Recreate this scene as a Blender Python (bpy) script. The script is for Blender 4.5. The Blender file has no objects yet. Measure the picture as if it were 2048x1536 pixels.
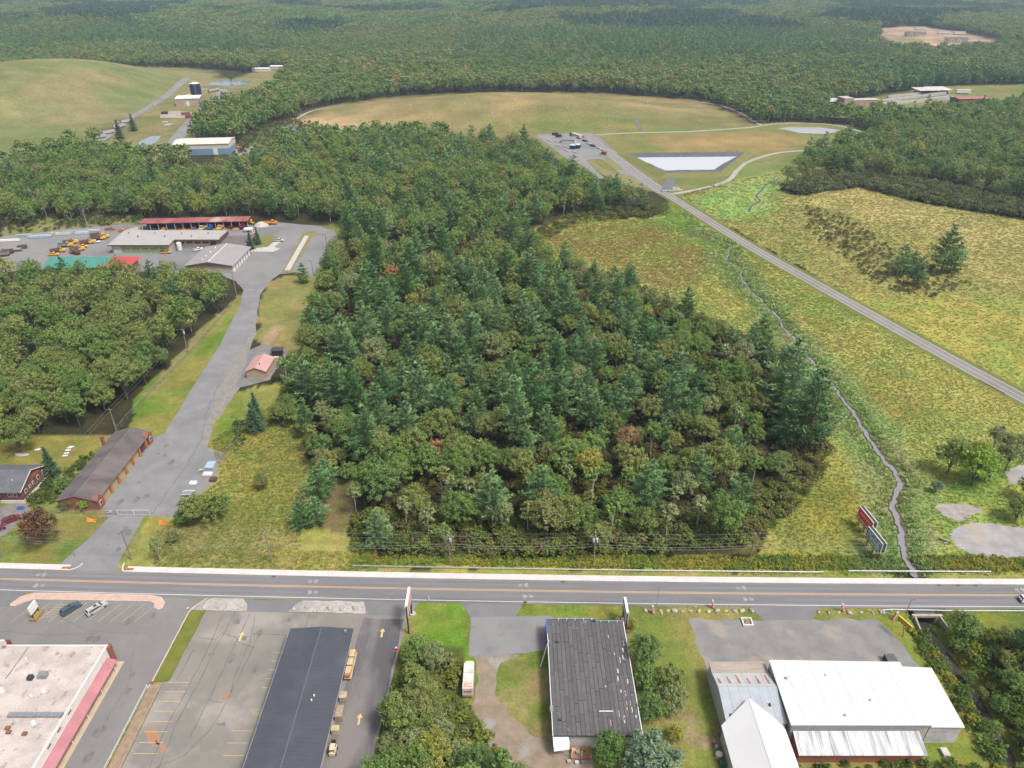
import bpy, math, random
import numpy as np
R = math.radians
rng = np.random.default_rng(11)
random.seed(11)
SC = bpy.context.scene
COL = SC.collection

# ---------------------------------------------------------------- camera, sky, sun, exposure
CAM_H = 132.0
PITCH = R(30)
FPX = 1422.0                       # focal length in photograph pixels (2048 wide)
cam_d = bpy.data.cameras.new('camera')
cam = bpy.data.objects.new('camera', cam_d)
COL.objects.link(cam)
cam.location = (0, 0, CAM_H)
cam.rotation_euler = (math.pi / 2 - PITCH, 0, 0)
cam_d.sensor_width = 36
cam_d.lens = 36 * FPX / 2048
cam_d.clip_start = 1
cam_d.clip_end = 20000
SC.camera = cam

SUN_EL, SUN_AZ = 60, 125           # degrees; azimuth clockwise from +Y
world = bpy.data.worlds.new('World')
SC.world = world
world.use_nodes = True
wn = world.node_tree
wn.nodes.clear()
w_out = wn.nodes.new('ShaderNodeOutputWorld')
w_bg = wn.nodes.new('ShaderNodeBackground')
w_sky = wn.nodes.new('ShaderNodeTexSky')
w_hsv = wn.nodes.new('ShaderNodeHueSaturation')
w_sky.sky_type = 'NISHITA'
w_sky.sun_disc = False
w_sky.sun_elevation = R(SUN_EL)
w_sky.sun_rotation = R(SUN_AZ)
w_sky.air_density = 1.0
w_sky.dust_density = 5.0
w_hsv.inputs['Saturation'].default_value = 0.38     # thin even cloud over the whole sky
w_bg.inputs['Strength'].default_value = 0.115
wn.links.new(w_sky.outputs[0], w_hsv.inputs['Color'])
wn.links.new(w_hsv.outputs[0], w_bg.inputs['Color'])
wn.links.new(w_bg.outputs[0], w_out.inputs['Surface'])

sun_d = bpy.data.lights.new('sun', 'SUN')
sun = bpy.data.objects.new('sun', sun_d)
COL.objects.link(sun)
sun_d.energy = 2.2
sun_d.angle = R(12)
sun_d.color = (1.0, 0.95, 0.88)
sun.rotation_euler = (R(90 - SUN_EL), 0, R(180 - SUN_AZ))
sun.location = (0, 0, 400)

SC.view_settings.view_transform = 'Standard'
SC.view_settings.look = 'None'
SC.view_settings.exposure = 0.95
SC.view_settings.gamma = 1.0
SC.view_settings.use_curve_mapping = False
SC.render.engine = 'CYCLES'
SC.cycles.max_bounces = 5
SC.cycles.diffuse_bounces = 3
SC.cycles.glossy_bounces = 2
SC.cycles.transmission_bounces = 3
SC.cycles.transparent_max_bounces = 6
SC.cycles.volume_bounces = 0
SC.cycles.use_adaptive_sampling = True
SC.cycles.use_denoising = True

# ---------------------------------------------------------------- numeric helpers
def vhash(ix, iy, s):
    n = (ix.astype(np.int64) * 374761393 + iy.astype(np.int64) * 668265263 + s * 1442695041) & 0x7fffffff
    n = ((n ^ (n >> 13)) * 1274126177) & 0x7fffffff
    return ((n ^ (n >> 16)) & 0xffff) / 65535.0

def vnoise(x, y, s=0):
    ix, iy = np.floor(x), np.floor(y)
    fx, fy = x - ix, y - iy
    fx = fx * fx * (3 - 2 * fx); fy = fy * fy * (3 - 2 * fy)
    a = vhash(ix, iy, s); b = vhash(ix + 1, iy, s); c = vhash(ix, iy + 1, s); d = vhash(ix + 1, iy + 1, s)
    return (a * (1 - fx) + b * fx) * (1 - fy) + (c * (1 - fx) + d * fx) * fy

def fbm(x, y, s=0, o=4):
    t, a, n = 0, 0.5, 0
    for k in range(o):
        t = t + a * vnoise(x * 2 ** k + 17.3 * k, y * 2 ** k - 9.1 * k, s + k); n += a; a *= 0.5
    return t / n

def sstep(a, b, x):
    t = np.clip((x - a) / (b - a), 0, 1)
    return t * t * (3 - 2 * t)

def inpoly(x, y, poly):
    x = np.asarray(x, float); y = np.asarray(y, float)
    P = np.asarray(poly, float)
    res = np.zeros(x.shape, bool)
    m = (x >= P[:, 0].min()) & (x <= P[:, 0].max()) & (y >= P[:, 1].min()) & (y <= P[:, 1].max())
    if not m.any(): return res
    xs, ys = x[m], y[m]; c = np.zeros(xs.shape, bool)
    j = len(P) - 1
    for i in range(len(P)):
        xi, yi = P[i]; xj, yj = P[j]
        if yi != yj:
            c ^= ((yi > ys) != (yj > ys)) & (xs < (xj - xi) * (ys - yi) / (yj - yi) + xi)
        j = i
    res[m] = c
    return res

def dline(x, y, line):
    x = np.asarray(x, float); y = np.asarray(y, float)
    d = np.full(x.shape, 1e9)
    for (ax, ay), (bx, by) in zip(line[:-1], line[1:]):
        vx, vy = bx - ax, by - ay
        t = np.clip(((x - ax) * vx + (y - ay) * vy) / (vx * vx + vy * vy), 0, 1)
        d = np.minimum(d, np.hypot(x - ax - t * vx, y - ay - t * vy))
    return d

def atz(px, py, z=0.0):
    """ground point (metres) surveyed from a photograph pixel, on the level z"""
    dx, dy = (px - 1024) / FPX, (768 - py) / FPX
    d = (dx, math.cos(PITCH) + dy * math.sin(PITCH), -math.sin(PITCH) + dy * math.cos(PITCH))
    t = (z - CAM_H) / d[2]
    return (t * d[0], t * d[1])

# ---------------------------------------------------------------- terrain
def smooth_line(pts, n=4):
    out = []
    for i in range(len(pts) - 1):
        p0 = pts[max(i - 1, 0)]; p1 = pts[i]; p2 = pts[i + 1]; p3 = pts[min(i + 2, len(pts) - 1)]
        for k in range(n):
            t = k / n
            out.append(tuple(0.5 * (2 * p1[j] + (p2[j] - p0[j]) * t + (2 * p0[j] - 5 * p1[j] + 4 * p2[j] - p3[j]) * t * t
                                    + (3 * p1[j] - p0[j] - 3 * p2[j] + p3[j]) * t ** 3) for j in range(2)))
    out.append(tuple(pts[-1]))
    return out

STREAM_N = smooth_line([atz(*p) for p in [(1832, 1152), (1826, 1136), (1803, 1085), (1797, 1040), (1788, 1000), (1797, 965), (1790, 938), (1765, 915), (1746, 890),
     (1733, 862), (1712, 835), (1690, 800), (1660, 765), (1630, 730), (1605, 700), (1570, 655), (1548, 625), (1522, 600), (1500, 578), (1485, 560),
     (1484, 548), (1478, 535), (1455, 520), (1456, 505), (1462, 492), (1440, 482), (1410, 470), (1402, 462)]], 7)
STREAM_N = [(x + .22 * math.sin(y * .9) + .2 * math.sin(y * 2.3 + 1) + .5 * math.sin(y * .31), y + .2 * math.sin(x * 3)) for x, y in STREAM_N]
STREAM_S = smooth_line([(98.8, 130), (98.6, 119.5), (98.3, 114.5)] + [atz(*p, -2.7) for p in [(1888, 1310), (1930, 1365), (1968, 1430), (2008, 1500), (2032, 1545)]] + [(98, 60), (97, 30)], 3)
STREAM_E = smooth_line([atz(*p) for p in [(1497, 424), (1503, 412), (1520, 402), (1512, 392), (1522, 382), (1535, 368), (1560, 356)]], 3)

def hgt(x, y):
    x = np.asarray(x, float); y = np.asarray(y, float)
    h = np.zeros(np.broadcast(x, y).shape)
    # capped landfill on the west side and the long low one in the middle
    r = np.sqrt(((x + 585) / np.where(x < -585, 290, 182)) ** 2 + ((y - 935) / 335) ** 2)
    h = h + 38 * (1 - sstep(0.12, 1.0, r)) ** 1.05
    r = np.sqrt(((x - 3) / 238) ** 2 + ((y - 822) / 122) ** 2)
    h = h + 17.5 * (1 - sstep(0.15, 1.0, r))
    # far country
    f = sstep(1200, 4600, y)
    h = h + f * (52 + 50 * (fbm(x / 1100 + 3, y / 1100, 5, 3) - 0.5)) + sstep(1050, 2000, y) * 52 * (fbm(x / 520, y / 430, 9, 3) - 0.42)
    # brook beds
    near = (y < 500)
    if near.any():
        dd = np.full(h.shape, 1e9)
        m = near & (x > 60) & (x < 160)
        if m.any():
            xm, ym = np.broadcast_to(x, h.shape)[m], np.broadcast_to(y, h.shape)[m]
            dd[m] = dline(xm, ym, STREAM_N)
            h = h - 0.8 * np.exp(-(dd / 3.6) ** 2)
            dd[m] = dline(xm, ym, STREAM_S)
            h = h - 3.3 * np.exp(-(dd / 3.4) ** 2)
    return h

def at(px, py):
    z = 0.0
    for _ in range(14):
        p = atz(px, py, z)
        z = 0.5 * z + 0.5 * float(hgt(np.array([p[0]]), np.array([p[1]]))[0])
    p = atz(px, py, z)
    return p

def gz(x, y):
    return float(hgt(np.array([float(x)]), np.array([float(y)]))[0])

def PX(pts): return [at(*p) for p in pts]

def yc(x):                         # centre line of the main road
    if x < -140: return yc(-140) + (x + 140) * (-0.0214 - 2 * 6.88e-5 * 140)
    if x > 140: return yc(140) + (x - 140) * (-0.0214 + 2 * 6.88e-5 * 140)
    return 126.6 - 0.0214 * x + 6.88e-5 * x * x

# ---------------------------------------------------------------- materials
MATS = {}
LEAFK = 1.42
ALB = 0.75                         # overall reflectance of the built surfaces
def newmat(name):
    m = bpy.data.materials.new(name); m.use_nodes = True
    MATS[name] = m
    nt = m.node_tree
    return m, nt, nt.nodes['Principled BSDF']

def M(name, c, c2=None, s=1.0, r=0.8, bump=0.0, bs=8.0, metal=0.0, spec=0.3, pos=(0.4, 0.62), stretch=None, c3=None, s3=0.15, p3=(0.5, 0.7), fine=0.12):
    """plain surface: colour c broken up by c2 (noise of s per metre), optional big stains c3, fine grain and bump"""
    if name in MATS: return MATS[name]
    c, c2, c3 = [tuple(v * ALB for v in q) if q else q for q in (c, c2, c3)]
    m, nt, b = newmat(name)
    N, L = nt.nodes, nt.links
    b.inputs['Roughness'].default_value = r
    b.inputs['Metallic'].default_value = metal
    b.inputs['Specular IOR Level'].default_value = spec
    geo = N.new('ShaderNodeNewGeometry')
    vec = geo.outputs['Position']
    if stretch:
        mp = N.new('ShaderNodeMapping'); mp.inputs['Scale'].default_value = stretch
        L.new(vec, mp.inputs['Vector']); vec = mp.outputs[0]
    def noise(scale, det=4):
        n = N.new('ShaderNodeTexNoise'); n.inputs['Scale'].default_value = scale
        n.inputs['Detail'].default_value = det; n.inputs['Roughness'].default_value = 0.6
        L.new(vec, n.inputs['Vector']); return n
    def mix(fac, a, b_):
        x = N.new('ShaderNodeMix'); x.data_type = 'RGBA'
        L.new(fac, x.inputs[0])
        for inp, v in ((x.inputs[6], a), (x.inputs[7], b_)):
            if isinstance(v, tuple): inp.default_value = (*v, 1)
            else: L.new(v, inp)
        return x.outputs[2]
    def ramp(fac, lo, hi):
        q = N.new('ShaderNodeMapRange'); q.inputs[1].default_value = lo; q.inputs[2].default_value = hi
        L.new(fac, q.inputs[0]); return q.outputs[0]
    cur = c
    if c2: cur = mix(ramp(noise(s).outputs[0], *pos), c, c2)
    if c3: cur = mix(ramp(noise(s3, 6).outputs[0], *p3), cur, c3)
    if fine:
        fn = noise(bs, 3)
        d = N.new('ShaderNodeMix'); d.data_type = 'RGBA'; d.blend_type = 'MULTIPLY'; d.inputs[0].default_value = 1
        q = N.new('ShaderNodeMapRange'); q.inputs[1].default_value = 0.25; q.inputs[2].default_value = 0.75
        q.inputs[3].default_value = 1 - fine; q.inputs[4].default_value = 1 + fine
        L.new(fn.outputs[0], q.inputs[0])
        if isinstance(cur, tuple): d.inputs[6].default_value = (*cur, 1)
        else: L.new(cur, d.inputs[6])
        L.new(q.outputs[0], d.inputs[7]); cur = d.outputs[2]
    if isinstance(cur, tuple): b.inputs['Base Color'].default_value = (*cur, 1)
    else: L.new(cur, b.inputs['Base Color'])
    if bump:
        bn = N.new('ShaderNodeBump'); bn.inputs['Strength'].default_value = bump; bn.inputs['Distance'].default_value = 0.1
        L.new(noise(bs, 4).outputs[0], bn.inputs['Height']); L.new(bn.outputs[0], b.inputs['Normal'])
    return m

def seam_mat(name, c, pitch, axis, dark=0.75, c3=None, s3=0.2, p3=(0.5, 0.75), r=0.5, stretch=None):
    """ribbed sheet metal: narrow ribs every pitch metres along an axis"""
    m = M(name, c, tuple(v * 0.9 for v in c), s=0.4, r=r, c3=c3, s3=s3, p3=p3, bs=3, fine=0.06, stretch=stretch)
    nt = m.node_tree; N, L = nt.nodes, nt.links; b = N['Principled BSDF']
    geo = N.new('ShaderNodeNewGeometry'); sx = N.new('ShaderNodeSeparateXYZ'); L.new(geo.outputs['Position'], sx.inputs[0])
    a = N.new('ShaderNodeMath'); a.operation = 'DIVIDE'; a.inputs[1].default_value = pitch; L.new(sx.outputs[axis], a.inputs[0])
    f = N.new('ShaderNodeMath'); f.operation = 'PINGPONG'; f.inputs[1].default_value = 0.5; L.new(a.outputs[0], f.inputs[0])
    q = N.new('ShaderNodeMapRange'); q.inputs[1].default_value = 0.36; q.inputs[2].default_value = 0.5; L.new(f.outputs[0], q.inputs[0])
    bn = N.new('ShaderNodeBump'); bn.inputs['Strength'].default_value = 0.4; bn.inputs['Distance'].default_value = 0.05
    L.new(q.outputs[0], bn.inputs['Height']); L.new(bn.outputs[0], b.inputs['Normal'])
    return m

def leaf_mat(name, cols, transl=0.27, src='RANDOM', rough=0.7):
    """foliage: each plant takes its own hue from cols, each spray varies a little"""
    m, nt, b = newmat(name)
    N, L = nt.nodes, nt.links
    if src == 'RANDOM':
        oi = N.new('ShaderNodeObjectInfo')
        cr = N.new('ShaderNodeValToRGB'); cr.color_ramp.interpolation = 'LINEAR'
        e = cr.color_ramp.elements
        while len(e) < len(cols): e.new(0.5)
        for i, c in enumerate(cols):
            e[i].position = i / max(1, len(cols) - 1); e[i].color = (c[0] * LEAFK * .93, c[1] * LEAFK * .94, c[2] * LEAFK * 1.15, 1)
        L.new(oi.outputs['Random'], cr.inputs[0]); col = cr.outputs[0]
    else:
        ta = N.new('ShaderNodeAttribute'); ta.attribute_type = 'INSTANCER'; ta.attribute_name = 'tint'; col = ta.outputs['Color']
    va = N.new('ShaderNodeAttribute'); va.attribute_name = 'spray'
    mx = N.new('ShaderNodeMix'); mx.data_type = 'RGBA'; mx.blend_type = 'MULTIPLY'; mx.inputs[0].default_value = 1
    L.new(col, mx.inputs[6]); L.new(va.outputs['Color'], mx.inputs[7])
    L.new(mx.outputs[2], b.inputs['Base Color'])
    b.inputs['Roughness'].default_value = rough; b.inputs['Specular IOR Level'].default_value = 0.15
    tr = N.new('ShaderNodeBsdfTranslucent'); L.new(mx.outputs[2], tr.inputs['Color'])
    ms = N.new('ShaderNodeMixShader'); ms.inputs[0].default_value = transl
    L.new(b.outputs[0], ms.inputs[1]); L.new(tr.outputs[0], ms.inputs[2])
    L.new(ms.outputs[0], N['Material Output'].inputs['Surface'])
    return m

# ---------------------------------------------------------------- mesh and object helpers
class MB:
    def __init__(s): s.v = []; s.f = []
    def add(s, v, f):
        o = len(s.v); s.v += [tuple(p) for p in v]; s.f += [tuple(i + o for i in q) for q in f]; return s
    def box(s, x0, x1, y0, y1, z0, z1):
        return s.add([(x0, y0, z0), (x1, y0, z0), (x1, y1, z0), (x0, y1, z0), (x0, y0, z1), (x1, y0, z1), (x1, y1, z1), (x0, y1, z1)],
                     [(3, 2, 1, 0), (4, 5, 6, 7), (0, 1, 5, 4), (1, 2, 6, 5), (2, 3, 7, 6), (3, 0, 4, 7)])
    def bar(s, a, b, w, h):
        """box beam from a to b, w wide across, h high"""
        ax, ay, az = a; bx, by, bz = b
        l = math.hypot(bx - ax, by - ay) or 1e-6
        nx, ny = -(by - ay) / l * w / 2, (bx - ax) / l * w / 2
        v = []
        for (x, y, z) in (a, b):
            v += [(x - nx, y - ny, z - h / 2), (x + nx, y + ny, z - h / 2), (x + nx, y + ny, z + h / 2), (x - nx, y - ny, z + h / 2)]
        return s.add(v, [(3, 2, 1, 0), (4, 5, 6, 7), (0, 1, 5, 4), (1, 2, 6, 5), (2, 3, 7, 6), (3, 0, 4, 7)])
    def prism(s, poly, z0, z1):
        n = len(poly); g0 = z0 if callable(z0) else (lambda x, y: z0); g1 = z1 if callable(z1) else (lambda x, y: z1)
        a = sum(poly[i][0] * poly[(i + 1) % n][1] - poly[(i + 1) % n][0] * poly[i][1] for i in range(n))
        if a < 0: poly = poly[::-1]
        v = [(x, y, g0(x, y)) for x, y in poly] + [(x, y, g1(x, y)) for x, y in poly]
        return s.add(v, [tuple(range(n))[::-1], tuple(range(n, 2 * n))] + [(i, (i + 1) % n, n + (i + 1) % n, n + i) for i in range(n)])
    def cyl(s, x, y, z0, z1, r, n=10, r2=None):
        r2 = r if r2 is None else r2
        v = [(x + r * math.cos(2 * math.pi * i / n), y + r * math.sin(2 * math.pi * i / n), z0) for i in range(n)] + \
            [(x + r2 * math.cos(2 * math.pi * i / n), y + r2 * math.sin(2 * math.pi * i / n), z1) for i in range(n)]
        return s.add(v, [tuple(range(n))[::-1], tuple(range(n, 2 * n))] + [(i, (i + 1) % n, n + (i + 1) % n, n + i) for i in range(n)])
    def cyly(s, x, y0, y1, z, r, n=12):
        v = [(x + r * math.cos(2 * math.pi * i / n), y, z + r * math.sin(2 * math.pi * i / n)) for y in (y0, y1) for i in range(n)]
        return s.add(v, [tuple(range(n)), tuple(range(n, 2 * n))[::-1]] + [(i, n + i, n + (i + 1) % n, (i + 1) % n) for i in range(n)])
    def cylx(s, x0, x1, y, z, r, n=12):
        v = [(x, y + r * math.cos(2 * math.pi * i / n), z + r * math.sin(2 * math.pi * i / n)) for x in (x0, x1) for i in range(n)]
        return s.add(v, [tuple(range(n))[::-1], tuple(range(n, 2 * n))] + [(i, (i + 1) % n, n + (i + 1) % n, n + i) for i in range(n)])
    def tube(s, path, r, n=5, r2=None):
        path = [np.array(p, float) for p in path]; m = len(path); v = []
        for k, p in enumerate(path):
            d = path[min(k + 1, m - 1)] - path[max(k - 1, 0)]; d = d / (np.linalg.norm(d) + 1e-9)
            u = np.cross(d, (0, 0, 1)) if abs(d[2]) < 0.95 else np.cross(d, (1, 0, 0)); u /= np.linalg.norm(u); w = np.cross(d, u)
            rr = r + ((r2 if r2 is not None else r) - r) * k / max(1, m - 1)
            v += [p + rr * (u * math.cos(2 * math.pi * i / n) + w * math.sin(2 * math.pi * i / n)) for i in range(n)]
        f = [(k * n + i, k * n + (i + 1) % n, (k + 1) * n + (i + 1) % n, (k + 1) * n + i) for k in range(m - 1) for i in range(n)]
        return s.add(v, f + [tuple(range(n))[::-1], tuple(range((m - 1) * n, m * n))])
    def quad(s, *p): return s.add(p, [tuple(range(len(p)))])
    def gable(s, x0, x1, y0, y1, ze, zr, axis='y', t=0.15, over=0.0):
        """two roof slopes with thickness; ridge along axis"""
        if axis == 'y':
            xm = (x0 + x1) / 2
            for a, b in ((x0 - over, xm), (x1 + over, xm)):
                zz = ze - (zr - ze) * over / (xm - x0) if over else ze
                s.add([(a, y0, zz), (b, y0, zr), (b, y1, zr), (a, y1, zz), (a, y0, zz - t), (b, y0, zr - t), (b, y1, zr - t), (a, y1, zz - t)],
                      [(0, 1, 2, 3), (7, 6, 5, 4), (0, 4, 5, 1), (3, 2, 6, 7), (0, 3, 7, 4)] if a < b else [(3, 2, 1, 0), (4, 5, 6, 7), (1, 5, 4, 0), (7, 6, 2, 3), (4, 7, 3, 0)])
        else:
            ym = (y0 + y1) / 2
            for a, b in ((y0 - over, ym), (y1 + over, ym)):
                zz = ze - (zr - ze) * over / (ym - y0) if over else ze
                s.add([(x0, a, zz), (x0, b, zr), (x1, b, zr), (x1, a, zz), (x0, a, zz - t), (x0, b, zr - t), (x1, b, zr - t), (x1, a, zz - t)],
                      [(3, 2, 1, 0), (4, 5, 6, 7), (1, 5, 4, 0), (7, 6, 2, 3), (4, 7, 3, 0)] if a < b else [(0, 1, 2, 3), (7, 6, 5, 4), (0, 4, 5, 1), (3, 2, 6, 7), (0, 3, 7, 4)])
        return s
    def gable_walls(s, x0, x1, y0, y1, z0, ze, zr, axis='y'):
        s.box(x0, x1, y0, y1, z0, ze)
        if axis == 'y':
            xm = (x0 + x1) / 2
            s.add([(x0, y0, ze), (x1, y0, ze), (xm, y0, zr), (x0, y1, ze), (x1, y1, ze), (xm, y1, zr)], [(0, 1, 2), (5, 4, 3), (1, 4, 5, 2), (3, 0, 2, 5)])
        else:
            ym = (y0 + y1) / 2
            s.add([(x0, y0, ze), (x0, y1, ze), (x0, ym, zr), (x1, y0, ze), (x1, y1, ze), (x1, ym, zr)], [(2, 1, 0), (3, 4, 5), (0, 3, 5, 2), (4, 1, 2, 5)])
        return s
    def build(s, name, mat, parent=None, smooth=False, label=None, **tags):
        o = (0, 0, 0)
        if parent:
            root = parent
            while root.parent: root = root.parent
            o = root.location
        me = bpy.data.meshes.new(name)
        me.from_pydata([(x - o[0], y - o[1], z - o[2]) for x, y, z in s.v], [], s.f)
        if smooth: me.shade_smooth()
        for mm in (mat if isinstance(mat, (list, tuple)) else [mat]): me.materials.append(mm)
        ob = bpy.data.objects.new(name, me); COL.objects.link(ob)
        if parent: ob.parent = parent
        if label: ob['label'] = label
        for k, v in tags.items(): ob[k] = v
        return ob

def thing(name, label, cat, loc=(0, 0, 0), rz=0.0, group=None):
    o = bpy.data.objects.new(name, None); COL.objects.link(o)
    o.empty_display_size = 0.5
    o.location = loc; o.rotation_euler = (0, 0, rz); o['label'] = label; o['category'] = cat
    if group: o['group'] = group
    return o

def tag(o, label, cat, group=None):
    o['label'] = label; o['category'] = cat
    if group: o['group'] = group
    return o

def dup(root, loc, rz, label=None, group=None, sc=None):
    r = root.copy(); COL.objects.link(r); r.location = loc; r.rotation_euler = (0, 0, rz)
    if sc: r.scale = (sc, sc, sc) if not isinstance(sc, tuple) else sc
    if label: r['label'] = label
    if group: r['group'] = group
    for ch in root.children:
        c = ch.copy(); COL.objects.link(c); c.parent = r
        for g in ch.children:
            d = g.copy(); COL.objects.link(d); d.parent = c
    return r

def ragged(poly, amp, step, seed=0):
    out = []; rr = random.Random(seed); n = len(poly)
    for i in range(n):
        (ax, ay), (bx, by) = poly[i], poly[(i + 1) % n]
        l = math.hypot(bx - ax, by - ay); k = max(1, int(l / step))
        for j in range(k):
            t = j / k; a = 0 if j == 0 else amp
            out.append((ax + (bx - ax) * t + rr.uniform(-a, a), ay + (by - ay) * t + rr.uniform(-a, a)))
    return out

def sheet(name, poly, z, mat, parent=None, thick=0.0, **tags):
    b = MB()
    n = len(poly)
    a = sum(poly[i][0] * poly[(i + 1) % n][1] - poly[(i + 1) % n][0] * poly[i][1] for i in range(n))
    if a < 0: poly = poly[::-1]
    if thick: b.prism(poly, z - thick, z)
    else: b.add([(x, y, z) for x, y in poly], [tuple(range(n))])
    o = b.build(name, mat, parent)
    if not parent: o['kind'] = 'structure'
    for k, v in tags.items(): o[k] = v
    return o

def ribbon(name, line, w, z, mat, parent=None, drape=False, kind='structure'):
    b = MB(); L_ = []
    for i, p in enumerate(line):
        q0 = line[max(i - 1, 0)]; q1 = line[min(i + 1, len(line) - 1)]
        dx, dy = q1[0] - q0[0], q1[1] - q0[1]; l = math.hypot(dx, dy) or 1
        ww = w(i / max(1, len(line) - 1)) if callable(w) else w
        for s_ in (-0.5, 0.5):
            x, y = p[0] - dy / l * ww * s_, p[1] + dx / l * ww * s_
            L_.append((x, y, z + (gz(x, y) if drape else 0)))
    b.add(L_, [(2 * i, 2 * i + 2, 2 * i + 3, 2 * i + 1)[::-1] for i in range(len(line) - 1)])
    o = b.build(name, mat, parent)
    if not parent: o['kind'] = kind
    return o

def dense(line, step):
    out = []
    for (ax, ay), (bx, by) in zip(line[:-1], line[1:]):
        k = max(1, int(math.hypot(bx - ax, by - ay) / step))
        out += [(ax + (bx - ax) * j / k, ay + (by - ay) * j / k) for j in range(k)]
    return out + [tuple(line[-1])]
# ---------------------------------------------------------------- ground colours: what grows or lies where
def Z(px, c1, c2, s=0.15, warp=2.0, world=False, k=1.0):
    return dict(k=k, poly=(px if world else PX(px)), c1=c1, c2=c2, s=s, warp=warp)
GREEN, OLIVE, GOLD, RUST, TAN = (.085, .135, .022), (.12, .125, .026), (.20, .17, .032), (.175, .115, .032), (.25, .19, .085)
LAWN, LAWN2 = (.085, .145, .016), (.17, .16, .035)
MARSH_W = [(1050, 470), (1140, 432), (1300, 440), (1345, 402), (2090, 826), (2600, 1110), (2600, 1150), (1480, 1150), (1520, 1080), (1640, 930), (1650, 780), (1560, 700), (1390, 620), (1290, 570), (1180, 530), (1060, 505)]
MEADOW_E = [(1352, 395), (1420, 372), (1560, 345), (1690, 342), (1720, 370), (1840, 405), (2090, 445), (2600, 530), (2600, 1100), (2090, 818)]
MOUND_C = [(586, 240), (650, 213), (800, 192), (1000, 184), (1200, 186), (1400, 201), (1500, 238), (1515, 256), (1200, 267), (1080, 275), (600, 278)]
MOUND_W = [(-250, 200), (0, 168), (100, 143), (190, 132), (350, 148), (378, 157), (300, 212), (200, 285), (0, 335), (-250, 440)]
FACIL = [(375, 152), (470, 156), (540, 136), (590, 140), (560, 160), (520, 182), (470, 200), (440, 212), (400, 250), (350, 325), (290, 330), (180, 300), (300, 212)]
WETM = [(470, 300), (500, 268), (560, 243), (640, 243), (610, 280), (540, 305), (480, 316)]
LANDF_S = [(1060, 270), (1190, 262), (1500, 250), (1560, 244), (1700, 250), (1760, 275), (1680, 292), (1640, 305), (1500, 330), (1480, 345), (1440, 372), (1350, 398), (1240, 365), (1190, 350), (1100, 310)]
PLANT = [(1645, 215), (1730, 196), (1890, 172), (2070, 168), (2070, 205), (1990, 228), (1870, 236), (1700, 238), (1650, 232)]
CONSTR = [(1755, 56), (1850, 52), (2000, 82), (1985, 100), (1880, 108), (1760, 100)]
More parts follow.
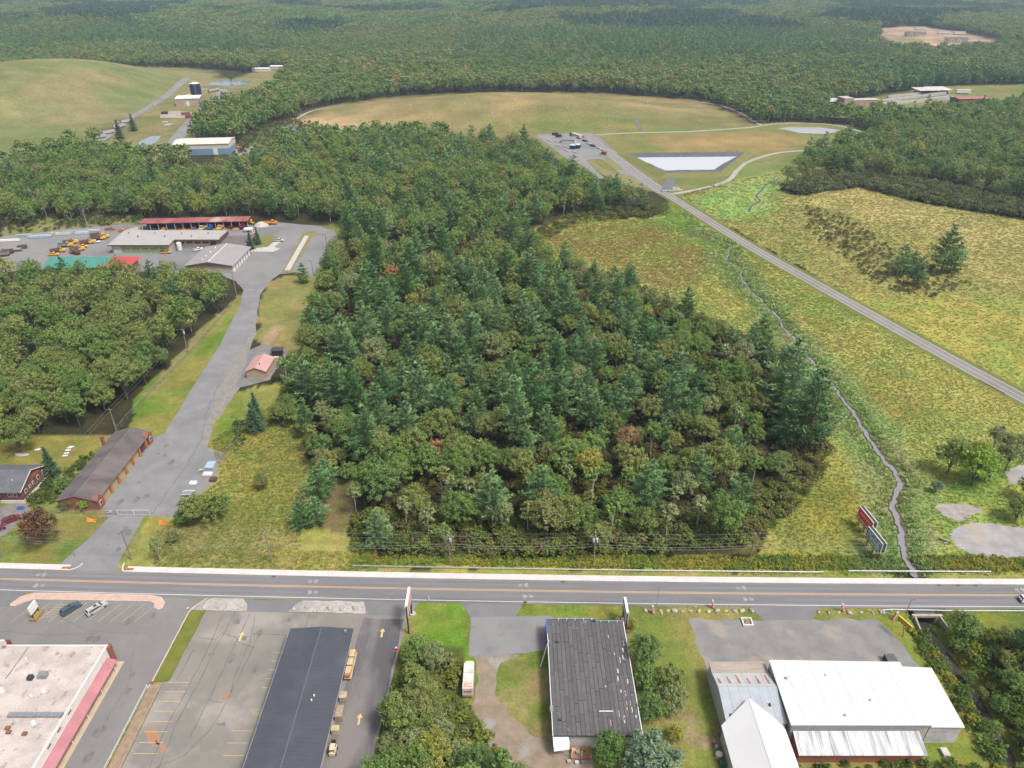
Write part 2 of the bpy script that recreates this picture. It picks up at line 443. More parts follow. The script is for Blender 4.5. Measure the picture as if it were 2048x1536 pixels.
ZONES = [
    Z([(-400, 136), (-130, 132.5), (-70, 131.5), (0, 130.3), (150, 129), (400, 128), (400, -400), (-400, -400)], (.10, .13, .026), (.16, .145, .04), 0.12, 0, True),
    Z([(-80, 1150), (-80, 880), (240, 870), (330, 830), (600, 800), (640, 960), (720, 960), (690, 1060), (720, 1118), (720, 1150)], (.125, .145, .03), (.165, .155, .045), 0.12, 1),
    Z([(1400, 400), (1440, 372), (1500, 326), (1640, 296), (1670, 340), (1660, 352), (1580, 382), (1480, 400)], (.10, .14, .032), (.14, .15, .045), 0.08, 3),
    Z([(-585 + (300 if math.cos(a) < 0 else 188) * math.cos(a), 935 + 345 * math.sin(a)) for a in np.linspace(0, 6.2, 40)], (.105, .125, .04), (.155, .137, .058), 0.014, 6, True),
    Z(MARSH_W, (.115, .148, .03), (.165, .158, .036), 0.05),
    Z([(1045, 478), (1150, 436), (1290, 446), (1390, 478), (1450, 545), (1390, 590), (1280, 572), (1170, 525)], (.16, .132, .036), (.15, .16, .036), 0.07, 6),
    Z([(1300, 445), (1350, 405), (1420, 450), (1470, 500), (1440, 520), (1400, 480)], (.12, .17, .03), GREEN, 0.1, 4),
    Z([(1560, 590), (1700, 690), (1900, 820), (1930, 900), (1780, 890), (1690, 790)], (.18, .158, .036), (.13, .15, .03), 0.06, 6),
    Z([(1530, 1020), (1680, 930), (1770, 990), (1785, 1070), (1600, 1100), (1500, 1090)], (.19, .18, .026), (.14, .155, .026), 0.08, 4),
    Z([(1820, 960), (2090, 850), (2090, 1150), (1840, 1150)], (.09, .14, .022), (.14, .16, .028), 0.12, 4),
    Z(MEADOW_E, (.165, .15, .04), (.13, .14, .034), 0.07),
    Z([(1550, 352), (1700, 345), (1860, 412), (2090, 450), (2090, 580), (1960, 565), (1880, 470), (1720, 448), (1590, 398)], (.225, .19, .062), (.185, .172, .05), 0.045, 8),
    Z([(1610, 416), (1680, 430), (1790, 500), (1950, 570), (1870, 600), (1770, 580), (1690, 520), (1610, 460)], (.125, .12, .036), (.15, .14, .038), 0.12, 7),
    Z([(1560, 535), (1750, 600), (1950, 590), (2090, 600), (2090, 810), (1850, 690)], (.12, .14, .024), (.17, .15, .03), 0.1, 5),
    Z([(1380, 402), (1480, 362), (1570, 350), (1560, 385), (1520, 432), (1440, 440)], (.10, .17, .035), (.13, .16, .04), 0.1, 4),
    Z(MOUND_W, (.135, .16, .05), (.20, .175, .075), 0.014, 12),
    Z(FACIL, (.15, .15, .05), (.20, .17, .07), 0.04, 4),
    Z(WETM, (.10, .125, .035), (.16, .15, .055), 0.05, 5),
    Z(MOUND_C, (.235, .18, .075), (.17, .155, .055), 0.022, 8),
    Z([(586, 242), (640, 226), (720, 238), (760, 262), (680, 280), (610, 276)], (.36, .255, .125), (.28, .20, .09), 0.04, 8),
    Z([(960, 236), (1250, 226), (1400, 240), (1280, 265), (1080, 272), (960, 266)], (.13, .155, .04), (.18, .165, .05), 0.03, 10),
    Z(LANDF_S, (.125, .15, .038), (.17, .16, .05), 0.04, 3),
    Z([(1290, 272), (1530, 262), (1640, 284), (1560, 300), (1330, 306)], (.26, .18, .065), (.21, .165, .06), 0.05, 4),
    Z(PLANT, (.13, .16, .035), (.18, .16, .06), 0.05, 4),
    Z(CONSTR, (.38, .26, .18), (.27, .19, .12), 0.02, 12),
    Z([(1790, 72), (1850, 78), (1840, 88), (1785, 84)], (.15, .17, .05), (.2, .18, .07), 0.02, 6),
    # around the town garage
    Z([(590, 455), (700, 445), (690, 480), (660, 540), (640, 560), (600, 560), (640, 500), (655, 470)], (.10, .14, .026), (.15, .15, .04), 0.2, 1.5),
    Z([(0, 420), (120, 440), (240, 430), (300, 440), (240, 455), (0, 476)], (.13, .15, .05), (.18, .16, .06), 0.1, 2),
    Z([(525, 570), (560, 552), (640, 552), (625, 600), (605, 650), (600, 720), (560, 710), (520, 690), (505, 670)], (.20, .165, .055), (.14, .15, .04), 0.12, 1.5),
    Z([(538, 655), (565, 652), (548, 685), (525, 690)], (.26, .18, .11), (.22, .16, .08), 0.3, 1),
    Z([(245, 890), (270, 800), (380, 690), (485, 585), (500, 590), (445, 715), (392, 830), (335, 880), (300, 905)], LAWN, LAWN2, 0.09, 1.5),
    Z([(360, 700), (478, 590), (484, 596), (375, 712), (310, 790), (290, 800)], (.19, .16, .055), (.15, .15, .04), 0.15, 1.2),
    Z([(425, 850), (455, 800), (500, 772), (560, 765), (620, 880), (610, 990), (600, 1100), (560, 1152), (245, 1140), (260, 1100), (300, 1035), (350, 1000), (435, 930), (415, 895)], (.175, .16, .035), (.13, .145, .03), 0.12, 1.5),
    Z([(425, 860), (455, 800), (490, 775), (490, 850), (470, 900), (420, 905)], (.11, .16, .022), (.16, .16, .03), 0.2, 1.2),
    Z([(300, 1062), (420, 1030), (560, 1060), (565, 1125), (290, 1130)], (.165, .155, .045), (.12, .13, .03), 0.25, 2),
    Z([(560, 1080), (680, 1060), (760, 1100), (760, 1150), (560, 1150)], (.20, .18, .045), (.15, .155, .03), 0.2, 2),
    Z([(650, 965), (705, 955), (712, 1010), (680, 1066), (630, 1065)], (.15, .105, .06), (.12, .11, .035), 0.3, 1.2),
    Z([(-60, 1080), (60, 1060), (110, 1035), (235, 1030), (215, 1055), (125, 1122), (100, 1142), (-60, 1135)], (.09, .14, .022), (.15, .14, .035), 0.12, 1.2),
    Z([(-60, 900), (40, 872), (130, 868), (205, 880), (150, 945), (60, 955), (-60, 960)], (.21, .18, .035), (.14, .14, .03), 0.12, 2),
    Z([(60, 945), (110, 940), (140, 960), (110, 1000), (60, 1030)], (.12, .14, .035), (.17, .15, .06), 0.2, 1),
    # south side of the road
    Z([(828, 1203), (925, 1203), (945, 1238), (942, 1312), (925, 1330), (830, 1330), (822, 1240)], (.09, .17, .012), (.16, .17, .03), 0.12, 1),
    Z([(1040, 1203), (1245, 1206), (1245, 1238), (1030, 1238)], (.11, .155, .02), (.16, .16, .03), 0.15, 0.8),
    Z([(1010, 1310), (1110, 1300), (1110, 1470), (1060, 1480), (1000, 1400)], (.105, .145, .02), (.2, .16, .07), 0.15, 1),
    Z([(1255, 1215), (1390, 1235), (1400, 1330), (1430, 1420), (1440, 1545), (1300, 1545), (1290, 1400)], (.115, .15, .026), (.17, .155, .042), 0.12, 1.5),
    Z([(1360, 1440), (1440, 1430), (1450, 1500), (1380, 1500)], (.22, .165, .10), (.14, .15, .035), 0.3, 2),
    Z([(1740, 1235), (1840, 1245), (1870, 1330), (1980, 1545), (1850, 1545), (1800, 1320)], (.12, .16, .02), (.16, .155, .025), 0.2, 1),
    Z([(1880, 1215), (2090, 1215), (2090, 1560), (2040, 1560), (1960, 1400), (1890, 1300)], (.06, .10, .02), (.13, .145, .02), 0.15, 1.5),
    Z([(735, 1300), (940, 1290), (930, 1420), (1000, 1560), (700, 1560)], (.06, .08, .02), (.10, .11, .026), 0.15, 1.5),
    # goldenrod verge between the guardrail and the wood
    Z([(-43, 135), (0, 133.2), (122, 132.2), (150, 132.3), (150, 138), (90, 138.4), (0, 138), (-40, 138.6)], (.12, .165, .022), (.19, .185, .024), 0.12, 0.8, True),
    Z([(-140, 132.4), (-100, 131), (0, 130.1), (150, 129), (150, 132.2), (0, 133), (-43, 135), (-140, 135.5)], (.13, .145, .03), (.18, .16, .05), 0.3, 0.3, True),
]
ZK = {10: 1.2, 11: 1.15, 8: .92, 7: 1.2, 5: 1.2}
TALLG = [at(425, 850), at(300, 1062), at(560, 1080)]
for z_ in ZONES[4:15]: z_['k'] = 1.42
for k_, v_ in ZK.items(): ZONES[k_]['k'] = v_
for z_ in ZONES[15:26]: z_['k'] = .78
for z_ in ZONES[26:-2]: z_['k'] = .9
for z_ in ZONES:
    if z_['poly'][0] in (TALLG[0], TALLG[1], TALLG[2]): z_['k'] = 1.12
for z_ in ZONES[-2:]: z_['k'] = 1.1
for i_, z_ in enumerate(ZONES):       # late-summer growth is a little greyed
    d_ = .07 if 4 <= i_ < 15 else .05
    for c_ in ('c1', 'c2'): l_ = .3 * z_[c_][0] + .6 * z_[c_][1] + .1 * z_[c_][2]; z_[c_] = tuple(v * (1 - d_) + l_ * d_ for v in z_[c_])
def ground_rgb(x, y):
    x = np.asarray(x, float); y = np.asarray(y, float)
    c = np.zeros(x.shape + (3,)); n = fbm(x * 0.1, y * 0.1, 3)
    c[...] = np.where((n > 0.5)[..., None], (.024, .026, .011), (.034, .03, .015))
    for k, z in enumerate(ZONES):
        w = z['warp']
        xs = x + (fbm(x * 0.12, y * 0.12, 40 + k, 3) - 0.5) * 4 * w; ys = y + (fbm(x * 0.12, y * 0.12, 140 + k, 3) - 0.5) * 4 * w
        if w >= 4:                      # plants thin out gradually at the edge of a stand
            al = sum(inpoly(xs + w * 1.6 * a, ys + w * 1.6 * b, z['poly']).astype(float) for a, b in ((0, 0), (1, .3), (-.9, .5), (.2, -1), (-.4, -.8), (.6, .9), (-.5, 1.1))) / 7
        else: al = inpoly(xs, ys, z['poly']).astype(float)
        m = al > 0
        if not m.any(): continue
        t = sstep(0.34, 0.66, fbm(x[m] * z['s'], y[m] * z['s'], 70 + k, 4))[..., None]; al = al[m][..., None]
        c[m] = c[m] * (1 - al) + al * (np.array(z['c1']) * (1 - t) + np.array(z['c2']) * t) * z.get('k', 1)
    # fresh green sedge along the brook
    m = (x > 60) & (x < 160) & (y > 128) & (y < 420)
    if m.any():
        d = dline(x[m], y[m], STREAM_N)
        d = d + (fbm(x[m] * .08, y[m] * .08, 91) - 0.5) * 14
        t = (1 - sstep(5, 13, d))[..., None]; g = fbm(x[m] * .13, y[m] * .13, 92)[..., None]
        sed = np.array((.115, .195, .05)) * g + np.array((.185, .18, .08)) * (1 - g)
        inm = inpoly(x[m], y[m], ZONES[4]['poly'])[..., None]
        c[m] = np.where(inm, c[m] * (1 - t) + sed * t, c[m])
    # mowing and settlement streaks on the capped landfills
    m = (y > 640) & (y < 1250)
    if m.any():
        st = fbm(x[m] * 0.008 + y[m] * 0.004, y[m] * 0.05 - x[m] * 0.012, 55, 4)
        c[m] = c[m] * (0.82 + 0.4 * st)[..., None]
    return c

def build_ground():
    ys = [-500, -200, -60, 0, 25] + list(55 * np.exp(np.linspace(0, math.log(6300 / 55.0), 520)) - 15)
    us = np.linspace(-1.08, 1.08, 560)
    Y = np.array(ys)[:, None] + 0 * us[None, :]
    X = us[None, :] * (np.maximum(np.array(ys), 40)[:, None] + 90)
    Zs = hgt(X, Y)
    C = np.concatenate([ground_rgb(X, Y), np.ones(X.shape + (1,))], -1)
    nr, nc = X.shape
    v = np.stack([X, Y, Zs], -1).reshape(-1, 3)
    i = (np.arange(nr - 1)[:, None] * nc + np.arange(nc - 1)[None, :]).reshape(-1)
    f = np.stack([i, i + 1, i + nc + 1, i + nc], -1)
    me = bpy.data.meshes.new('ground')
    me.vertices.add(len(v)); me.vertices.foreach_set('co', v.ravel())
    me.loops.add(f.size); me.loops.foreach_set('vertex_index', f.ravel())
    me.polygons.add(len(f)); me.polygons.foreach_set('loop_start', np.arange(0, f.size, 4))
    me.update(); me.validate()
    ca = me.color_attributes.new('cover', 'FLOAT_COLOR', 'POINT'); ca.data.foreach_set('color', C.reshape(-1))
    me.shade_smooth()
    m, nt, b = newmat('ground_cover'); N, L = nt.nodes, nt.links
    a = N.new('ShaderNodeAttribute'); a.attribute_name = 'cover'
    geo = N.new('ShaderNodeNewGeometry'); cur = a.outputs['Color']
    for sc, amt, det in ((0.35, 0.17, 5), (1.6, 0.2, 4), (0.05, 0.14, 3)):
        n = N.new('ShaderNodeTexNoise'); n.inputs['Scale'].default_value = sc; n.inputs['Detail'].default_value = det; L.new(geo.outputs['Position'], n.inputs['Vector'])
        q = N.new('ShaderNodeMapRange'); q.inputs[1].default_value = 0.3; q.inputs[2].default_value = 0.7; q.inputs[3].default_value = 1 - amt; q.inputs[4].default_value = 1 + amt
        L.new(n.outputs[0], q.inputs[0])
        x = N.new('ShaderNodeMix'); x.data_type = 'RGBA'; x.blend_type = 'MULTIPLY'; x.inputs[0].default_value = 1
        L.new(cur, x.inputs[6]); L.new(q.outputs[0], x.inputs[7]); cur = x.outputs[2]
    # a drift of drier, browner blades
    n = N.new('ShaderNodeTexNoise'); n.inputs['Scale'].default_value = 0.7; n.inputs['Detail'].default_value = 6; L.new(geo.outputs['Position'], n.inputs['Vector'])
    q = N.new('ShaderNodeMapRange'); q.inputs[1].default_value = 0.5; q.inputs[2].default_value = 0.75; q.inputs[4].default_value = 0.35; L.new(n.outputs[0], q.inputs[0])
    x = N.new('ShaderNodeMix'); x.data_type = 'RGBA'; x.blend_type = 'MULTIPLY'; L.new(q.outputs[0], x.inputs[0]); L.new(cur, x.inputs[6]); x.inputs[7].default_value = (1.35, 1.0, 0.9, 1); cur = x.outputs[2]
    L.new(cur, b.inputs['Base Color']); b.inputs['Roughness'].default_value = 0.95; b.inputs['Specular IOR Level'].default_value = 0.1
    n = N.new('ShaderNodeTexNoise'); n.inputs['Scale'].default_value = 2.5; n.inputs['Detail'].default_value = 5; L.new(geo.outputs['Position'], n.inputs['Vector'])
    bn = N.new('ShaderNodeBump'); bn.inputs['Strength'].default_value = 0.7; bn.inputs['Distance'].default_value = 0.25
    L.new(n.outputs[0], bn.inputs['Height']); L.new(bn.outputs[0], b.inputs['Normal'])
    me.materials.append(m)
    o = bpy.data.objects.new('ground', me); COL.objects.link(o); o['kind'] = 'structure'
    return o
build_ground()

# ---------------------------------------------------------------- water
def water_mat(name, c, rough=0.06):
    m, nt, b = newmat(name); N, L = nt.nodes, nt.links
    b.inputs['Base Color'].default_value = (*c, 1); b.inputs['Roughness'].default_value = rough; b.inputs['IOR'].default_value = 1.33
    b.inputs['Specular IOR Level'].default_value = 0.9
    geo = N.new('ShaderNodeNewGeometry'); n = N.new('ShaderNodeTexNoise'); n.inputs['Scale'].default_value = 0.8; n.inputs['Detail'].default_value = 3
    L.new(geo.outputs['Position'], n.inputs['Vector'])
    bn = N.new('ShaderNodeBump'); bn.inputs['Strength'].default_value = 0.04; bn.inputs['Distance'].default_value = 0.05
    L.new(n.outputs[0], bn.inputs['Height']); L.new(bn.outputs[0], b.inputs['Normal'])
    return m
water_mat('brook_water', (.165, .155, .16), .05); water_mat('pond_water', (.14, .17, .21), 0.1); water_mat('basin_water', (.36, .375, .39), 0.12); water_mat('dark_water', (.02, .02, .022)); water_mat('culvert_water', (.05, .042, .035))  # the brook's pale base colour stands in for reflected sky
ribbon('brook', STREAM_N, lambda t: (1 - .3 * float(sstep(.2, .5, t))) * 1.6 * (0.5 + 0.4 * math.sin(t * 61) ** 2 + .3 * math.sin(t * 347) ** 2), -0.40, MATS['brook_water'])
ribbon('brook_bank', [(x + .45, y) for x, y in STREAM_N], lambda t: (1 - .3 * float(sstep(.2, .5, t))) * 2.3 * (0.8 + 0.3 * math.sin(t * 47) ** 2), -0.43, M('brook_mud', (.06, .05, .035), (.10, .085, .05), s=.8))
ribbon('brook', STREAM_S, lambda t: 3.4, -2.75, MATS['culvert_water'])
ribbon('brook', STREAM_E, lambda t: 1.6, 0.05, MATS['dark_water'])
sheet('pond', ragged(PX([(268, 300), (280, 282), (300, 273), (322, 272), (312, 284), (296, 298), (282, 300)]), 3, 12, 1), 0.06, MATS['pond_water'])
sheet('pond', ragged(PX([(412, 166), (455, 161), (503, 162), (498, 168), (460, 172), (425, 170)]), 4, 20, 2), 0.06, MATS['pond_water'])
sheet('pond', ragged(PX([(558, 252), (575, 250), (608, 253), (600, 262), (585, 278), (575, 278), (572, 262)]), 3, 10, 3), 0.06, MATS['pond_water'])
sheet('pond', ragged(PX([(1556, 257), (1580, 254), (1640, 255), (1688, 261), (1650, 268), (1600, 266)]), 1.5, 12, 4), 0.08, MATS['basin_water'])
# lined storm basin with its raised rim
A, Bq, Cq, D = [PX([(1258, 312), (1490, 309), (1440, 349), (1332, 352)])[i] for i in range(4)]
ctr = ((A[0] + Bq[0] + Cq[0] + D[0]) / 4, (A[1] + Bq[1] + Cq[1] + D[1]) / 4)
def ring(k, ky=None, dy=0): return [(ctr[0] + (p[0] - ctr[0]) * k, ctr[1] + dy + (p[1] - ctr[1]) * (ky or k)) for p in (A, Bq, Cq, D)]
lin = M('pond_liner', (.07, .075, .085), (.11, .11, .115), s=0.3, r=0.45)
bank = M('basin_bank', (.13, .15, .04), (.18, .16, .06), s=0.1, r=0.95)
def ringmesh(name, r0, z0, r1, z1, mat, par=None):
    v = [(x, y, z0) for x, y in r0] + [(x, y, z1) for x, y in r1]
    return MB().add(v, [((i + 1) % 4, i, 4 + i, 4 + (i + 1) % 4) for i in range(4)]).build(name, mat, par, **({} if par else {'kind': 'structure'}))
bk = ringmesh('basin_bank', ring(1.22), 0.02, ring(1.0), 2.2, bank)
ringmesh('pond_liner', ring(1.0), 2.2, ring(0.9, .56, 2), 0.3, lin, bk)
sheet('basin_water', ragged(ring(0.93, .66, 2), .7, 5, 3), 0.75, MATS['basin_water'])

# ---------------------------------------------------------------- paving
ASPH = M('road_asphalt', (.172, .166, .175), (.195, .189, .195), s=0.25, r=0.85, c3=(.125, .12, .13), s3=0.08, stretch=(0.25, 1.6, 1), bump=0.15, bs=14)
ASPH_DRIVE = M('drive_asphalt', (.19, .187, .195), (.225, .222, .225), s=0.2, r=0.9, c3=(.165, .16, .165), s3=0.07, bump=0.15, bs=12)
ASPH_LOT = M('lot_asphalt', (.20, .195, .188), (.175, .17, .165), s=0.1, r=0.9, c3=(.165, .16, .152), s3=0.09, p3=(.5, .68), bump=0.15, bs=12, fine=.16)
ASPH_OLD = M('old_asphalt', (.22, .203, .18), (.185, .173, .16), s=0.12, r=0.92, c3=(.285, .262, .235), s3=0.07, p3=(.50, .62), bump=0.2, bs=10)
ASPH_DARK = M('dark_asphalt', (.095, .092, .10), (.20, .18, .175), s=0.13, r=0.9, pos=(.42, .62), stretch=(1, 0.3, 1), bump=0.2, bs=10)
ASPH_FAR = M('far_asphalt', (.20, .195, .195), (.235, .225, .22), s=0.06, r=0.9, c3=(.165, .16, .165), s3=0.03, p3=(.5, .62))
GRAVEL = M('gravel', (.43, .39, .36), (.33, .30, .275), s=1.2, r=0.95, bump=0.6, bs=5, fine=0.35, c3=(.25, .24, .235), s3=0.12)
DIRT = M('dirt', (.27, .205, .155), (.20, .165, .115), s=0.4, r=0.97, bump=0.4, bs=4, fine=0.2, c3=(.27, .26, .25), s3=0.15, p3=(.52, .62))
STONE = M('stone_dust', (.33, .315, .30), (.25, .245, .245), s=0.25, r=0.95, bump=0.3, bs=5, fine=0.15, c3=(.36, .30, .24), s3=0.09, p3=(.55, .7))
CONC = M('concrete', (.48, .45, .42), (.40, .38, .36), s=0.5, r=0.85, bump=0.1, bs=6)
WALK = M('sidewalk_concrete', (.60, .55, .525), (.52, .475, .455), s=0.3, r=0.85, bump=0.1, bs=6)
WHITE_PAINT = M('white_road_paint', (.60, .59, .58), (.4, .39, .385), s=3, r=0.6, pos=(.5, .75))
YELLOW_PAINT = M('yellow_road_paint', (.60, .37, .17), (.42, .29, .17), s=2, r=0.6, pos=(.5, .75))
PALE_YELLOW = M('worn_yellow_paint', (.52, .36, .14), (.34, .28, .18), s=2, r=0.7, pos=(.45, .7))

xs = list(np.arange(-300, 301, 4.0))
def along(off): return [(x, yc(x) + off) for x in xs]
def strip(name, o0, o1, z, mat, parent=None, x0=-300, x1=300):
    xx = [x0] + [x for x in xs if x0 < x < x1] + [x1]
    b = MB(); b.add([p for x in xx for p in ((x, yc(x) + o0, z), (x, yc(x) + o1, z))], [(2 * i, 2 * i + 2, 2 * i + 3, 2 * i + 1) for i in range(len(xx) - 1)])
    o = b.build(name, mat, parent)
    if not parent: o['kind'] = 'structure'
    return o
road = strip('road', -4.35, 3.5, 0.06, ASPH)
strip('centre_line', 0.10, 0.24, 0.066, YELLOW_PAINT, road)
strip('centre_line', -0.24, -0.10, 0.066, YELLOW_PAINT, road)
strip('edge_line', -3.70, -3.54, 0.066, WHITE_PAINT, road)
# tyre-worn bands, a little smoother and darker
for oo in (1.75, -1.85):
    strip('wheel_track', oo - 1.05, oo - 0.45, 0.063, M('wheel_track_asphalt', (.15, .145, .152), (.172, .167, .174), s=0.3, stretch=(.15, 2, 1)), road)
    strip('wheel_track', oo + 0.45, oo + 1.05, 0.063, MATS['wheel_track_asphalt'], road)
def sidewalk(x0, x1):
    xx = [x0] + [x for x in xs if x0 < x < x1] + [x1]; b = MB(); v = []; f = []
    for x in xx: v += [(x, yc(x) + 3.5, 0.0), (x, yc(x) + 3.52, 0.18), (x, yc(x) + 5.35, 0.19), (x, yc(x) + 5.4, 0.0)]
    for i in range(len(xx) - 1):
        for k in range(3): f.append((4 * i + k, 4 * i + 4 + k, 4 * i + 5 + k, 4 * i + 1 + k))
    f += [(0, 1, 2, 3), tuple(len(v) - k for k in (1, 2, 3, 4))]
    return b.add(v, f).build('sidewalk', WALK, None, kind='structure')
sidewalk(-300, -113.5); sidewalk(-98.5, 300)
# curved kerb returns at the mouth of the access drive
TACT = M('rust_tactile_pad', (.38, .13, .07), (.30, .12, .07), s=2)
for sx, x0 in ((1, -113.5), (-1, -98.5)):
    pts = [(x0 + sx * (2.6 if sx > 0 else 1.6) * math.sin(a), yc(x0) + 3.6 + (2.4 if sx > 0 else 3.0) * (1 - math.cos(a))) for a in np.linspace(0, math.pi / 2, 7)]
    kb = ribbon('kerb', pts, 0.4, 0.14, WALK)
    MB().box(x0 - 1.2 - sx * 0.6, x0 + 1.2 - sx * 0.6, yc(x0) + 3.9, yc(x0) + 4.7, 0.185, 0.2).build('tactile_pad', TACT, kb)
# shared-lane bicycle markings
def sharrow_mesh():
    b = MB(); z = 0.0
    def rg(cx, cy, r0, r1, n=12):
        v = [(cx + r * math.cos(2 * math.pi * i / n), cy + r * math.sin(2 * math.pi * i / n), z) for r in (r0, r1) for i in range(n)]
        b.add(v, [(i, n + i, n + (i + 1) % n, (i + 1) % n)[::-1] for i in range(n)])
    def ln(a, c, w=0.13):
        dx, dy = c[0] - a[0], c[1] - a[1]; l = math.hypot(dx, dy); nx, ny = -dy / l * w / 2, dx / l * w / 2
        b.add([(a[0] - nx, a[1] - ny, z), (c[0] - nx, c[1] - ny, z), (c[0] + nx, c[1] + ny, z), (a[0] + nx, a[1] + ny, z)], [(0, 1, 2, 3)])
    rg(-0.75, 0.35, 0.24, 0.42); rg(-0.75, -0.45, 0.24, 0.42)
    ln((-0.75, 0.35), (-0.2, 0.1)); ln((-0.2, 0.1), (-0.75, -0.45)); ln((-0.2, 0.1), (-0.1, -0.4)); ln((-0.1, -0.4), (-0.75, -0.45))
    for k in (0.45, 0.95):
        ln((k, 0.55), (k + 0.4, 0), 0.2); ln((k, -0.55), (k + 0.4, 0), 0.2)
    return b
first = None
for px_, py_, s_ in [(86, 1146, 1), (73, 1176, -1), (628, 1159, 1), (623, 1190, -1), (1047, 1166, 1), (1055, 1197, -1), (1480, 1168, 1), (1496, 1199, -1), (2036, 1174, 1)]:
    x, y = atz(px_, py_, 0.07)
    if first is None:
        first = sharrow_mesh().build('bicycle_marking', M('worn_white_paint', (.46, .45, .45), (.25, .245, .245), s=3, pos=(.42, .62)), road); o = first
    else:
        o = first.copy(); COL.objects.link(o); o.parent = road
    o.location = (x, yc(x) + (1.75 if s_ > 0 else -1.85), 0.070); o.rotation_euler = (0, 0, 0 if s_ < 0 else math.pi); o.scale = (0.95, 0.8, 1)
# drain grates by the kerb
IRON = M('rusty_iron', (.16, .07, .05), (.10, .06, .05), s=4)
for px_, py_ in [(548, 1152), (1126, 1161), (1876, 1168), (1914, 1169), (1950, 1170)]:
    x, _ = atz(px_, py_); y = yc(x) + 3.15
    g = MB().box(x - 0.5, x + 0.5, y - 0.3, y + 0.3, 0.05, 0.07).build('drain_grate', IRON)
    tag(g, 'rust-brown drain grate set in the asphalt against the sidewalk kerb', 'drain', 'drain grates along the sidewalk kerb')

# access drive to the town garage, with gravel shoulders
drive_l = PX([(100, 1145), (125, 1124), (175, 1080), (222, 1030), (215, 1022), (205, 1014), (306, 876), (330, 866), (385, 775), (440, 690), (480, 610), (487, 580), (470, 560), (466, 556), (500, 530)])
drive_r = PX([(600, 525), (560, 548), (540, 562), (520, 590), (510, 650), (490, 690), (455, 745), (420, 830), (400, 890), (440, 905), (444, 908), (415, 955), (370, 1000), (360, 1026), (300, 1030), (288, 1032), (255, 1090), (236, 1128), (234, 1147)])
sheet('drive_shoulder', ragged(PX([(300, 905), (335, 872), (430, 715), (486, 600), (520, 575), (512, 660), (500, 700), (530, 690), (560, 720), (540, 760), (480, 775), (425, 850), (412, 900), (455, 905), (430, 960), (390, 1000), (360, 1034), (200, 1034)]), 0.5, 3, 5), 0.02, M('shoulder_gravel', (.25, .225, .20), (.19, .18, .175), s=0.5, r=0.95, bump=0.4, bs=5, fine=0.2))
drive = sheet('access_drive', ragged(drive_l + drive_r, 0.18, 4, 6), 0.035, ASPH_DRIVE)
CRACK = M('crack_filler', (.075, .073, .073), (.13, .126, .122), s=2, r=0.7)
def crack(par, pts, w=0.12, z=0.04, amp=0.25, seed=1):
    rr = random.Random(seed); L_ = [(x + rr.uniform(-amp, amp), y + rr.uniform(-amp, amp)) for x, y in dense(pts, 1.6)]
    ribbon('crack_line', L_, lambda t: w * (0.6 + 0.8 * abs(math.sin(t * 23 + seed))), z, CRACK, par)
for k, l in enumerate([[(402, 880), (370, 935), (335, 985), (302, 1030)], [(298, 1030), (262, 1085), (240, 1125)], [(440, 760), (412, 830), (402, 880)]]): crack(drive, PX(l), 0.16, 0.042, 0.3, k)
sheet('loading_pad', ragged(PX([(400, 905), (445, 906), (420, 965), (365, 1020), (330, 1030), (345, 985)]), 0.4, 2.5, 8), 0.028, M('pad_gravel', (.24, .215, .20), (.19, .18, .175), s=0.4, bump=0.4, fine=0.2))
sheet('shed_yard', ragged(PX([(500, 700), (530, 688), (575, 700), (570, 725), (520, 765), (480, 775), (470, 770), (490, 730)]), 0.4, 3, 9), 0.024, M('yard_gravel', (.20, .19, .19), (.16, .155, .155), s=0.4, bump=0.4, fine=0.2))
# yard of the town garage
yard_px = [(-80, 492), (0, 474), (120, 460), (240, 449), (420, 447), (560, 445), (640, 452), (668, 462), (676, 476), (650, 525), (632, 556), (600, 545), (560, 548), (540, 562), (470, 562), (440, 545), (300, 545), (120, 540), (-80, 545)]
yard = sheet('garage_yard', ragged(PX(yard_px), 0.8, 6, 10), 0.045, ASPH_FAR)
ribbon('yard_stain', PX([(250, 455), (330, 468), (560, 458)]), 6, 0.052, M('damp_asphalt', (.15, .145, .15), (.19, .185, .185), s=0.08), yard)
isl = sheet('parking_island', PX([(606, 466), (626, 462), (640, 468), (625, 474), (584, 540), (592, 546), (562, 546), (566, 540)]), 0.15, M('island_grass', (.16, .16, .05), (.24, .19, .09), s=0.3, r=0.95), None, 0.12)
sheet('concrete_path', PX([(609, 472), (618, 472), (580, 541), (569, 541)]), 0.17, CONC, isl)
sheet('front_lawn', PX([(505, 478), (540, 470), (560, 478), (552, 486), (540, 498), (505, 500)]), 0.10, M('front_lawn', (.14, .16, .035), (.19, .17, .05), s=0.2), None, 0.06)
sheet('front_path', PX([(555, 479), (566, 480), (548, 494), (560, 498), (545, 504), (500, 503), (500, 498), (535, 494)]), 0.12, CONC, None, 0.06)
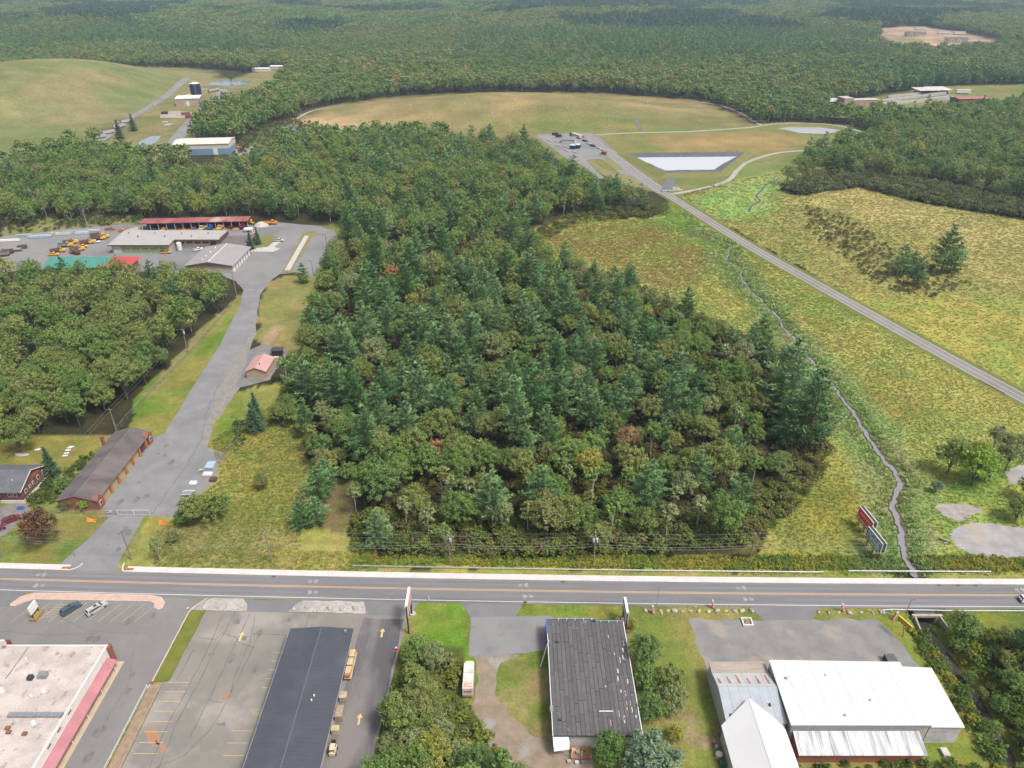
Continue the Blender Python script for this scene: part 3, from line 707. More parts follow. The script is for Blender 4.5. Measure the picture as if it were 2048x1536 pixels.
# county road across the marsh
cr_pts = [(2560, 1080), (2300, 936), (2130, 842), (2048, 797), (1900, 717), (1700, 606), (1500, 493), (1400, 430), (1343, 394), (1300, 366), (1240, 322), (1190, 282), (1170, 268)]
CR = smooth_line(PX(cr_pts), 5)
croad = ribbon('county_road', CR, 6.6, 0.05, M('county_asphalt', (.19, .18, .185), (.215, .205, .205), s=0.15, r=0.9, c3=(.16, .155, .16), s3=0.05))
def offs(line, d):
    out = []
    for i, p in enumerate(line):
        q0 = line[max(i - 1, 0)]; q1 = line[min(i + 1, len(line) - 1)]; dx, dy = q1[0] - q0[0], q1[1] - q0[1]; l = math.hypot(dx, dy)
        out.append((p[0] - dy / l * d, p[1] + dx / l * d))
    return out
ribbon('centre_line', CR, 0.28, 0.056, YELLOW_PAINT, croad)
for d in (-2.95, 2.95): ribbon('edge_line', offs(CR, d), 0.2, 0.056, WHITE_PAINT, croad)
for d in (-4.6, 4.6): ribbon('road_verge', offs(CR, d), 2.6, 0.03, M('verge_grass', (.10, .14, .025), (.15, .145, .035), s=0.15, r=0.95))
# transfer-station yard and tracks round the middle landfill
ty = sheet('transfer_yard', ragged(PX([(1072, 270), (1090, 264), (1130, 261), (1180, 263), (1200, 275), (1250, 320), (1300, 355), (1330, 378), (1318, 388), (1290, 372), (1250, 352), (1238, 344), (1225, 335), (1205, 318), (1188, 318), (1176, 320), (1190, 340), (1210, 356), (1200, 358), (1165, 330), (1128, 314), (1110, 300)]), 0.5, 6, 11), 0.035, ASPH_FAR)
sheet('grass_island', PX([(1208, 312), (1222, 318), (1240, 332), (1246, 340), (1226, 338), (1212, 326)]), 0.12, MATS['island_grass'], None, 0.08)
sheet('grass_island', PX([(1172, 320), (1186, 321), (1206, 338), (1230, 346), (1262, 352), (1300, 378), (1240, 372), (1200, 345)]), 0.12, MATS['island_grass'], None, 0.08)
PALE = M('pale_gravel_track', (.36, .33, .29), (.30, .275, .235), s=0.1, r=0.95)
ribbon('gravel_track', dense(smooth_line(PX([(1192, 270), (1260, 266), (1380, 263), (1500, 255), (1530, 250), (1600, 246), (1680, 252), (1750, 272)]), 3), 6), 4.2, 0.10, PALE, drape=True)
ribbon('gravel_track', dense(smooth_line(PX([(1524, 252), (1508, 243), (1480, 226), (1440, 211), (1390, 203)]), 3), 5), 4.2, 0.22, PALE, drape=True)
ribbon('gravel_track', dense(smooth_line(PX([(1345, 388), (1400, 378), (1455, 362), (1475, 340), (1500, 322), (1560, 305), (1640, 300)]), 3), 6), 3.8, 0.06, PALE)
ribbon('gravel_track', dense(smooth_line(PX([(590, 240), (625, 222), (690, 210)]), 3), 6), 4, 0.3, PALE, drape=True)
ribbon('rock_chute', dense(PX([(1270, 236), (1278, 252), (1282, 262)]), 4), 4, 0.25, M('chute_stone', (.11, .105, .10), (.16, .15, .14), s=0.5), drape=True)
ribbon('basin_apron', PX([(1346, 352), (1330, 384)]), 7, 0.09, M('apron_asphalt', (.12, .12, .125), (.15, .15, .15), s=0.2))
# roads of the landfill works in the west
ribbon('works_road', dense(smooth_line(PX([(185, 292), (215, 272), (255, 240), (300, 213), (340, 186), (375, 156)]), 4), 6), 8, 0.12, ASPH_FAR, drape=True)
ribbon('works_road', dense(smooth_line(PX([(325, 322), (345, 290), (370, 258), (405, 220), (432, 195), (450, 180)]), 4), 6), 12, 0.07, ASPH_FAR)
ribbon('works_road', PX([(362, 178), (410, 178), (452, 180)]), 8, 0.09, PALE)
sheet('works_yard', PX([(322, 225), (345, 222), (385, 224), (372, 236), (320, 236)]), 0.10, M('yard_concrete', (.36, .30, .25), (.30, .26, .22), s=0.1))
sheet('works_yard', PX([(466, 300), (478, 290), (510, 290), (500, 305), (480, 312)]), 0.06, M('warehouse_yard', (.30, .28, .26), (.24, .23, .22), s=0.1))

# ---- south side: lots, aprons, pads
lot1 = sheet('store_parking_lot', [(-150, 124), (-120, 124), (-117, 125.2), (-86, 124.4), (-80, 121.6), (-77, 120.6), (-77.6, 99), (-79, 60), (-150, 60)], 0.03, ASPH_LOT)
sheet('lot_apron', [(-150, 127.2), (-119.5, 126.0), (-121, 122.4), (-118.5, 121.5), (-150, 121.3)], 0.034, M('apron_grey', (.145, .145, .15), (.17, .168, .172), s=0.2))
sheet('lot_apron', [(-86.5, 124.6), (-74, 123.9), (-77.8, 120.3), (-84, 119.5)], 0.035, ASPH_LOT)
for k in range(11):
    x = -116.5 + k * 2.9
    ribbon('stall_line', [(x - 1.2, 116.8), (x + 1.9, 122.6)], 0.11, 0.038, PALE_YELLOW, lot1)
for k in range(6):
    ribbon('hatch_line', [(-111.6 + 0.9 * k * 0.3, 118.2 + 0.75 * k), (-108.6 + 0.9 * k * 0.3, 118.2 + 0.75 * k)], 0.11, 0.040, PALE_YELLOW, lot1)
for k in range(6):
    x = -109.5 + k * 2.9; ribbon('stall_line', [(x, 106.8), (x + 0.15, 110.2)], 0.1, 0.038, PALE_YELLOW, lot1)
isp = [(-121.2, 122.2), (-120.0, 124.5), (-117.5, 125.7), (-110, 125.7), (-88.5, 125.0), (-85.6, 124.3), (-84.0, 122.7), (-83.9, 120.9), (-84.8, 120.3), (-85.8, 120.9), (-86.6, 122.5), (-88, 123.0), (-110, 123.5), (-116.5, 123.6), (-118.2, 122.6), (-119.6, 121.5), (-120.8, 121.5)]
pav = M('pink_pavers', (.52, .36, .30), (.45, .31, .26), s=0.8, r=0.85, bump=0.2, bs=4)
ip = sheet('paved_median', isp, 0.2, M('median_kerb_concrete', (.56, .45, .38), (.48, .40, .34), s=0.6), None, 0.19)
ctrx = -102.0
sheet('paver_field', [(x + (0.2 if x < -118 else (-0.25 if x > -86 else 0)), y - 0.22 if y > 123.6 else (y + 0.2 if y < 122.2 else y + 0.18)) for x, y in isp], 0.212, pav, ip)
# narrow lawn, kerb and retaining step between the two lots
sheet('grass_strip', ragged([(-76.6, 120.2), (-73.2, 120.2), (-73.9, 100.6), (-77.0, 100.4)], 0.12, 2, 4), 0.2, M('strip_grass', (.17, .16, .03), (.10, .14, .02), s=0.3, r=0.95, bump=0.5, bs=6), None, 0.15)
ribbon('strip_kerb', [(-74.2, 123.9), (-76.2, 121.6), (-77.0, 119.5), (-77.35, 100.2), (-77.6, 98.6)], 0.3, 0.26, M('strip_kerb_concrete', (.55, .43, .37), (.47, .38, .33), s=1))
b = MB().box(-77.3, -75.2, 60, 99.6, 0.02, 0.38); tag(b.build('retaining_step', M('planting_mulch', (.24, .17, .12), (.30, .22, .15), s=0.7, r=0.97, bump=0.5, bs=5)), 'brown mulch-topped retaining step below the grass strip', 'retaining wall')
b = MB().box(-75.18, -74.85, 60, 99.8, 0.02, 0.5); tag(b.build('timber_edging', M('timber_edge', (.32, .25, .18), (.24, .19, .14), s=1.2)), 'weathered timber edging along the foot of the mulch step', 'edging')
lot2 = sheet('market_parking_lot', [(-76.4, 120.4), (-24.6, 118.9), (-25.2, 112), (-28.5, 60), (-75, 60), (-74.9, 100)], 0.026, ASPH_OLD)
sheet('service_lane', ragged([(-35.0, 118), (-25.4, 117.6), (-25.8, 110), (-28.9, 60), (-37.6, 60), (-35.4, 108)], 0.3, 3, 7), 0.03, ASPH_DARK)
APR = M('apron_asphalt_grey', (.165, .16, .168), (.19, .185, .19), s=0.2, c3=(.145, .14, .148), s3=0.1)
sheet('market_apron', [(-66, 123.6), (-50, 123.3), (-53.2, 119.6), (-63.4, 119.8)], 0.034, APR)
sheet('market_apron', [(-36, 123.2), (-22.6, 122.6), (-24.2, 118.5), (-34.8, 118.8)], 0.034, APR)
for nm, pl, sd in (('a', [(-77.4, 120.4), (-75.5, 122.6), (-73.0, 124.0), (-65.6, 123.9), (-63.8, 122), (-63.4, 119.9)], 1), ('b', [(-53.4, 119.7), (-52.2, 122), (-50.6, 123.3), (-35.9, 122.9), (-35.2, 121), (-34.7, 119.2)], 2)):
    sheet('gravel_island', ragged(pl, 0.12, 1.5, sd), 0.16, GRAVEL, None, 0.13)
for k in range(5): ribbon('stall_line', [(-53.2 - 0.04 * k, 108.0 - 2.25 * k), (-49.6 - 0.04 * k, 108.0 - 2.25 * k)], 0.13, 0.034, PALE_YELLOW, lot2)
for k in range(8): ribbon('stall_line', [(-73.9, 100.3 - 2.3 * k), (-69.2, 100.3 - 2.3 * k)], 0.13, 0.034, PALE_YELLOW, lot2)
for k in range(3): ribbon('stall_line', [(-56.4, 89 - 2.6 * k), (-52.2, 89 - 2.6 * k)], 0.12, 0.034, PALE_YELLOW, lot2)
for k in range(5): ribbon('hatch_line', [(-54 + k * 0.5, 94.0), (-52.8 + k * 0.5, 92.4)], 0.1, 0.034, PALE_YELLOW, lot2)
def arrow(x, y, par):
    b = MB(); z = 0.05
    b.add([(x - 0.22, y - 1.3, z), (x + 0.22, y - 1.3, z), (x + 0.22, y + 0.3, z), (x - 0.22, y + 0.3, z)], [(0, 1, 2, 3)])
    b.add([(x - 0.62, y + 0.3, z), (x + 0.62, y + 0.3, z), (x, y + 1.3, z)], [(0, 1, 2)])
    b.build('painted_arrow', M('worn_arrow_paint', (.66, .46, .22), (.45, .33, .2), s=2.5, pos=(.45, .65)), par)
for k, l in enumerate([[(130, 1240), (180, 1262), (290, 1268)], [(270, 1290), (255, 1370), (190, 1480)], [(0, 1262), (90, 1270), (200, 1266)]]): crack(lot1, [atz(*p) for p in l], .07, .037, .15, 40 + k)
arrow(-30.0, 113.6, lot2); arrow(-31.2, 91.6, lot2); arrow(-62.3, 112.6, lot2)
for k, l in enumerate([[(470, 1225), (430, 1300), (395, 1370), (352, 1450), (318, 1536)], [(500, 1228), (455, 1320), (420, 1395), (378, 1480)], [(448, 1225), (410, 1310), (370, 1385), (330, 1460), (300, 1536)],
        [(520, 1262), (500, 1310), (480, 1350), (455, 1400), (420, 1460), (370, 1510), (310, 1536)], [(505, 1268), (560, 1270), (590, 1272)], [(510, 1230), (500, 1285), (474, 1340), (462, 1385)],
        [(398, 1275), (430, 1280), (445, 1265), (470, 1276)], [(470, 1272), (476, 1285), (510, 1296)], [(420, 1400), (445, 1405)], [(620, 1226), (610, 1255)], [(386, 1300), (372, 1330), (352, 1360)]]):
    crack(lot2, [atz(*p) for p in l], 0.11, 0.036, 0.12, k + 20)
OIL = M('oil_stain', (.125, .12, .118), (.17, .163, .155), s=1.2)
for k in range(34):
    rk = random.Random(k + 300); lt, x, y = rk.choice([(lot1, rk.uniform(-118, -80), rk.uniform(107, 121)), (lot1, rk.uniform(-85, -79), rk.uniform(82, 105)), (lot2, rk.uniform(-72, -51), rk.uniform(80, 118)), (lot2, rk.uniform(-60, -38), rk.uniform(112, 118)), (drive, rk.uniform(-114, -104), rk.uniform(160, 190)), (drive, rk.uniform(-108, -104), rk.uniform(140, 150))])
    a_ = rk.uniform(.25, 1.0); sheet('oil_stain', ragged([(x + a_ * math.cos(q) * rk.uniform(.6, 1.3), y + a_ * 1.5 * math.sin(q) * rk.uniform(.6, 1.3)) for q in np.linspace(0, 5.6, 9)], .06, .3, k), (.046 if lt is drive else .0388) + .0004 * k, OIL, lt)
RUSTST = M('rust_stain', (.38, .16, .07), (.25, .20, .17), s=0.9, pos=(.42, .58))
for k, pl in enumerate([[(288, 1462), (305, 1455), (320, 1470), (318, 1490), (296, 1488)], [(310, 1480), (330, 1490), (340, 1505), (325, 1508)], [(440, 1392), (456, 1388), (458, 1398), (446, 1402)]]):
    sheet('rust_stain', ragged([atz(*p) for p in pl], 0.35, 0.6, k), 0.031, RUSTST, lot2)
PATCH = M('asphalt_patch', (.14, .135, .14), (.18, .175, .175), s=0.5)
for k, pl in enumerate([[(466, 1240), (482, 1238), (480, 1248), (466, 1247)], [(455, 1325), (470, 1305), (472, 1315), (460, 1330)], [(432, 1446), (450, 1444), (452, 1452), (434, 1452)], [(484, 1274), (494, 1272), (492, 1281), (484, 1281)]]):
    sheet('asphalt_patch', ragged([atz(*p) for p in pl], 0.2, 0.7, k + 5), 0.032, PATCH, lot2)
# pad and dirt drive by the shingled hall
sheet('hall_apron', [(-12.4, 122.9), (2.8, 122.5), (0.9, 118.4), (-9.9, 118.2)], 0.034, APR)
sheet('hall_pad', ragged([(-9.9, 118.4), (9.5, 118.6), (9.5, 109), (3, 107.8), (-9.6, 106.9)], 0.25, 2, 3), 0.03, M('hall_asphalt', (.215, .21, .212), (.19, .185, .19), s=0.15, c3=(.16, .15, .145), s3=0.25, p3=(.58, .7)))
sheet('dirt_drive', ragged([atz(*p) for p in [(948, 1312), (1040, 1308), (1030, 1318), (1002, 1325), (992, 1350), (990, 1390), (1020, 1430), (1060, 1470), (1120, 1490), (1185, 1510), (1190, 1580), (1000, 1580), (985, 1500), (960, 1440), (945, 1410), (958, 1360)]], 0.35, 1.6, 4), 0.02, DIRT)
sheet('warehouse_forecourt', ragged([(41.5, 117.6), (86, 117.6), (88.2, 112), (90, 104), (86, 99), (54, 99), (43, 100.5), (42.6, 106)], 0.6, 2.2, 9), 0.02, M('forecourt_asphalt', (.215, .21, .205), (.18, .175, .172), s=0.25, c3=(.29, .25, .21), s3=0.12, p3=(.54, .66), bump=0.3, bs=6, fine=0.18))
sheet('warehouse_apron', [(57.0, 122.1), (74.4, 122.0), (70.6, 117.3), (59.3, 117.3)], 0.034, APR)
sheet('gravel_pad', ragged(PX([(1898, 1068), (1912, 1055), (1935, 1047), (1990, 1047), (2060, 1060), (2100, 1080), (2100, 1120), (2000, 1117), (1940, 1108), (1912, 1092)]), 0.5, 2.5, 12), 0.03, STONE)
sheet('gravel_pad', ragged(PX([(1870, 1014), (1880, 1006), (1930, 1006), (1982, 1026), (1940, 1030), (1945, 1040), (1915, 1044), (1890, 1034)]), 0.8, 1.5, 13), 0.03, M('rubble_pad', (.34, .29, .25), (.24, .225, .22), s=0.5, bump=0.5, bs=3, fine=0.3))
sheet('gravel_pad', ragged(PX([(2010, 945), (2040, 930), (2100, 930), (2100, 975), (2060, 970), (2020, 968)]), 0.8, 2, 14), 0.03, STONE)
# ---------------------------------------------------------------- buildings
GLASS = M('window_glass', (.03, .035, .045), r=0.12, spec=0.8, fine=0)
WHITE_TRIM = M('white_trim', (.72, .70, .67), (.62, .60, .57), s=1.5, r=0.6)
BRICK_RED = M('red_brick', (.30, .11, .075), (.22, .085, .06), s=3, r=0.9, bump=0.3, bs=9, fine=0.2)
DARK = M('dark_metal', (.04, .04, .045), (.06, .06, .06), s=2, r=0.5)
GALV = M('galvanised_steel', (.42, .43, .45), (.33, .34, .36), s=2, r=0.45, metal=0.6)
BLACKRUB = M('black_rubber', (.02, .02, .021), r=0.85)
WOOD_POLE = M('weathered_pole_wood', (.27, .225, .185), (.20, .165, .14), s=2, r=0.9, stretch=(1, 1, 0.2))
RUSTY = M('rusty_metal', (.25, .11, .06), (.16, .09, .06), s=2, r=0.85)
def part(name, mat, par, *boxes, **kw):
    b = MB()
    for q in boxes: b.box(*q)
    return b.build(name, mat, par, **kw)
def window(par, x0, x1, y0, y1, z0, z1, name='window'):
    """framed window on a wall; the thin axis is the wall's normal"""
    w = part(name, WHITE_TRIM, par, (x0, x1, y0, y1, z0, z1))
    g = 0.13
    if (x1 - x0) < (y1 - y0): part('pane', GLASS, w, (x0 - 0.02, x1 + 0.02, y0 + g, y1 - g, z0 + g, z1 - g))
    else: part('pane', GLASS, w, (x0 + g, x1 - g, y0 - 0.02, y1 + 0.02, z0 + g, z1 - g))
    return w

def slope(name, mat, x0, x1, y0, y1, z0, z1, t, th=.12):
    return MB().add([(x0, y0, z0), (x1, y0, z0), (x1, y1, z1), (x0, y1, z1), (x0, y0, z0 - th), (x1, y0, z0 - th), (x1, y1, z1 - th), (x0, y1, z1 - th)], [(0, 1, 2, 3), (7, 6, 5, 4), (0, 4, 5, 1), (1, 5, 6, 2), (2, 6, 7, 3), (3, 7, 4, 0)]).build(name, mat, t)

# --- store with the stained flat roof and pink canopy
t = thing('store_building', 'long store with stained pale flat roof, white side wall and pink canopy', 'building', (-110, 85, 0))
part('wall', M('store_wall', (.62, .55, .46), (.54, .48, .41), s=0.6), t, (-150, -88.4, 60, 105.8, 0, 4.95))
part('roof', M('stained_roof', (.50, .44, .41), (.40, .345, .315), s=0.18, r=0.9, pos=(.42, .6), c3=(.20, .135, .125), s3=0.42, p3=(.57, .72), bump=0.2, bs=3, fine=0.12), t, (-150.05, -88.5, 60, 105.7, 4.95, 5.02))
part('parapet', M('cream_wall', (.74, .70, .65), (.66, .62, .57), s=0.4), t, (-88.5, -88.15, 60, 105.9, 0.1, 5.3))
part('parapet', MATS['cream_wall'], t, (-150, -88.5, 105.7, 105.95, 4.0, 5.12))
part('corner_pier', BRICK_RED, t, (-88.7, -87.7, 105.0, 106.3, 0, 5.1))
cp = MB().add([(-88.15, 60, 3.1), (-88.15, 104.2, 3.1), (-86.1, 104.2, 2.35), (-86.1, 60, 2.35), (-88.15, 60, 2.85), (-88.15, 104.2, 2.85), (-86.1, 104.2, 2.1), (-86.1, 60, 2.1)],
     [(0, 3, 2, 1), (4, 5, 6, 7), (0, 1, 5, 4), (1, 2, 6, 5), (2, 3, 7, 6), (3, 0, 4, 7)]).build('canopy', M('pink_canopy', (.42, .175, .20), (.36, .15, .17), s=0.3, r=0.6), t)
for k in range(8): part('canopy_post', WHITE_TRIM, t, (-86.5, -86.36, 63 + 5.7 * k, 63.14 + 5.7 * k, 0.1, 2.2))
for yy in (82.2, 85.6, 89.4): part('vent_slot', DARK, t, (-88.14, -88.09, yy, yy + 1.1, 4.4, 4.7))
sheet('store_walk', [(-88.1, 60), (-86.0, 60), (-85.8, 105.6), (-88.1, 105.6)], 0.15, M('tan_concrete', (.50, .38, .27), (.43, .34, .25), s=0.5), None, 0.12)
def rp(px_, py_, z): x, y = atz(px_, py_, z); return x, y
x, y = rp(62, 1358, 5); part('roof_fan', DARK, t, (x - .5, x + .5, y - .5, y + .5, 5.0, 5.9))
x, y = rp(87, 1354, 5); part('air_conditioner', GALV, t, (x - .8, x + .9, y - .6, y + .6, 5.0, 6.1))
for px_, py_, r_, h_ in [(87, 1383, .5, .5), (67, 1447, .55, .6), (62, 1392, .3, .4), (4, 1383, .6, .9), (52, 1318, .25, .4), (50, 1348, .3, .4)]:
    x, y = rp(px_, py_, 5); MB().cyl(x, y, 5.0, 5.0 + h_, r_, 10, r_ * .7).build('roof_vent', WHITE_TRIM, t)
for px_, py_ in [(16, 1458), (50, 1469), (18, 1466)]:
    x, y = rp(px_, py_, 5); part('roof_hatch', RUSTY, t, (x - .4, x + .4, y - .3, y + .35, 5.0, 5.5))
x, y = rp(18, 1432, 5); x2, _ = rp(126, 1432, 5); part('roof_duct', GALV, t, (x, x2, y - .45, y + .45, 5.02, 5.6))
x, y = rp(60, 1310, 5); part('roof_pipe', GALV, t, (x - 1.6, x - 1.4, y - 6, y + 2, 5.02, 5.15))
x, y = rp(10, 1284, 5.5)
part('gable_sign', M('maroon_trim', (.24, .05, .06), (.2, .05, .05), s=1), t, (-120, x + 1.4, 106.0, 106.35, 4.6, 6.3))
part('gable_sign_board', WHITE_TRIM, t, (-120, x + 0.6, 105.6, 105.98, 5.2, 6.7))
# pole sign in its planter
x, y = -112.6, 118.4
t = thing('planter_sign', 'white sign board on two posts rising from a brick planter in the store lot', 'sign', (x, y, 0))
part('planter', M('planter_brick', (.36, .17, .09), (.3, .15, .09), s=2), t, (x - .8, x + .9, y - 1.6, y + 1.6, 0.03, 0.55))
part('planting', M('planter_grass', (.30, .24, .05), (.2, .2, .04), s=2, bump=0.5), t, (x - .65, x + .75, y - 1.45, y + 1.45, 0.5, 0.68))
for k in (-1.1, 1.1): part('post', DARK, t, (x - .1, x + .1, y + k - .1, y + k + .1, 0.5, 4.0))
part('board', M('sign_white', (.78, .78, .78), r=0.4, fine=0.02), t, (x - .16, x + .16, y - 1.35, y + 1.35, 1.9, 4.1))

# --- blue-roofed market
t = thing('market_building', 'long low market with blue-grey ribbed metal roof between two parking lots', 'building', (-43, 90, 0))
MB().gable_walls(-48.6, -36.9, 60, 110.4, 0, 4.0, 4.7).build('wall', M('market_wall', (.42, .34, .25), (.36, .3, .22), s=0.4), t)
MB().gable(-49.9, -35.6, 58, 111.1, 4.3, 4.95, 'y', 0.18).build('roof', seam_mat('blue_ribbed_roof', (.066, .071, .086), 0.9, 1, c3=(.085, .09, .106), s3=0.12), t)
part('ridge_cap', M('roof_cap', (.10, .112, .15), r=0.5), t, (-42.9, -42.6, 58.1, 111.0, 4.94, 5.0))
part('gutter', GALV, t, (-35.62, -35.45, 58, 111, 4.1, 4.28))
part('gutter', GALV, t, (-50.05, -49.88, 58, 111, 4.1, 4.28))
for px_, py_ in [(623, 1400), (628, 1391)]:
    x, y = atz(px_, py_, 5); MB().cyl(x, y, 4.6, 5.2, .16, 8).build('roof_vent', WHITE_TRIM, t)
x, y = atz(691, 1262, 4.8); part('roof_bracket', GALV, t, (x - .3, x + .3, y - .3, y + .3, 4.4, 5.0))
for yy in (74, 84, 94, 104): part('loading_door', DARK, t, (-36.92, -36.85, yy, yy + 3.2, 0.1, 3.3))
t = thing('flatbed_trailer', 'rust-stained cream flatbed trailer parked along the east side of the market', 'trailer', (-35.3, 104, 0))
part('deck', M('cream_deck', (.55, .43, .26), (.45, .25, .12), s=0.9), t, (-36.1, -34.5, 100.5, 107.5, 0.8, 1.0))
for yy in (101, 103.2, 105.4): part('cargo_crate', M('crate_cream', (.58, .47, .3), (.5, .35, .2), s=1.5), t, (-35.9, -34.7, yy, yy + 1.8, 1.0, 2.1))
part('cargo_crate', M('crate_rust', (.42, .2, .09), s=2), t, (-35.9, -34.8, 100.6, 101.4, 1.05, 1.9))
for yy in (102.4, 103.5):
    for xx in (-36.0, -34.8): MB().cylx(xx, xx + .25, yy, .45, .42, 12).build('wheel', BLACKRUB, t)
for k, (yy, l, c, nm) in enumerate([(96.2, 1.5, (.5, .42, .3), 'cream slatted crate against the east wall of the market'), (92.4, 2.6, (.42, .34, .24), 'long tan pallet rack against the east wall of the market'), (88.6, 1.1, (.6, .5, .33), 'pale wooden box standing out from the market eave')]):
    q = thing('storage_crate', nm, 'crate', (-35.2, yy, 0)); m_ = M('crate_%d' % k, c, tuple(v * .7 for v in c), s=1.5)
    part('crate_body', m_, q, (-36.0, -34.6, yy - l / 2, yy + l / 2, 0.15, 1.5)); part('lid', m_, q, (-36.05, -34.55, yy - l / 2 - .05, yy + l / 2 + .05, 1.5, 1.6)); part('skid', RUSTY, q, (-35.9, -34.7, yy - l / 2, yy + l / 2, 0.03, 0.15))
q = thing('forklift', 'small cream forklift parked by the market wall', 'forklift', (-34.9, 84.5, 0)); cf = M('forklift_cream', (.6, .52, .35), r=0.5)
part('chassis', cf, q, (-35.5, -34.3, 83.4, 85.4, 0.35, 1.1)); part('overhead_guard', cf, q, (-35.4, -34.4, 83.6, 85.0, 2.0, 2.1))
for a in (-35.35, -34.45):
    for c_ in (83.7, 84.9): part('guard_post', DARK, q, (a - .05, a + .05, c_ - .05, c_ + .05, 1.1, 2.0))
part('mast', DARK, q, (-35.3, -34.5, 85.4, 85.6, 0.2, 2.4)); part('seat', DARK, q, (-35.2, -34.6, 84.0, 84.5, 1.1, 1.5))
for a in (-35.6, -34.4):
    for c_ in (83.8, 85.0): MB().cylx(a, a + .2, c_, .36, .33, 10).build('wheel', BLACKRUB, q)
# striped pylon sign
def pylon(x, y0, y1, z0, z1, zp, name, label, faces, post=DARK):
    t = thing(name, label, 'sign', (x, y0, 0))
    for yy in (y0, y1): part('post', post, t, (x - .16, x + .16, yy - .16, yy + .16, 0, zp))
    bd = part('board', WHITE_TRIM, t, (x - .3, x + .3, y0 - .1, y1 + .1, z0, z1))
    n = len(faces); h = (z1 - z0 - .2) / n
    for k, m_ in enumerate(faces):
        for sx in (-1, 1): part('panel', m_, bd, (x + sx * .31 - .012, x + sx * .31 + .012, y0 + .05, y1 - .05, z0 + .1 + k * h + .03, z0 + .1 + (k + 1) * h - .03))
    return t
RED = M('sign_red', (.50, .05, .045), (.45, .07, .06), s=2, r=0.4); SIGNW = MATS['sign_white']; SALMON = M('sign_salmon', (.62, .26, .20), r=0.4)
pylon(-23.8, 113.4, 119.0, 5.2, 9.0, 8.6, 'pylon_sign', 'tall red and white striped roadside sign on two dark posts beside the market', [RED, SIGNW, RED, SALMON, SIGNW, RED])
MB().cyl(-23.6, 119.1, 0, 0.35, .7, 16).build('post_footing', CONC, bpy.data.objects['pylon_sign'])
x, y = atz(792, 1297, .4)
t = thing('fire_hydrant', 'red fire hydrant on a round pad beside the dark service lane', 'hydrant', (x, y, 0))
MB().cyl(x, y, 0.03, 0.1, .55, 14).build('base_pad', RED, t); MB().cyl(x, y, 0.1, .75, .2, 10).build('barrel', RED, t); MB().cyl(x, y, .75, .95, .24, 10, .08).build('bonnet', WHITE_TRIM, t); MB().cylx(x - .35, x + .35, y, .55, .09, 8).build('outlet', WHITE_TRIM, t)

# --- hall with the dark strip-shingled roof
t = thing('strip_roof_hall', 'low grey hall roofed in dark weathered strips beside the asphalt pad', 'building', (16, 100, 0))
part('wall', M('hall_wall', (.50, .48, .46), (.42, .40, .38), s=0.5), t, (8.4, 24.9, 85.4, 113.4, 0, 4.15))
part('roof_deck', M('tar_paper', (.028, .027, .03), r=0.9), t, (8.0, 25.2, 85.0, 113.6, 4.15, 4.30))
rr = random.Random(5)
strip_m = [M('roof_strip_%d' % k, c, tuple(v * .86 for v in c), s=1.2, r=0.9, c3=(.20, .19, .19), s3=0.5, p3=(.66, .74), bump=0.3, bs=6) for k, c in enumerate([(.112, .105, .108), (.122, .114, .117), (.104, .097, .10)])]
rs = bpy.data.objects[t.name]
for k in range(19):
    xa = 8.05 + k * 0.903; yv = 85.05
    yend = 113.5 if k < 11 else 112.9
    first_len = rr.uniform(2, 9)
    while yv < yend - .3:
        l = min(first_len, yend - yv); lift = rr.uniform(0, .04)
        b = MB().box(xa + rr.uniform(.0, .03), xa + .82 + rr.uniform(0, .04), yv + .04, yv + l - .04, 4.30, 4.345 + lift); b.build('roof_strip', strip_m[rr.randrange(3)], t)
        yv += l; first_len = rr.uniform(3, 10)
PALEM = M('bare_deck', (.55, .53, .50), (.4, .38, .36), s=3)
for k in range(26):
    xa = rr.choice([23.0, 23.9, 24.3, 22.1, 21.3, 19.2]) + rr.uniform(-.1, .2); ya = rr.uniform(87, 109)
    part('bare_patch', PALEM, t, (xa, xa + rr.uniform(.08, .3), ya, ya + rr.uniform(.3, 1.5), 4.385, 4.40))
part('edge_flashing', M('white_flashing', (.60, .61, .63), s=1, r=0.5), t, (25.2, 25.38, 85, 113.0, 4.1, 4.42)); part('edge_flashing', MATS['white_flashing'], t, (7.84, 8.0, 85, 113.0, 4.1, 4.4))
part('parapet', M('steel_blue_trim', (.16, .20, .25), (.22, .26, .30), s=1), t, (8.0, 19.0, 113.6, 113.85, 3.6, 4.6)); part('parapet', MATS['steel_blue_trim'], t, (19.0, 25.2, 112.95, 113.2, 3.6, 4.6))
for k in range(8): xx = 10.5 + k * 1.9; part('bracket', WHITE_TRIM, t, (xx, xx + .14, 112.7 if xx > 19 else 113.3, 113.0 if xx > 19 else 113.7, 4.35, 4.75))
part('corner_cladding', M('bright_blue_cladding', (.05, .16, .42), (.06, .14, .34), s=1), t, (7.7, 8.02, 109.6, 113.7, 1.0, 4.5))
for px_, py_ in [(1115, 1284), (1121, 1439)]:
    x, y = atz(px_, py_, 4.5); part('roof_vent', DARK, t, (x - .35, x + .25, y - .2, y + .2, 4.35, 4.75))
part('wall_pole', WHITE_TRIM, t, (24, 24.001, 100, 100.001, 3, 3.001)) if False else None
MB().tube([(6.2, 104.2, 0), (8.1, 107.4, 4.9)], .13, 6).build('leaning_ladder', M('aluminium', (.55, .55, .57), r=0.4), t)
x, y = atz(1105, 1420, 3.9); part('wall_unit', GALV, t, (7.6, 8.3, y - .6, y + .6, 3.2, 4.5))
part('loose_board', WHITE_TRIM, t, (17.4, 20.2, 90.2, 90.4, 4.40, 4.46))
part('porch_floor', M('porch_wood', (.33, .17, .09), (.26, .14, .08), s=1.5), t, (11.4, 15.4, 82.9, 85.4, .3, .5))
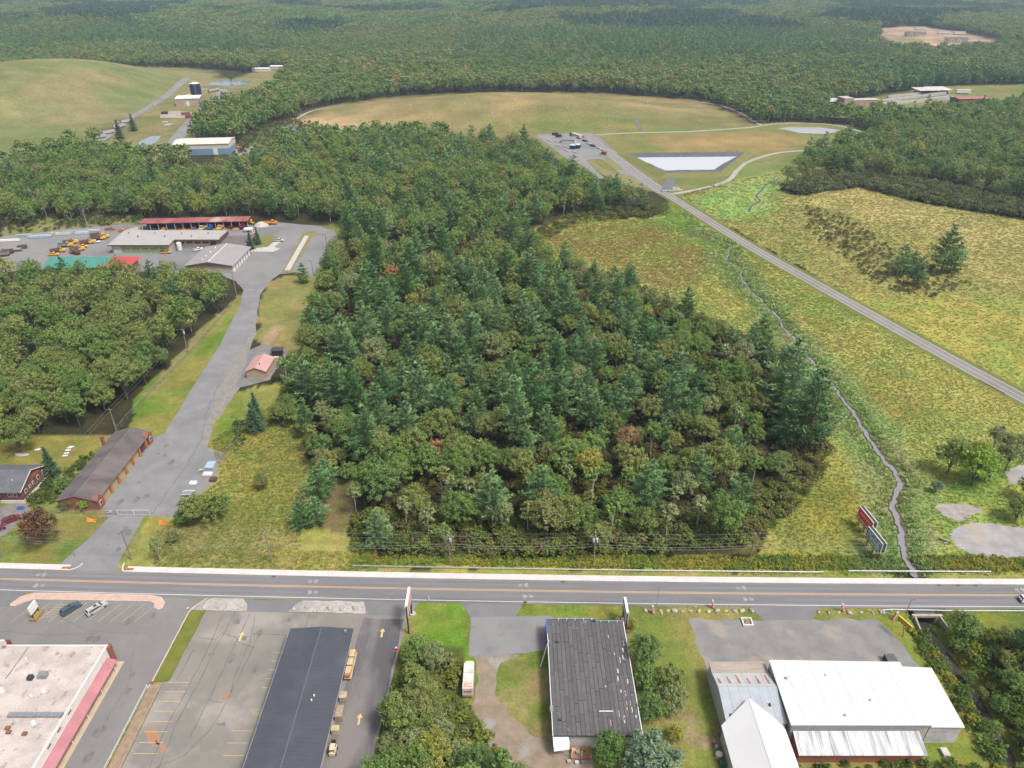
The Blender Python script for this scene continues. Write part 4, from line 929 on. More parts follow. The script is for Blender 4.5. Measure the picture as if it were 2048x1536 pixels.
for xx in (11.5, 13.4, 15.2): part('porch_post', WHITE_TRIM, t, (xx, xx + .12, 83.0, 83.12, .5, 2.5))
for k, (xx, yy, c) in enumerate([(12.0, 84.4, (.5, .4, .3)), (12.8, 84.0, (.3, .28, .26)), (14.0, 84.5, (.25, .12, .06)), (11.0, 82.4, (.4, .3, .25)), (12.5, 82.2, (.5, .5, .5)), (13.7, 82.3, (.2, .2, .22))]):
    z0 = .5 if yy > 82.9 else 0.02
    q = part('scrap_box', M('scrap_%d' % k, c, s=3), None, (xx - .35, xx + .35, yy - .3, yy + .3, z0, z0 + .55)); tag(q, ['cream', 'grey', 'brown', 'tan', 'pale', 'charcoal'][k] + ' junk box ' + ('on the hall porch' if z0 > .1 else 'on the ground below the hall porch'), 'box')
t = thing('tarp_shelter', 'white tarpaulin shelter leaning on the corner of the strip-roofed hall', 'shelter', (9.4, 85, 0))
MB().add([(7.9, 87.0, 4.2), (11.0, 87.0, 4.2), (11.0, 85.0, 3.9), (7.9, 85.0, 3.9), (8.0, 83.6, 3.1), (11.1, 83.9, 3.1), (8.1, 83.2, 2.2), (11.1, 83.5, 2.4)], [(3, 2, 1, 0), (4, 5, 2, 3), (6, 7, 5, 4)]).build('tarp', M('white_tarp', (.72, .73, .74), (.62, .63, .65), s=1, r=0.5), t)
for xx in (8.1, 11.0): part('pole', GALV, t, (xx - .04, xx + .04, 83.4, 83.48, 0, 2.4)); part('pole', GALV, t, (xx - .04, xx + .04, 84.95, 85.03, 0, 3.88))
# edge-on sign east of the hall and its deck
pylon(26.15, 113.4, 117.8, 3.4, 7.0, 6.6, 'edge_sign', 'narrow dark sign on two posts seen edge-on next to the strip-roofed hall', [DARK, SIGNW, DARK])
b = part('sign_deck', M('maroon_planks', (.30, .10, .11), (.24, .08, .09), s=2), None, (25.7, 27.2, 113.6, 118.2, .02, .45)); tag(b, 'low maroon plank deck under the edge-on sign', 'deck')
# abandoned box truck
def box_truck():
    x, y0 = -9.25, 96.3
    t = thing('box_truck', 'faded white box truck with red rear lettering, parked by the dirt drive', 'truck', (x, 100, 0)); 
    wm = M('faded_white_body', (.66, .62, .56), (.52, .46, .40), s=1.0, r=0.6)
    bd = part('cargo_box', wm, t, (x - 1.1, x + 1.1, y0, y0 + 6.3, .75, 3.3)); part('roof_panel', M('box_roof', (.66, .63, .58), (.50, .43, .36), s=.7), bd, (x - 1.05, x + 1.05, y0 + .05, y0 + 6.2, 3.3, 3.34))
    part('rear_frame', M('red_lettering', (.42, .05, .05), r=0.6), bd, (x - 1.02, x + 1.02, y0 - .03, y0 - .005, .9, 1.15))
    for r_ in range(3):
        for k in range(6 - r_ % 2): part('lettering', MATS['red_lettering'], bd, (x - .85 + k * .3, x - .65 + k * .3 , y0 + .35 + r_ * .42, y0 + .62 + r_ * .42, 3.345, 3.352))
    for k in range(5): part('lettering', MATS['red_lettering'], bd, (x - .8 + k * .34, x - .58 + k * .34, y0 - .03, y0 - .006, 2.1, 2.6))
    part('roof_seam', RUSTY, bd, (x - 1.06, x + 1.06, y0 + 3.9, y0 + 3.98, 3.34, 3.36)); part('roof_seam', RUSTY, bd, (x - 1.06, x + 1.06, y0 + 1.75, y0 + 1.82, 3.34, 3.36))
    cm = M('cream_cab', (.68, .60, .36), (.6, .52, .32), s=1, r=0.5)
    cab = MB().prism([(x - 1, y0 + 6.35), (x + 1, y0 + 6.35), (x + 1, y0 + 7.5), (x - 1, y0 + 7.5)], .55, 2.3).prism([(x - .9, y0 + 7.5), (x + .9, y0 + 7.5), (x + .7, y0 + 8.4), (x - .7, y0 + 8.4)], .55, 1.45).build('cab', cm, t)
    MB().add([(x - .85, y0 + 7.52, 1.5), (x + .85, y0 + 7.52, 1.5), (x + .8, y0 + 7.5, 2.2), (x - .8, y0 + 7.5, 2.2)], [(3, 2, 1, 0)]).build('windscreen', GLASS, cab)
    part('chassis', DARK, t, (x - .5, x + .5, y0 + .2, y0 + 8, .5, .74))
    for yy in (y0 + 1.5, y0 + 7.6):
        for xx in (x - 1.05, x + .8): MB().cylx(xx, xx + .25, yy, .45, .45, 12).build('wheel', BLACKRUB, t)
box_truck()

# --- white-roofed warehouse group
WROOF = M('white_membrane', (.61, .61, .61), (.57, .57, .57), s=0.1, r=0.7, fine=0.03)
GWALL = M('grey_block_wall', (.44, .42, .40), (.34, .32, .31), s=0.6, r=0.9, c3=(.52, .50, .48), s3=0.3)
t = thing('white_warehouse', 'big warehouse under a bright white flat roof with rusty metal shed and gabled wing', 'building', (66, 92, 0))
part('wall', GWALL, t, (54.3, 81.0, 86.3, 100.4, 0, 6.2))
MB().add([(53.9, 86.0, 6.35), (81.2, 85.9, 6.35), (81.6, 100.3, 6.6), (54.2, 100.8, 6.6), (53.9, 86.0, 6.15), (81.2, 85.9, 6.15), (81.6, 100.3, 6.4), (54.2, 100.8, 6.4)], [(0, 1, 2, 3), (7, 6, 5, 4), (0, 4, 5, 1), (1, 5, 6, 2), (2, 6, 7, 3), (3, 7, 4, 0)]).build('roof', WROOF, t)
for k in range(10):        # welded membrane sheets, each lapping the next
    xa = 54.25 + k * 2.69; slope('roof_sheet', WROOF, xa, xa + 2.62, 86.1, 100.3, 6.40 + .012 * (k % 2), 6.645 + .012 * (k % 2), t, .03)
x, y = atz(1572, 1357, 6.6); MB().cyl(x, y, 6.5, 6.9, .3, 10).build('roof_vent', GALV, t)
for px_, py_ in [(1650, 1350), (1740, 1400), (1690, 1430)]: x, y = atz(px_, py_, 6.6); part('roof_drain', GALV, t, (x - .18, x + .18, y - .18, y + .18, 6.5, 6.72))
part('drip_edge', M('zinc_edge', (.33, .34, .36), r=0.5), t, (53.9, 81.2, 85.85, 85.98, 6.1, 6.34))
part('wall', M('right_block_wall', (.50, .485, .47), (.38, .37, .36), s=0.5, c3=(.58, .56, .54), s3=0.3), t, (81.3, 87.6, 86.4, 99.4, 0, 5.3))
MB().add([(81.25, 86.1, 5.5), (87.9, 86.15, 5.3), (88.3, 99.7, 5.5), (81.65, 99.9, 5.7), (81.25, 86.1, 5.3), (87.9, 86.15, 5.1), (88.3, 99.7, 5.3), (81.65, 99.9, 5.5)], [(0, 1, 2, 3), (7, 6, 5, 4), (0, 4, 5, 1), (1, 5, 6, 2), (2, 6, 7, 3), (3, 7, 4, 0)]).build('side_roof', WROOF, t)
part('wing_wall', M('wing_siding', (.50, .52, .54), (.42, .44, .46), s=0.8), t, (42.2, 53.8, 87.6, 101.6, 0, 4.5))
part('front_parapet_roof', M('tan_board', (.36, .30, .26), (.29, .25, .22), s=0.8, stretch=(0.3, 2, 1)), t, (42.0, 54.0, 98.95, 101.9, 4.5, 4.7))
RUSTROOF = seam_mat('rusty_tin_roof', (.46, .47, .48), 0.65, 0)
BLUEROOF = seam_mat('blue_tin_roof', (.36, .39, .43), 0.65, 0, c3=(.30, .33, .37), s3=0.5)
for k in range(6):          # tin sheets of the north slope
    xa = 42.0 + k * 2.0; slope('tin_sheet', RUSTROOF, xa + .02, xa + 1.98, 94.65, 98.93, 6.15 + .01 * (k % 2), 4.78, t)
    rs_ = M('roof_rust', (.30, .085, .05), (.42, .30, .26), s=3, pos=(.45, .6))
    b0 = 95.6; b1 = 97.4 + .5 * (k % 3)
    f_ = lambda y: 6.15 + (4.78 - 6.15) * (y - 94.65) / (98.93 - 94.65)
    MB().quad((xa + .5, b0, f_(b0) + .03), (xa + 1.15, b0, f_(b0) + .03), (xa + .85, b1, f_(b1) + .03), (xa + .6, b1, f_(b1) + .03)).build('rust_streak', rs_, t)
for k in range(6):
    xa = 42.0 + k * 2.0; slope('tin_sheet', BLUEROOF, xa + .02, xa + 1.98, 87.3, 94.6, 4.8, 6.16 + .01 * (k % 2), t)
MB().add([(42.2, 87.6, 4.5), (42.2, 98.9, 4.5), (42.2, 94.6, 6.0), (42.35, 87.6, 4.5), (42.35, 98.9, 4.5), (42.35, 94.6, 6.0), (53.8, 87.6, 4.5), (53.8, 98.9, 4.5), (53.8, 94.6, 6.0)], [(0, 2, 1), (6, 7, 8)]).build('gable_end', MATS['wing_siding'], t)
part('roof_stain', DARK, t, (42.9, 43.5, 88.3, 89.4, 5.12, 5.16)); part('roof_vent', DARK, t, (51.3, 51.6, 90.6, 91.1, 5.4, 5.9))
MB().gable_walls(41.4, 52.9, 58, 87.2, 0, 4.3, 6.9).build('gabled_wing_wall', MATS['wing_siding'], t)
MB().add([(41.0, 58, 4.4), (47.2, 58, 7.05), (47.2, 91.4, 7.05), (41.0, 87.2, 4.4), (53.3, 58, 4.4), (53.3, 87.2, 4.4)], [(0, 1, 2, 3), (4, 5, 2, 1)]).build('gabled_wing_roof', WROOF, t)
part('ridge_flashing', M('ridge_grey', (.55, .55, .56), r=.5), t, (47.12, 47.28, 58, 91.3, 7.03, 7.09))
for k in range(10):
    xa = 54.6 + k * 2.46; slope('shed_roof_sheet', seam_mat('streaked_white_tin', (.50, .50, .515), 0.5, 0, c3=(.17, .17, .185), s3=0.8, p3=(.50, .68), stretch=(1.6, .12, .12)), xa + .015, xa + 2.445, 81.8, 86.0 if k > 30 else 87.9 - 1.9, 3.15, 4.5, t)
part('shed_wall', M('brick_red_siding', (.33, .10, .055), (.26, .12, .08), s=1.2), t, (54.9, 79.0, 82.4, 86.2, 0, 3.05))
n_ = MATS['streaked_white_tin'].node_tree
# dark skip by the warehouse corner
x, y = atz(1780, 1318, 1)
t = thing('dumpster', 'dark open dumpster at the corner of the white warehouse forecourt', 'dumpster', (x, y, 0))
part('bin', M('dumpster_charcoal', (.05, .052, .06), r=.6), t, (x - 1.0, x + 1.1, y - 1.6, y + .9, .15, 1.5)); part('lid', M('dumpster_lid', (.10, .10, .115), r=.5), t, (x - 1.05, x + 1.15, y - 1.65, y - .3, 1.5, 1.58)); part('lid', MATS['dumpster_lid'], t, (x - 1.05, x + 1.15, y - .28, y + .95, 1.5, 1.6))
for xx in (x - .9, x + .9): part('runner', DARK, t, (xx - .08, xx + .08, y - 1.6, y + .9, .02, .15))
# stored drums beside the wing
for k, (xx, yy, nm, c, r_) in enumerate([(40.2, 83.6, 'cream round tank lid beside the gabled wing wall', (.58, .48, .36), .62), (40.1, 85.2, 'grey drum beside the gabled wing wall', (.25, .26, .27), .35), (39.9, 86.2, 'rusty drum beside the gabled wing wall', (.30, .16, .1), .33)]):
    q = thing('steel_drum', nm, 'drum', (xx, yy, 0)); MB().cyl(xx, yy, 0, .85, r_, 14).build('shell', M('drum_%d' % k, c, s=2), q); MB().cyl(xx, yy, .85, .9, r_ + .04, 14).build('lid', M('drumlid_%d' % k, tuple(min(1, v * 1.15) for v in c), s=2), q)
q = thing('wheelie_bin', 'dark green wheeled bin lying against the gabled wing wall', 'bin', (40.3, 81.9, 0)); gb = M('bin_green', (.04, .10, .07), r=.5)
part('bin_body', gb, q, (39.9, 40.8, 81.3, 82.5, .12, .9)); part('lid', gb, q, (39.85, 40.85, 82.5, 82.65, .15, 1.0)); [MB().cylx(a, a + .1, 81.4, .15, .14, 8).build('wheel', BLACKRUB, q) for a in (39.95, 40.65)]

# --- culvert under the main road
t = thing('culvert', 'concrete box culvert with dark opening where the brook passes under the road', 'culvert', (98.5, 119, 0))
cw = M('culvert_concrete', (.38, .34, .30), (.30, .27, .24), s=0.8)
part('headwall', cw, t, (94.9, 96.2, 118.2, 118.9, -3.4, .35), (100.6, 102.0, 118.2, 118.9, -3.4, .35), (96.2, 100.6, 118.2, 118.9, -.25, .35))
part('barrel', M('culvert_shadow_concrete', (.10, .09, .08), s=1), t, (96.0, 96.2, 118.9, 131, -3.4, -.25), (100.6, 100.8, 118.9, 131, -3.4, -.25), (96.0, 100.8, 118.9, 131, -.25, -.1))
MB().bar((95.5, 118.6, -1.1), (95.1, 114.6, -1.5), .35, 2.6).build('wing_wall', cw, t); MB().bar((101.4, 118.6, -1.1), (101.9, 115.4, -1.5), .35, 2.6).build('wing_wall', cw, t)

# --- brick garage by the access drive
t = thing('brick_garage', 'long brick garage with brown shingle roof, orange piers and a row of cream doors', 'building', (-122.5, 174, 0))
MB().gable_walls(-128.2, -117.6, 156.9, 191.6, 0, 3.4, 5.0).build('wall', BRICK_RED, t)
MB().gable(-128.4, -117.1, 156.6, 191.9, 3.5, 5.2, 'y', .14, .35).build('roof', M('brown_shingle', (.115, .098, .098), (.15, .128, .125), s=0.3, r=0.9, stretch=(.35, 1, 1), c3=(.085, .073, .073), s3=0.25, bump=.3, bs=5), t)
part('ridge_cap', M('ridge_tile', (.18, .16, .155), s=1), t, (-122.85, -122.65, 156.7, 191.8, 5.2, 5.27))
OR = M('orange_brick', (.45, .19, .075), (.36, .15, .07), s=2, r=.85)
CREAM_D = M('cream_door', (.46, .37, .20), (.40, .33, .19), s=.8, r=.6); BROWN_D = M('brown_door', (.11, .06, .05), s=1)
for k in range(7): yy = 160.2 + k * 4.55; part('pier', OR, t, (-117.6, -116.9, yy - .38, yy + .38, 0, 3.35), smooth=False)
for k in range(6):
    yy = 160.2 + k * 4.55; d = part('garage_door', BROWN_D if k == 5 else CREAM_D, t, (-117.62, -117.45, yy + .45, yy + 4.1, .05, 2.95), **({'label': 'dark brown garage door'} if k == 5 else {}))
    for j in range(3): part('door_rail', OR if k < 5 else DARK, d, (-117.46, -117.42, yy + .45, yy + 4.1, .75 + j * .7, .80 + j * .7))
    part('lintel', OR, t, (-117.6, -117.2, yy + .42, yy + 4.13, 2.97, 3.35))
for yy in (157.0, 189.0):
    g = MB().prism([(-117.5, yy), (-116.8, yy), (-116.8, yy + 2.5), (-117.5, yy + 2.5)], 0, 3.5).add([(-118.6, yy, 3.5), (-116.8, yy, 3.5), (-116.8, yy + 2.5, 3.5), (-118.6, yy + 2.5, 3.5), (-118.6, yy + 1.25, 4.5), (-116.8, yy + 1.25, 4.5)], [(0, 1, 5, 4), (2, 3, 4, 5), (1, 2, 5), (3, 0, 4)]).build('entrance_gable', BRICK_RED, t)
    window(t, -116.8, -116.72, yy + .6, yy + 1.7, 1.2, 2.6)
window(t, -122.2, -121.0, 156.82, 156.9, 1.1, 2.2)
x, y = atz(202, 884, 4); part('chimney', BRICK_RED, t, (-128.9, -128.15, 184.0, 185.0, 0, 6.6)); x, y = atz(215, 911, 5); MB().cyl(-123.4, 174.3, 4.9, 5.5, .16, 8).build('roof_vent', GALV, t)

# --- brick house at the west edge
t = thing('brick_house', 'brown brick house with slate-grey gabled roof and white foundation behind the purple-leaved tree', 'house', (-146, 165, 0))
BRN = M('brown_brick', (.19, .075, .055), (.15, .065, .05), s=3, bump=.3, bs=9)
MB().gable_walls(-165, -140.2, 160.2, 172.2, .9, 4.3, 7.2, 'x').build('wall', BRN, t)
part('foundation', M('white_foundation', (.66, .64, .60), (.56, .54, .51), s=1), t, (-165, -140.0, 160.0, 172.4, 0, .95))
MB().gable(-165.4, -139.7, 159.8, 172.6, 4.35, 7.35, 'x', .16, .3).build('roof', M('slate_shingle', (.10, .105, .12), (.125, .13, .145), s=.6, r=.9, bump=.3, bs=6), t)
part('bargeboard', WHITE_TRIM, t, (-139.8, -139.68, 159.5, 159.7, 4.1, 4.3))
MB().bar((-139.68, 159.6, 4.25), (-139.68, 166.2, 7.25), .1, .25).build('bargeboard', WHITE_TRIM, t); MB().bar((-139.68, 172.8, 4.25), (-139.68, 166.2, 7.25), .1, .25).build('bargeboard', WHITE_TRIM, t)
for yy, z0, w, h in [(161.6, 2.2, 1.1, 1.2), (163.8, 2.5, .8, .9), (165.4, 2.6, .8, .9), (167.8, 2.4, 1.0, 1.4), (170.3, 2.4, 1.0, 1.3)]: window(t, -140.2, -140.1, yy, yy + w, z0, z0 + h)
part('attic_panel', M('red_shingle_gable', (.30, .11, .08), s=2), t, (-140.22, -140.12, 166.0, 169.5, 4.4, 5.3))
for xx in (-142.6, -144.2): window(t, xx, xx + 1.1, 160.1, 160.2, 2.2, 3.5)
MB().cyl(-143.5, 163.0, 5.2, 6.4, .12, 8).build('roof_vent', WHITE_TRIM, t)
part('downspout', M('brown_pipe', (.1, .04, .03)), t, (-140.18, -140.05, 161.0, 161.12, .9, 4.3))
part('porch_roof', MATS['slate_shingle'], t, (-160, -146.0, 157.6, 160.1, 2.6, 2.75)); [part('porch_post', WHITE_TRIM, t, (a, a + .12, 157.7, 157.82, 0, 2.6)) for a in (-150, -146.2)]

# --- pink-roofed shed, dark booth
t = thing('pink_roof_shed', 'small tan shed with dusty pink gable roof beside the access drive', 'shed', (-96, 238, 0))
MB().gable_walls(-99.8, -92.4, 233, 244, 0, 3.0, 4.5).build('wall', M('tan_siding', (.46, .34, .23), (.40, .30, .21), s=.8), t)
MB().gable(-99.9, -92.3, 232.6, 244.4, 3.1, 4.65, 'y', .12, .3).build('roof', M('pink_metal', (.50, .29, .26), (.44, .26, .235), s=.4, r=.6), t); MB().cyl(-95.2, 236, 4.3, 4.95, .2, 8).build('roof_vent', DARK, t); part('door', WHITE_TRIM, t, (-99.9, -99.78, 236, 238.6, .05, 2.4))
t = thing('dark_booth', 'small dark brown booth beyond the pink-roofed shed', 'shed', (-93, 252, 0)); part('wall', M('dark_board', (.06, .04, .035), s=2), t, (-95.4, -91.6, 250.6, 253.4, 0, 2.5)); part('roof', M('booth_roof', (.05, .048, .05), (.07, .066, .066), s=1), t, (-95.8, -91.2, 250.2, 253.8, 2.5, 2.68)); part('bench', WHITE_TRIM, t, (-94.3, -92.6, 249.3, 249.9, .02, .45))

# --- town garage complex
TANW = M('tan_block', (.47, .41, .33), (.41, .36, .29), s=.4); GREYROOF = seam_mat('pale_metal_roof', (.38, .36, .345), 1.6, 0, c3=(.33, .26, .22), s3=.12, p3=(.6, .72))
BROWNT = M('brown_fascia', (.13, .07, .055), s=1); GREEN_D = M('green_door', (.34, .43, .25), (.30, .38, .23), s=.5, r=.5)
t = thing('town_garage', 'large town garage with pale metal roof, green roller doors and a recessed wing', 'building', (-190, 380, 0))
part('wall', TANW, t, (-217.4, -186.2, 371.4, 390.2, 0, 4.8), (-186.2, -161, 378.8, 390.2, 0, 4.8))
slope('roof', GREYROOF, -218.6, -185.4, 370.2, 390.6, 5.0, 6.6, t, .3); slope('roof', GREYROOF, -185.4, -160.4, 377.6, 390.6, 5.58, 6.6, t, .3)
part('fascia', BROWNT, t, (-218.6, -185.4, 370.0, 370.2, 4.3, 4.98)); part('fascia', BROWNT, t, (-185.4, -160.4, 377.4, 377.6, 4.6, 5.56)); part('end_gable', BROWNT, t, (-160.5, -160.2, 377.6, 390.6, 4.2, 6.3))
for k in range(6):
    xa = -216.6 + k * 5.05; d = part('roller_door', WHITE_TRIM if k == 0 else GREEN_D, t, (xa, xa + 4.2, 371.2, 371.4, .05, 4.0))
    for j in range(5): part('door_light', GLASS, d, (xa + .3 + j * .78, xa + .75 + j * .78, 371.17, 371.2, 2.3, 2.75))
    part('pilaster', TANW, t, (xa + 4.25, xa + 4.95, 371.0, 371.4, 0, 4.4))
for k in range(5): xa = -184 + k * 4.4; part('window_band', M('dim_glass', (.06, .045, .04), r=.3), t, (xa, xa + 3.3, 378.65, 378.8, 3.0, 4.0))
part('side_door', BROWNT, t, (-166.5, -163.5, 378.6, 378.8, .05, 3.2))
for k in range(7): MB().cyl(-214 + k * 7.4, 386 - (k % 2) * 5, 5.6, 7.0, .35, 10).build('roof_vent', GALV, t)
t = thing('round_tank', 'white vertical tank standing by the town garage recess', 'tank', (-182.6, 376, 0)); MB().cyl(-182.8, 376, .1, 4.2, 1.35, 18).build('shell', WHITE_TRIM, t); MB().cyl(-182.8, 376, 4.2, 4.7, 1.35, 18, .3).build('cap', WHITE_TRIM, t); part('skid', DARK, t, (-184.2, -181.4, 374.6, 377.4, .05, .2))
t = thing('town_garage_annex', 'gabled annex of the town garage with row of white roller doors', 'building', (-153, 356, 0))
MB().gable_walls(-165.2, -142.0, 341.6, 369.6, 0, 3.9, 5.9).build('wall', TANW, t); MB().gable(-165.6, -141.4, 341.0, 370.2, 4.05, 6.05, 'y', .25, .4).build('roof', seam_mat('annex_metal_roof', (.31, .29, .285), 1.5, 0, c3=(.27, .25, .245), s3=.15), t)
MB().add([(-165.6, 340.95, 3.7), (-153.5, 340.95, 4.6), (-141.4, 340.95, 3.7), (-141.4, 340.95, 4.05), (-153.5, 340.95, 6.0), (-165.6, 340.95, 4.05)], [(0, 1, 4, 5), (1, 2, 3, 4)]).build('fascia', BROWNT, t)
part('ridge_cap', WHITE_TRIM, t, (-153.7, -153.3, 341.2, 370.0, 6.03, 6.12))
for k in range(7):
    ya = 342.6 + k * 3.85; part('roller_door', M('white_door', (.74, .74, .74), s=.5, r=.5), t, (-142.0, -141.85, ya, ya + 3.2, .05, 3.4)); part('door_post', BROWNT, t, (-142.0, -141.75, ya + 3.28, ya + 3.72, 0, 3.7))
for k, yy in enumerate((346, 351, 357, 364)): MB().cyl(-158, yy, 4.9, 6.0, .5, 10, .35).build('roof_vent', WHITE_TRIM, t)
t = thing('link_building', 'dark brown flat-roofed link between the town garage and its annex', 'building', (-153, 381, 0)); part('wall', BROWNT, t, (-159.8, -145.2, 371.5, 389, 0, 3.6)); part('roof', M('dark_gravel_roof', (.13, .108, .105), (.16, .135, .13), s=.3), t, (-160, -144.8, 371.0, 389.4, 3.6, 3.95))
t = thing('red_roof_shelter', 'long open vehicle shelter under a narrow faded red roof at the wood edge', 'shelter', (0, 0, 0))
slope('roof', M('faded_red_metal', (.27, .07, .075), (.32, .13, .11), s=.15, r=.6, c3=(.42, .30, .25), s3=.05, p3=(.56, .66), stretch=(1, .2, 1)), 0, 62.5, -.4, 7.6, 4.5, 5.0, t, .25)
part('back_wall', M('shelter_back', (.10, .10, .095), s=1), t, (.5, 62, 7.2, 7.4, 0, 4.6))
for k in range(14): part('post', M('pale_post', (.50, .50, .48), s=2), t, (.6 + k * 4.7, .85 + k * 4.7, .1, .35, 0, 4.3))
part('beam', MATS['pale_post'], t, (.4, 62.1, .08, .38, 4.0, 4.12))
t.location = (-219.4, 410.2, 0.03); t.rotation_euler = (0, 0, R(4.6))
t = thing('teal_roof_barn', 'barn with teal metal roof and bright red hipped end half hidden by the wood', 'building', (-214, 345, 0))
part('wall', M('barn_wall', (.36, .20, .16), s=.5), t, (-233.5, -193.6, 338.2, 350.6, 0, 4.6)); slope('roof', seam_mat('teal_metal', (.07, .24, .20), 1.2, 0), -235, -203.4, 336.6, 345.5, 4.7, 7.3, t); slope('roof', MATS['teal_metal'], -235, -203.4, 352.4, 345.5, 4.7, 7.3, t)
MB().add([(-203.35, 336.6, 4.7), (-192.0, 336.6, 4.7), (-192.0, 352.4, 4.7), (-203.35, 352.4, 4.7), (-203.35, 345.5, 7.35), (-196.5, 345.5, 7.35)], [(0, 1, 5, 4), (1, 2, 5), (2, 3, 4, 5), (0, 4, 3)]).build('hip_roof', M('bright_red_metal', (.45, .05, .055), (.40, .06, .06), s=.4), t); part('loft_door', DARK, t, (-199.4, -196.6, 338.0, 338.2, 3.4, 4.6))

# --- landfill works buildings in the west
def slab_house(name, label, loc, rz, L_, W_, h, wall, roof, band=None, doors=0, ridge=0.8):
    t = thing(name, label, 'building', (0, 0, 0)); hb = h * .55 if band else h
    part('wall', wall, t, (0, L_, 0, W_, 0, hb))
    if band: part('wall_band', band, t, (0, L_, 0, W_, hb, h))
    MB().gable(-.4, L_ + .4, 0, W_, h, h + ridge, 'x', .3, .5).build('roof', roof, t); MB().gable_walls(0, L_, .1, W_ - .1, h - .1, h - .05, h + ridge - .3, 'x').build('gable_end', band or wall, t)
    for k in range(doors): xa = L_ * (k + .5) / doors - 2; part('door', WHITE_TRIM, t, (xa, xa + 3.6, -.12, 0, .05, h * .6))
    t.location = (*loc, gz(*loc) + .05); t.rotation_euler = (0, 0, rz); return t
CREAMR = M('cream_roof', (.62, .58, .50), (.54, .50, .43), s=.1)
slab_house('blue_warehouse', 'warehouse with light blue lower walls, cream band and cream roof by the works road', (-282, 610), R(7.5), 45, 26, 9, M('sky_blue_siding', (.17, .28, .42), (.15, .25, .38), s=.2), CREAMR, M('cream_band', (.55, .52, .42), s=.3), 2, 1.5)
slab_house('beige_shop', 'beige brick workshop with white roof near the dark blue tank', (-385, 866), R(14), 26, 26, 8, M('beige_block', (.40, .29, .22), (.36, .27, .21), s=.2), M('white_shop_roof', (.70, .67, .63), s=.1), None, 1, .8)
x, y = -394, 950
t = thing('storage_tank', 'tall dark navy cylindrical tank with pale domed lid at the landfill works', 'tank', (x, y, 0)); MB().cyl(x, y, 0, 14, 6.4, 28).build('shell', M('navy_steel', (.018, .028, .06), (.025, .035, .07), s=.3, r=.4), t); MB().cyl(x, y, 14, 15.6, 6.5, 28, .6).build('lid', M('pale_lid', (.6, .6, .62)), t); part('ladder', GALV, t, (x + 2, x + 2.5, y - 6.45, y - 6.3, 0, 14))
x, y = -391, 918
t = thing('dome_tank', 'low round tank with white domed cover in front of the navy tank', 'tank', (x, y, 0)); MB().cyl(x, y, 0, 3.2, 6.5, 26).build('shell', M('tank_dark', (.05, .055, .07)), t); b = MB(); [b.cyl(x, y, 3.2 + 2.0 * math.sin(a), 3.2 + 2.0 * math.sin(a + .3), 6.7 * math.cos(a), 26, 6.7 * math.cos(min(a + .3, 1.5))) for a in (0, .3, .6, .9, 1.2)]; b.build('dome', M('dome_white', (.75, .75, .76), r=.5), t)
slab_house('white_shed', 'distant white-roofed shed at the edge of the far forest', PX([(505, 143)])[0], R(5), 26, 14, 4, M('white_siding', (.6, .58, .55)), M('white_shop_roof2', (.68, .68, .68)))
slab_house('long_white_shed', 'distant long white shed beside the far forest pond', PX([(540, 138)])[0], R(-4), 46, 16, 4, MATS['white_siding'], MATS['white_shop_roof2'])
# transfer station hut
slab_house('weigh_hut', 'small pale hut with grey hip roof in the transfer yard', PX([(1123, 286)])[0], R(-12), 12, 9, 3.2, M('pale_hut', (.60, .62, .60)), M('grey_shingle', (.20, .20, .205), s=1), None, 1, 2.0)
# --- treatment works on the right
t = thing('treatment_hall', 'long pinkish brick hall with tall west block at the treatment works', 'building', (0, 0, 0))
PINKB = M('pink_brick', (.42, .29, .23), (.37, .26, .21), s=.2); part('wall', PINKB, t, (0, 11, 0, 16, 0, 10), (11, 44, 2, 14, 0, 7.5)); part('roof', M('pale_flat_roof', (.46, .41, .37), s=.2), t, (11, 44.3, 1.7, 14.3, 7.5, 7.9)); part('roof', MATS['pale_flat_roof'], t, (-.2, 11.2, -.2, 16.2, 10, 10.3))
for k in range(5): part('pilaster', M('tan_pilaster', (.34, .24, .19)), t, (13 + k * 6.5, 13.8 + k * 6.5, 1.75, 2.0, 0, 7.4))
p_ = PX([(1686, 216)])[0]; t.location = (*p_, 0); t.rotation_euler = (0, 0, R(7))
slab_house('valve_house', 'small dark-roofed open shed at the west end of the treatment works', PX([(1652, 212)])[0], R(4), 17, 14, 5, M('dark_shed_wall', (.10, .09, .085)), M('grey_tin', (.42, .42, .42)), None, 0, 2.5)
for k, (px_, py_, px2, py2, w) in enumerate([(1742, 207, 1890, 188, 3.0), (1775, 196, 1840, 189, 2.0), (1790, 209, 1900, 196, 3.5), (1745, 212, 1800, 205, 2.0), (1830, 206, 1905, 199, 2.0), (1755, 203, 1790, 212, 2.5), (1893, 194, 1930, 206, 4.0)]):
    a, c = PX([(px_, py_), (px2, py2)]); q = thing('settling_tank_wall', ['long pale concrete channel behind the treatment hall', 'short pale channel at the back of the treatment works', 'long pale tank wall in front of the roofed tanks', 'low tank wall beside the pink treatment hall', 'tank wall next to the lawn of the treatment works', 'slanting concrete walkway between the treatment tanks', 'broad pale conveyor ramp leading to the red shed'][k], 'tank wall', (a[0], a[1], 0))
    MB().bar((a[0], a[1], 1.3), (c[0], c[1], 1.3), w, 2.6).build('wall', M('tank_concrete', (.45, .42, .39), (.36, .34, .32), s=.2), q); MB().bar((a[0], a[1], 3.4), (c[0], c[1], 3.4), .3, .25).build('handrail', GALV, q)
    for j in range(9): u = j / 8; xx, yy = a[0] + (c[0] - a[0]) * u, a[1] + (c[1] - a[1]) * u; part('rail_post', GALV, q, (xx - .08, xx + .08, yy - .08, yy + .08, 2.6, 3.3))
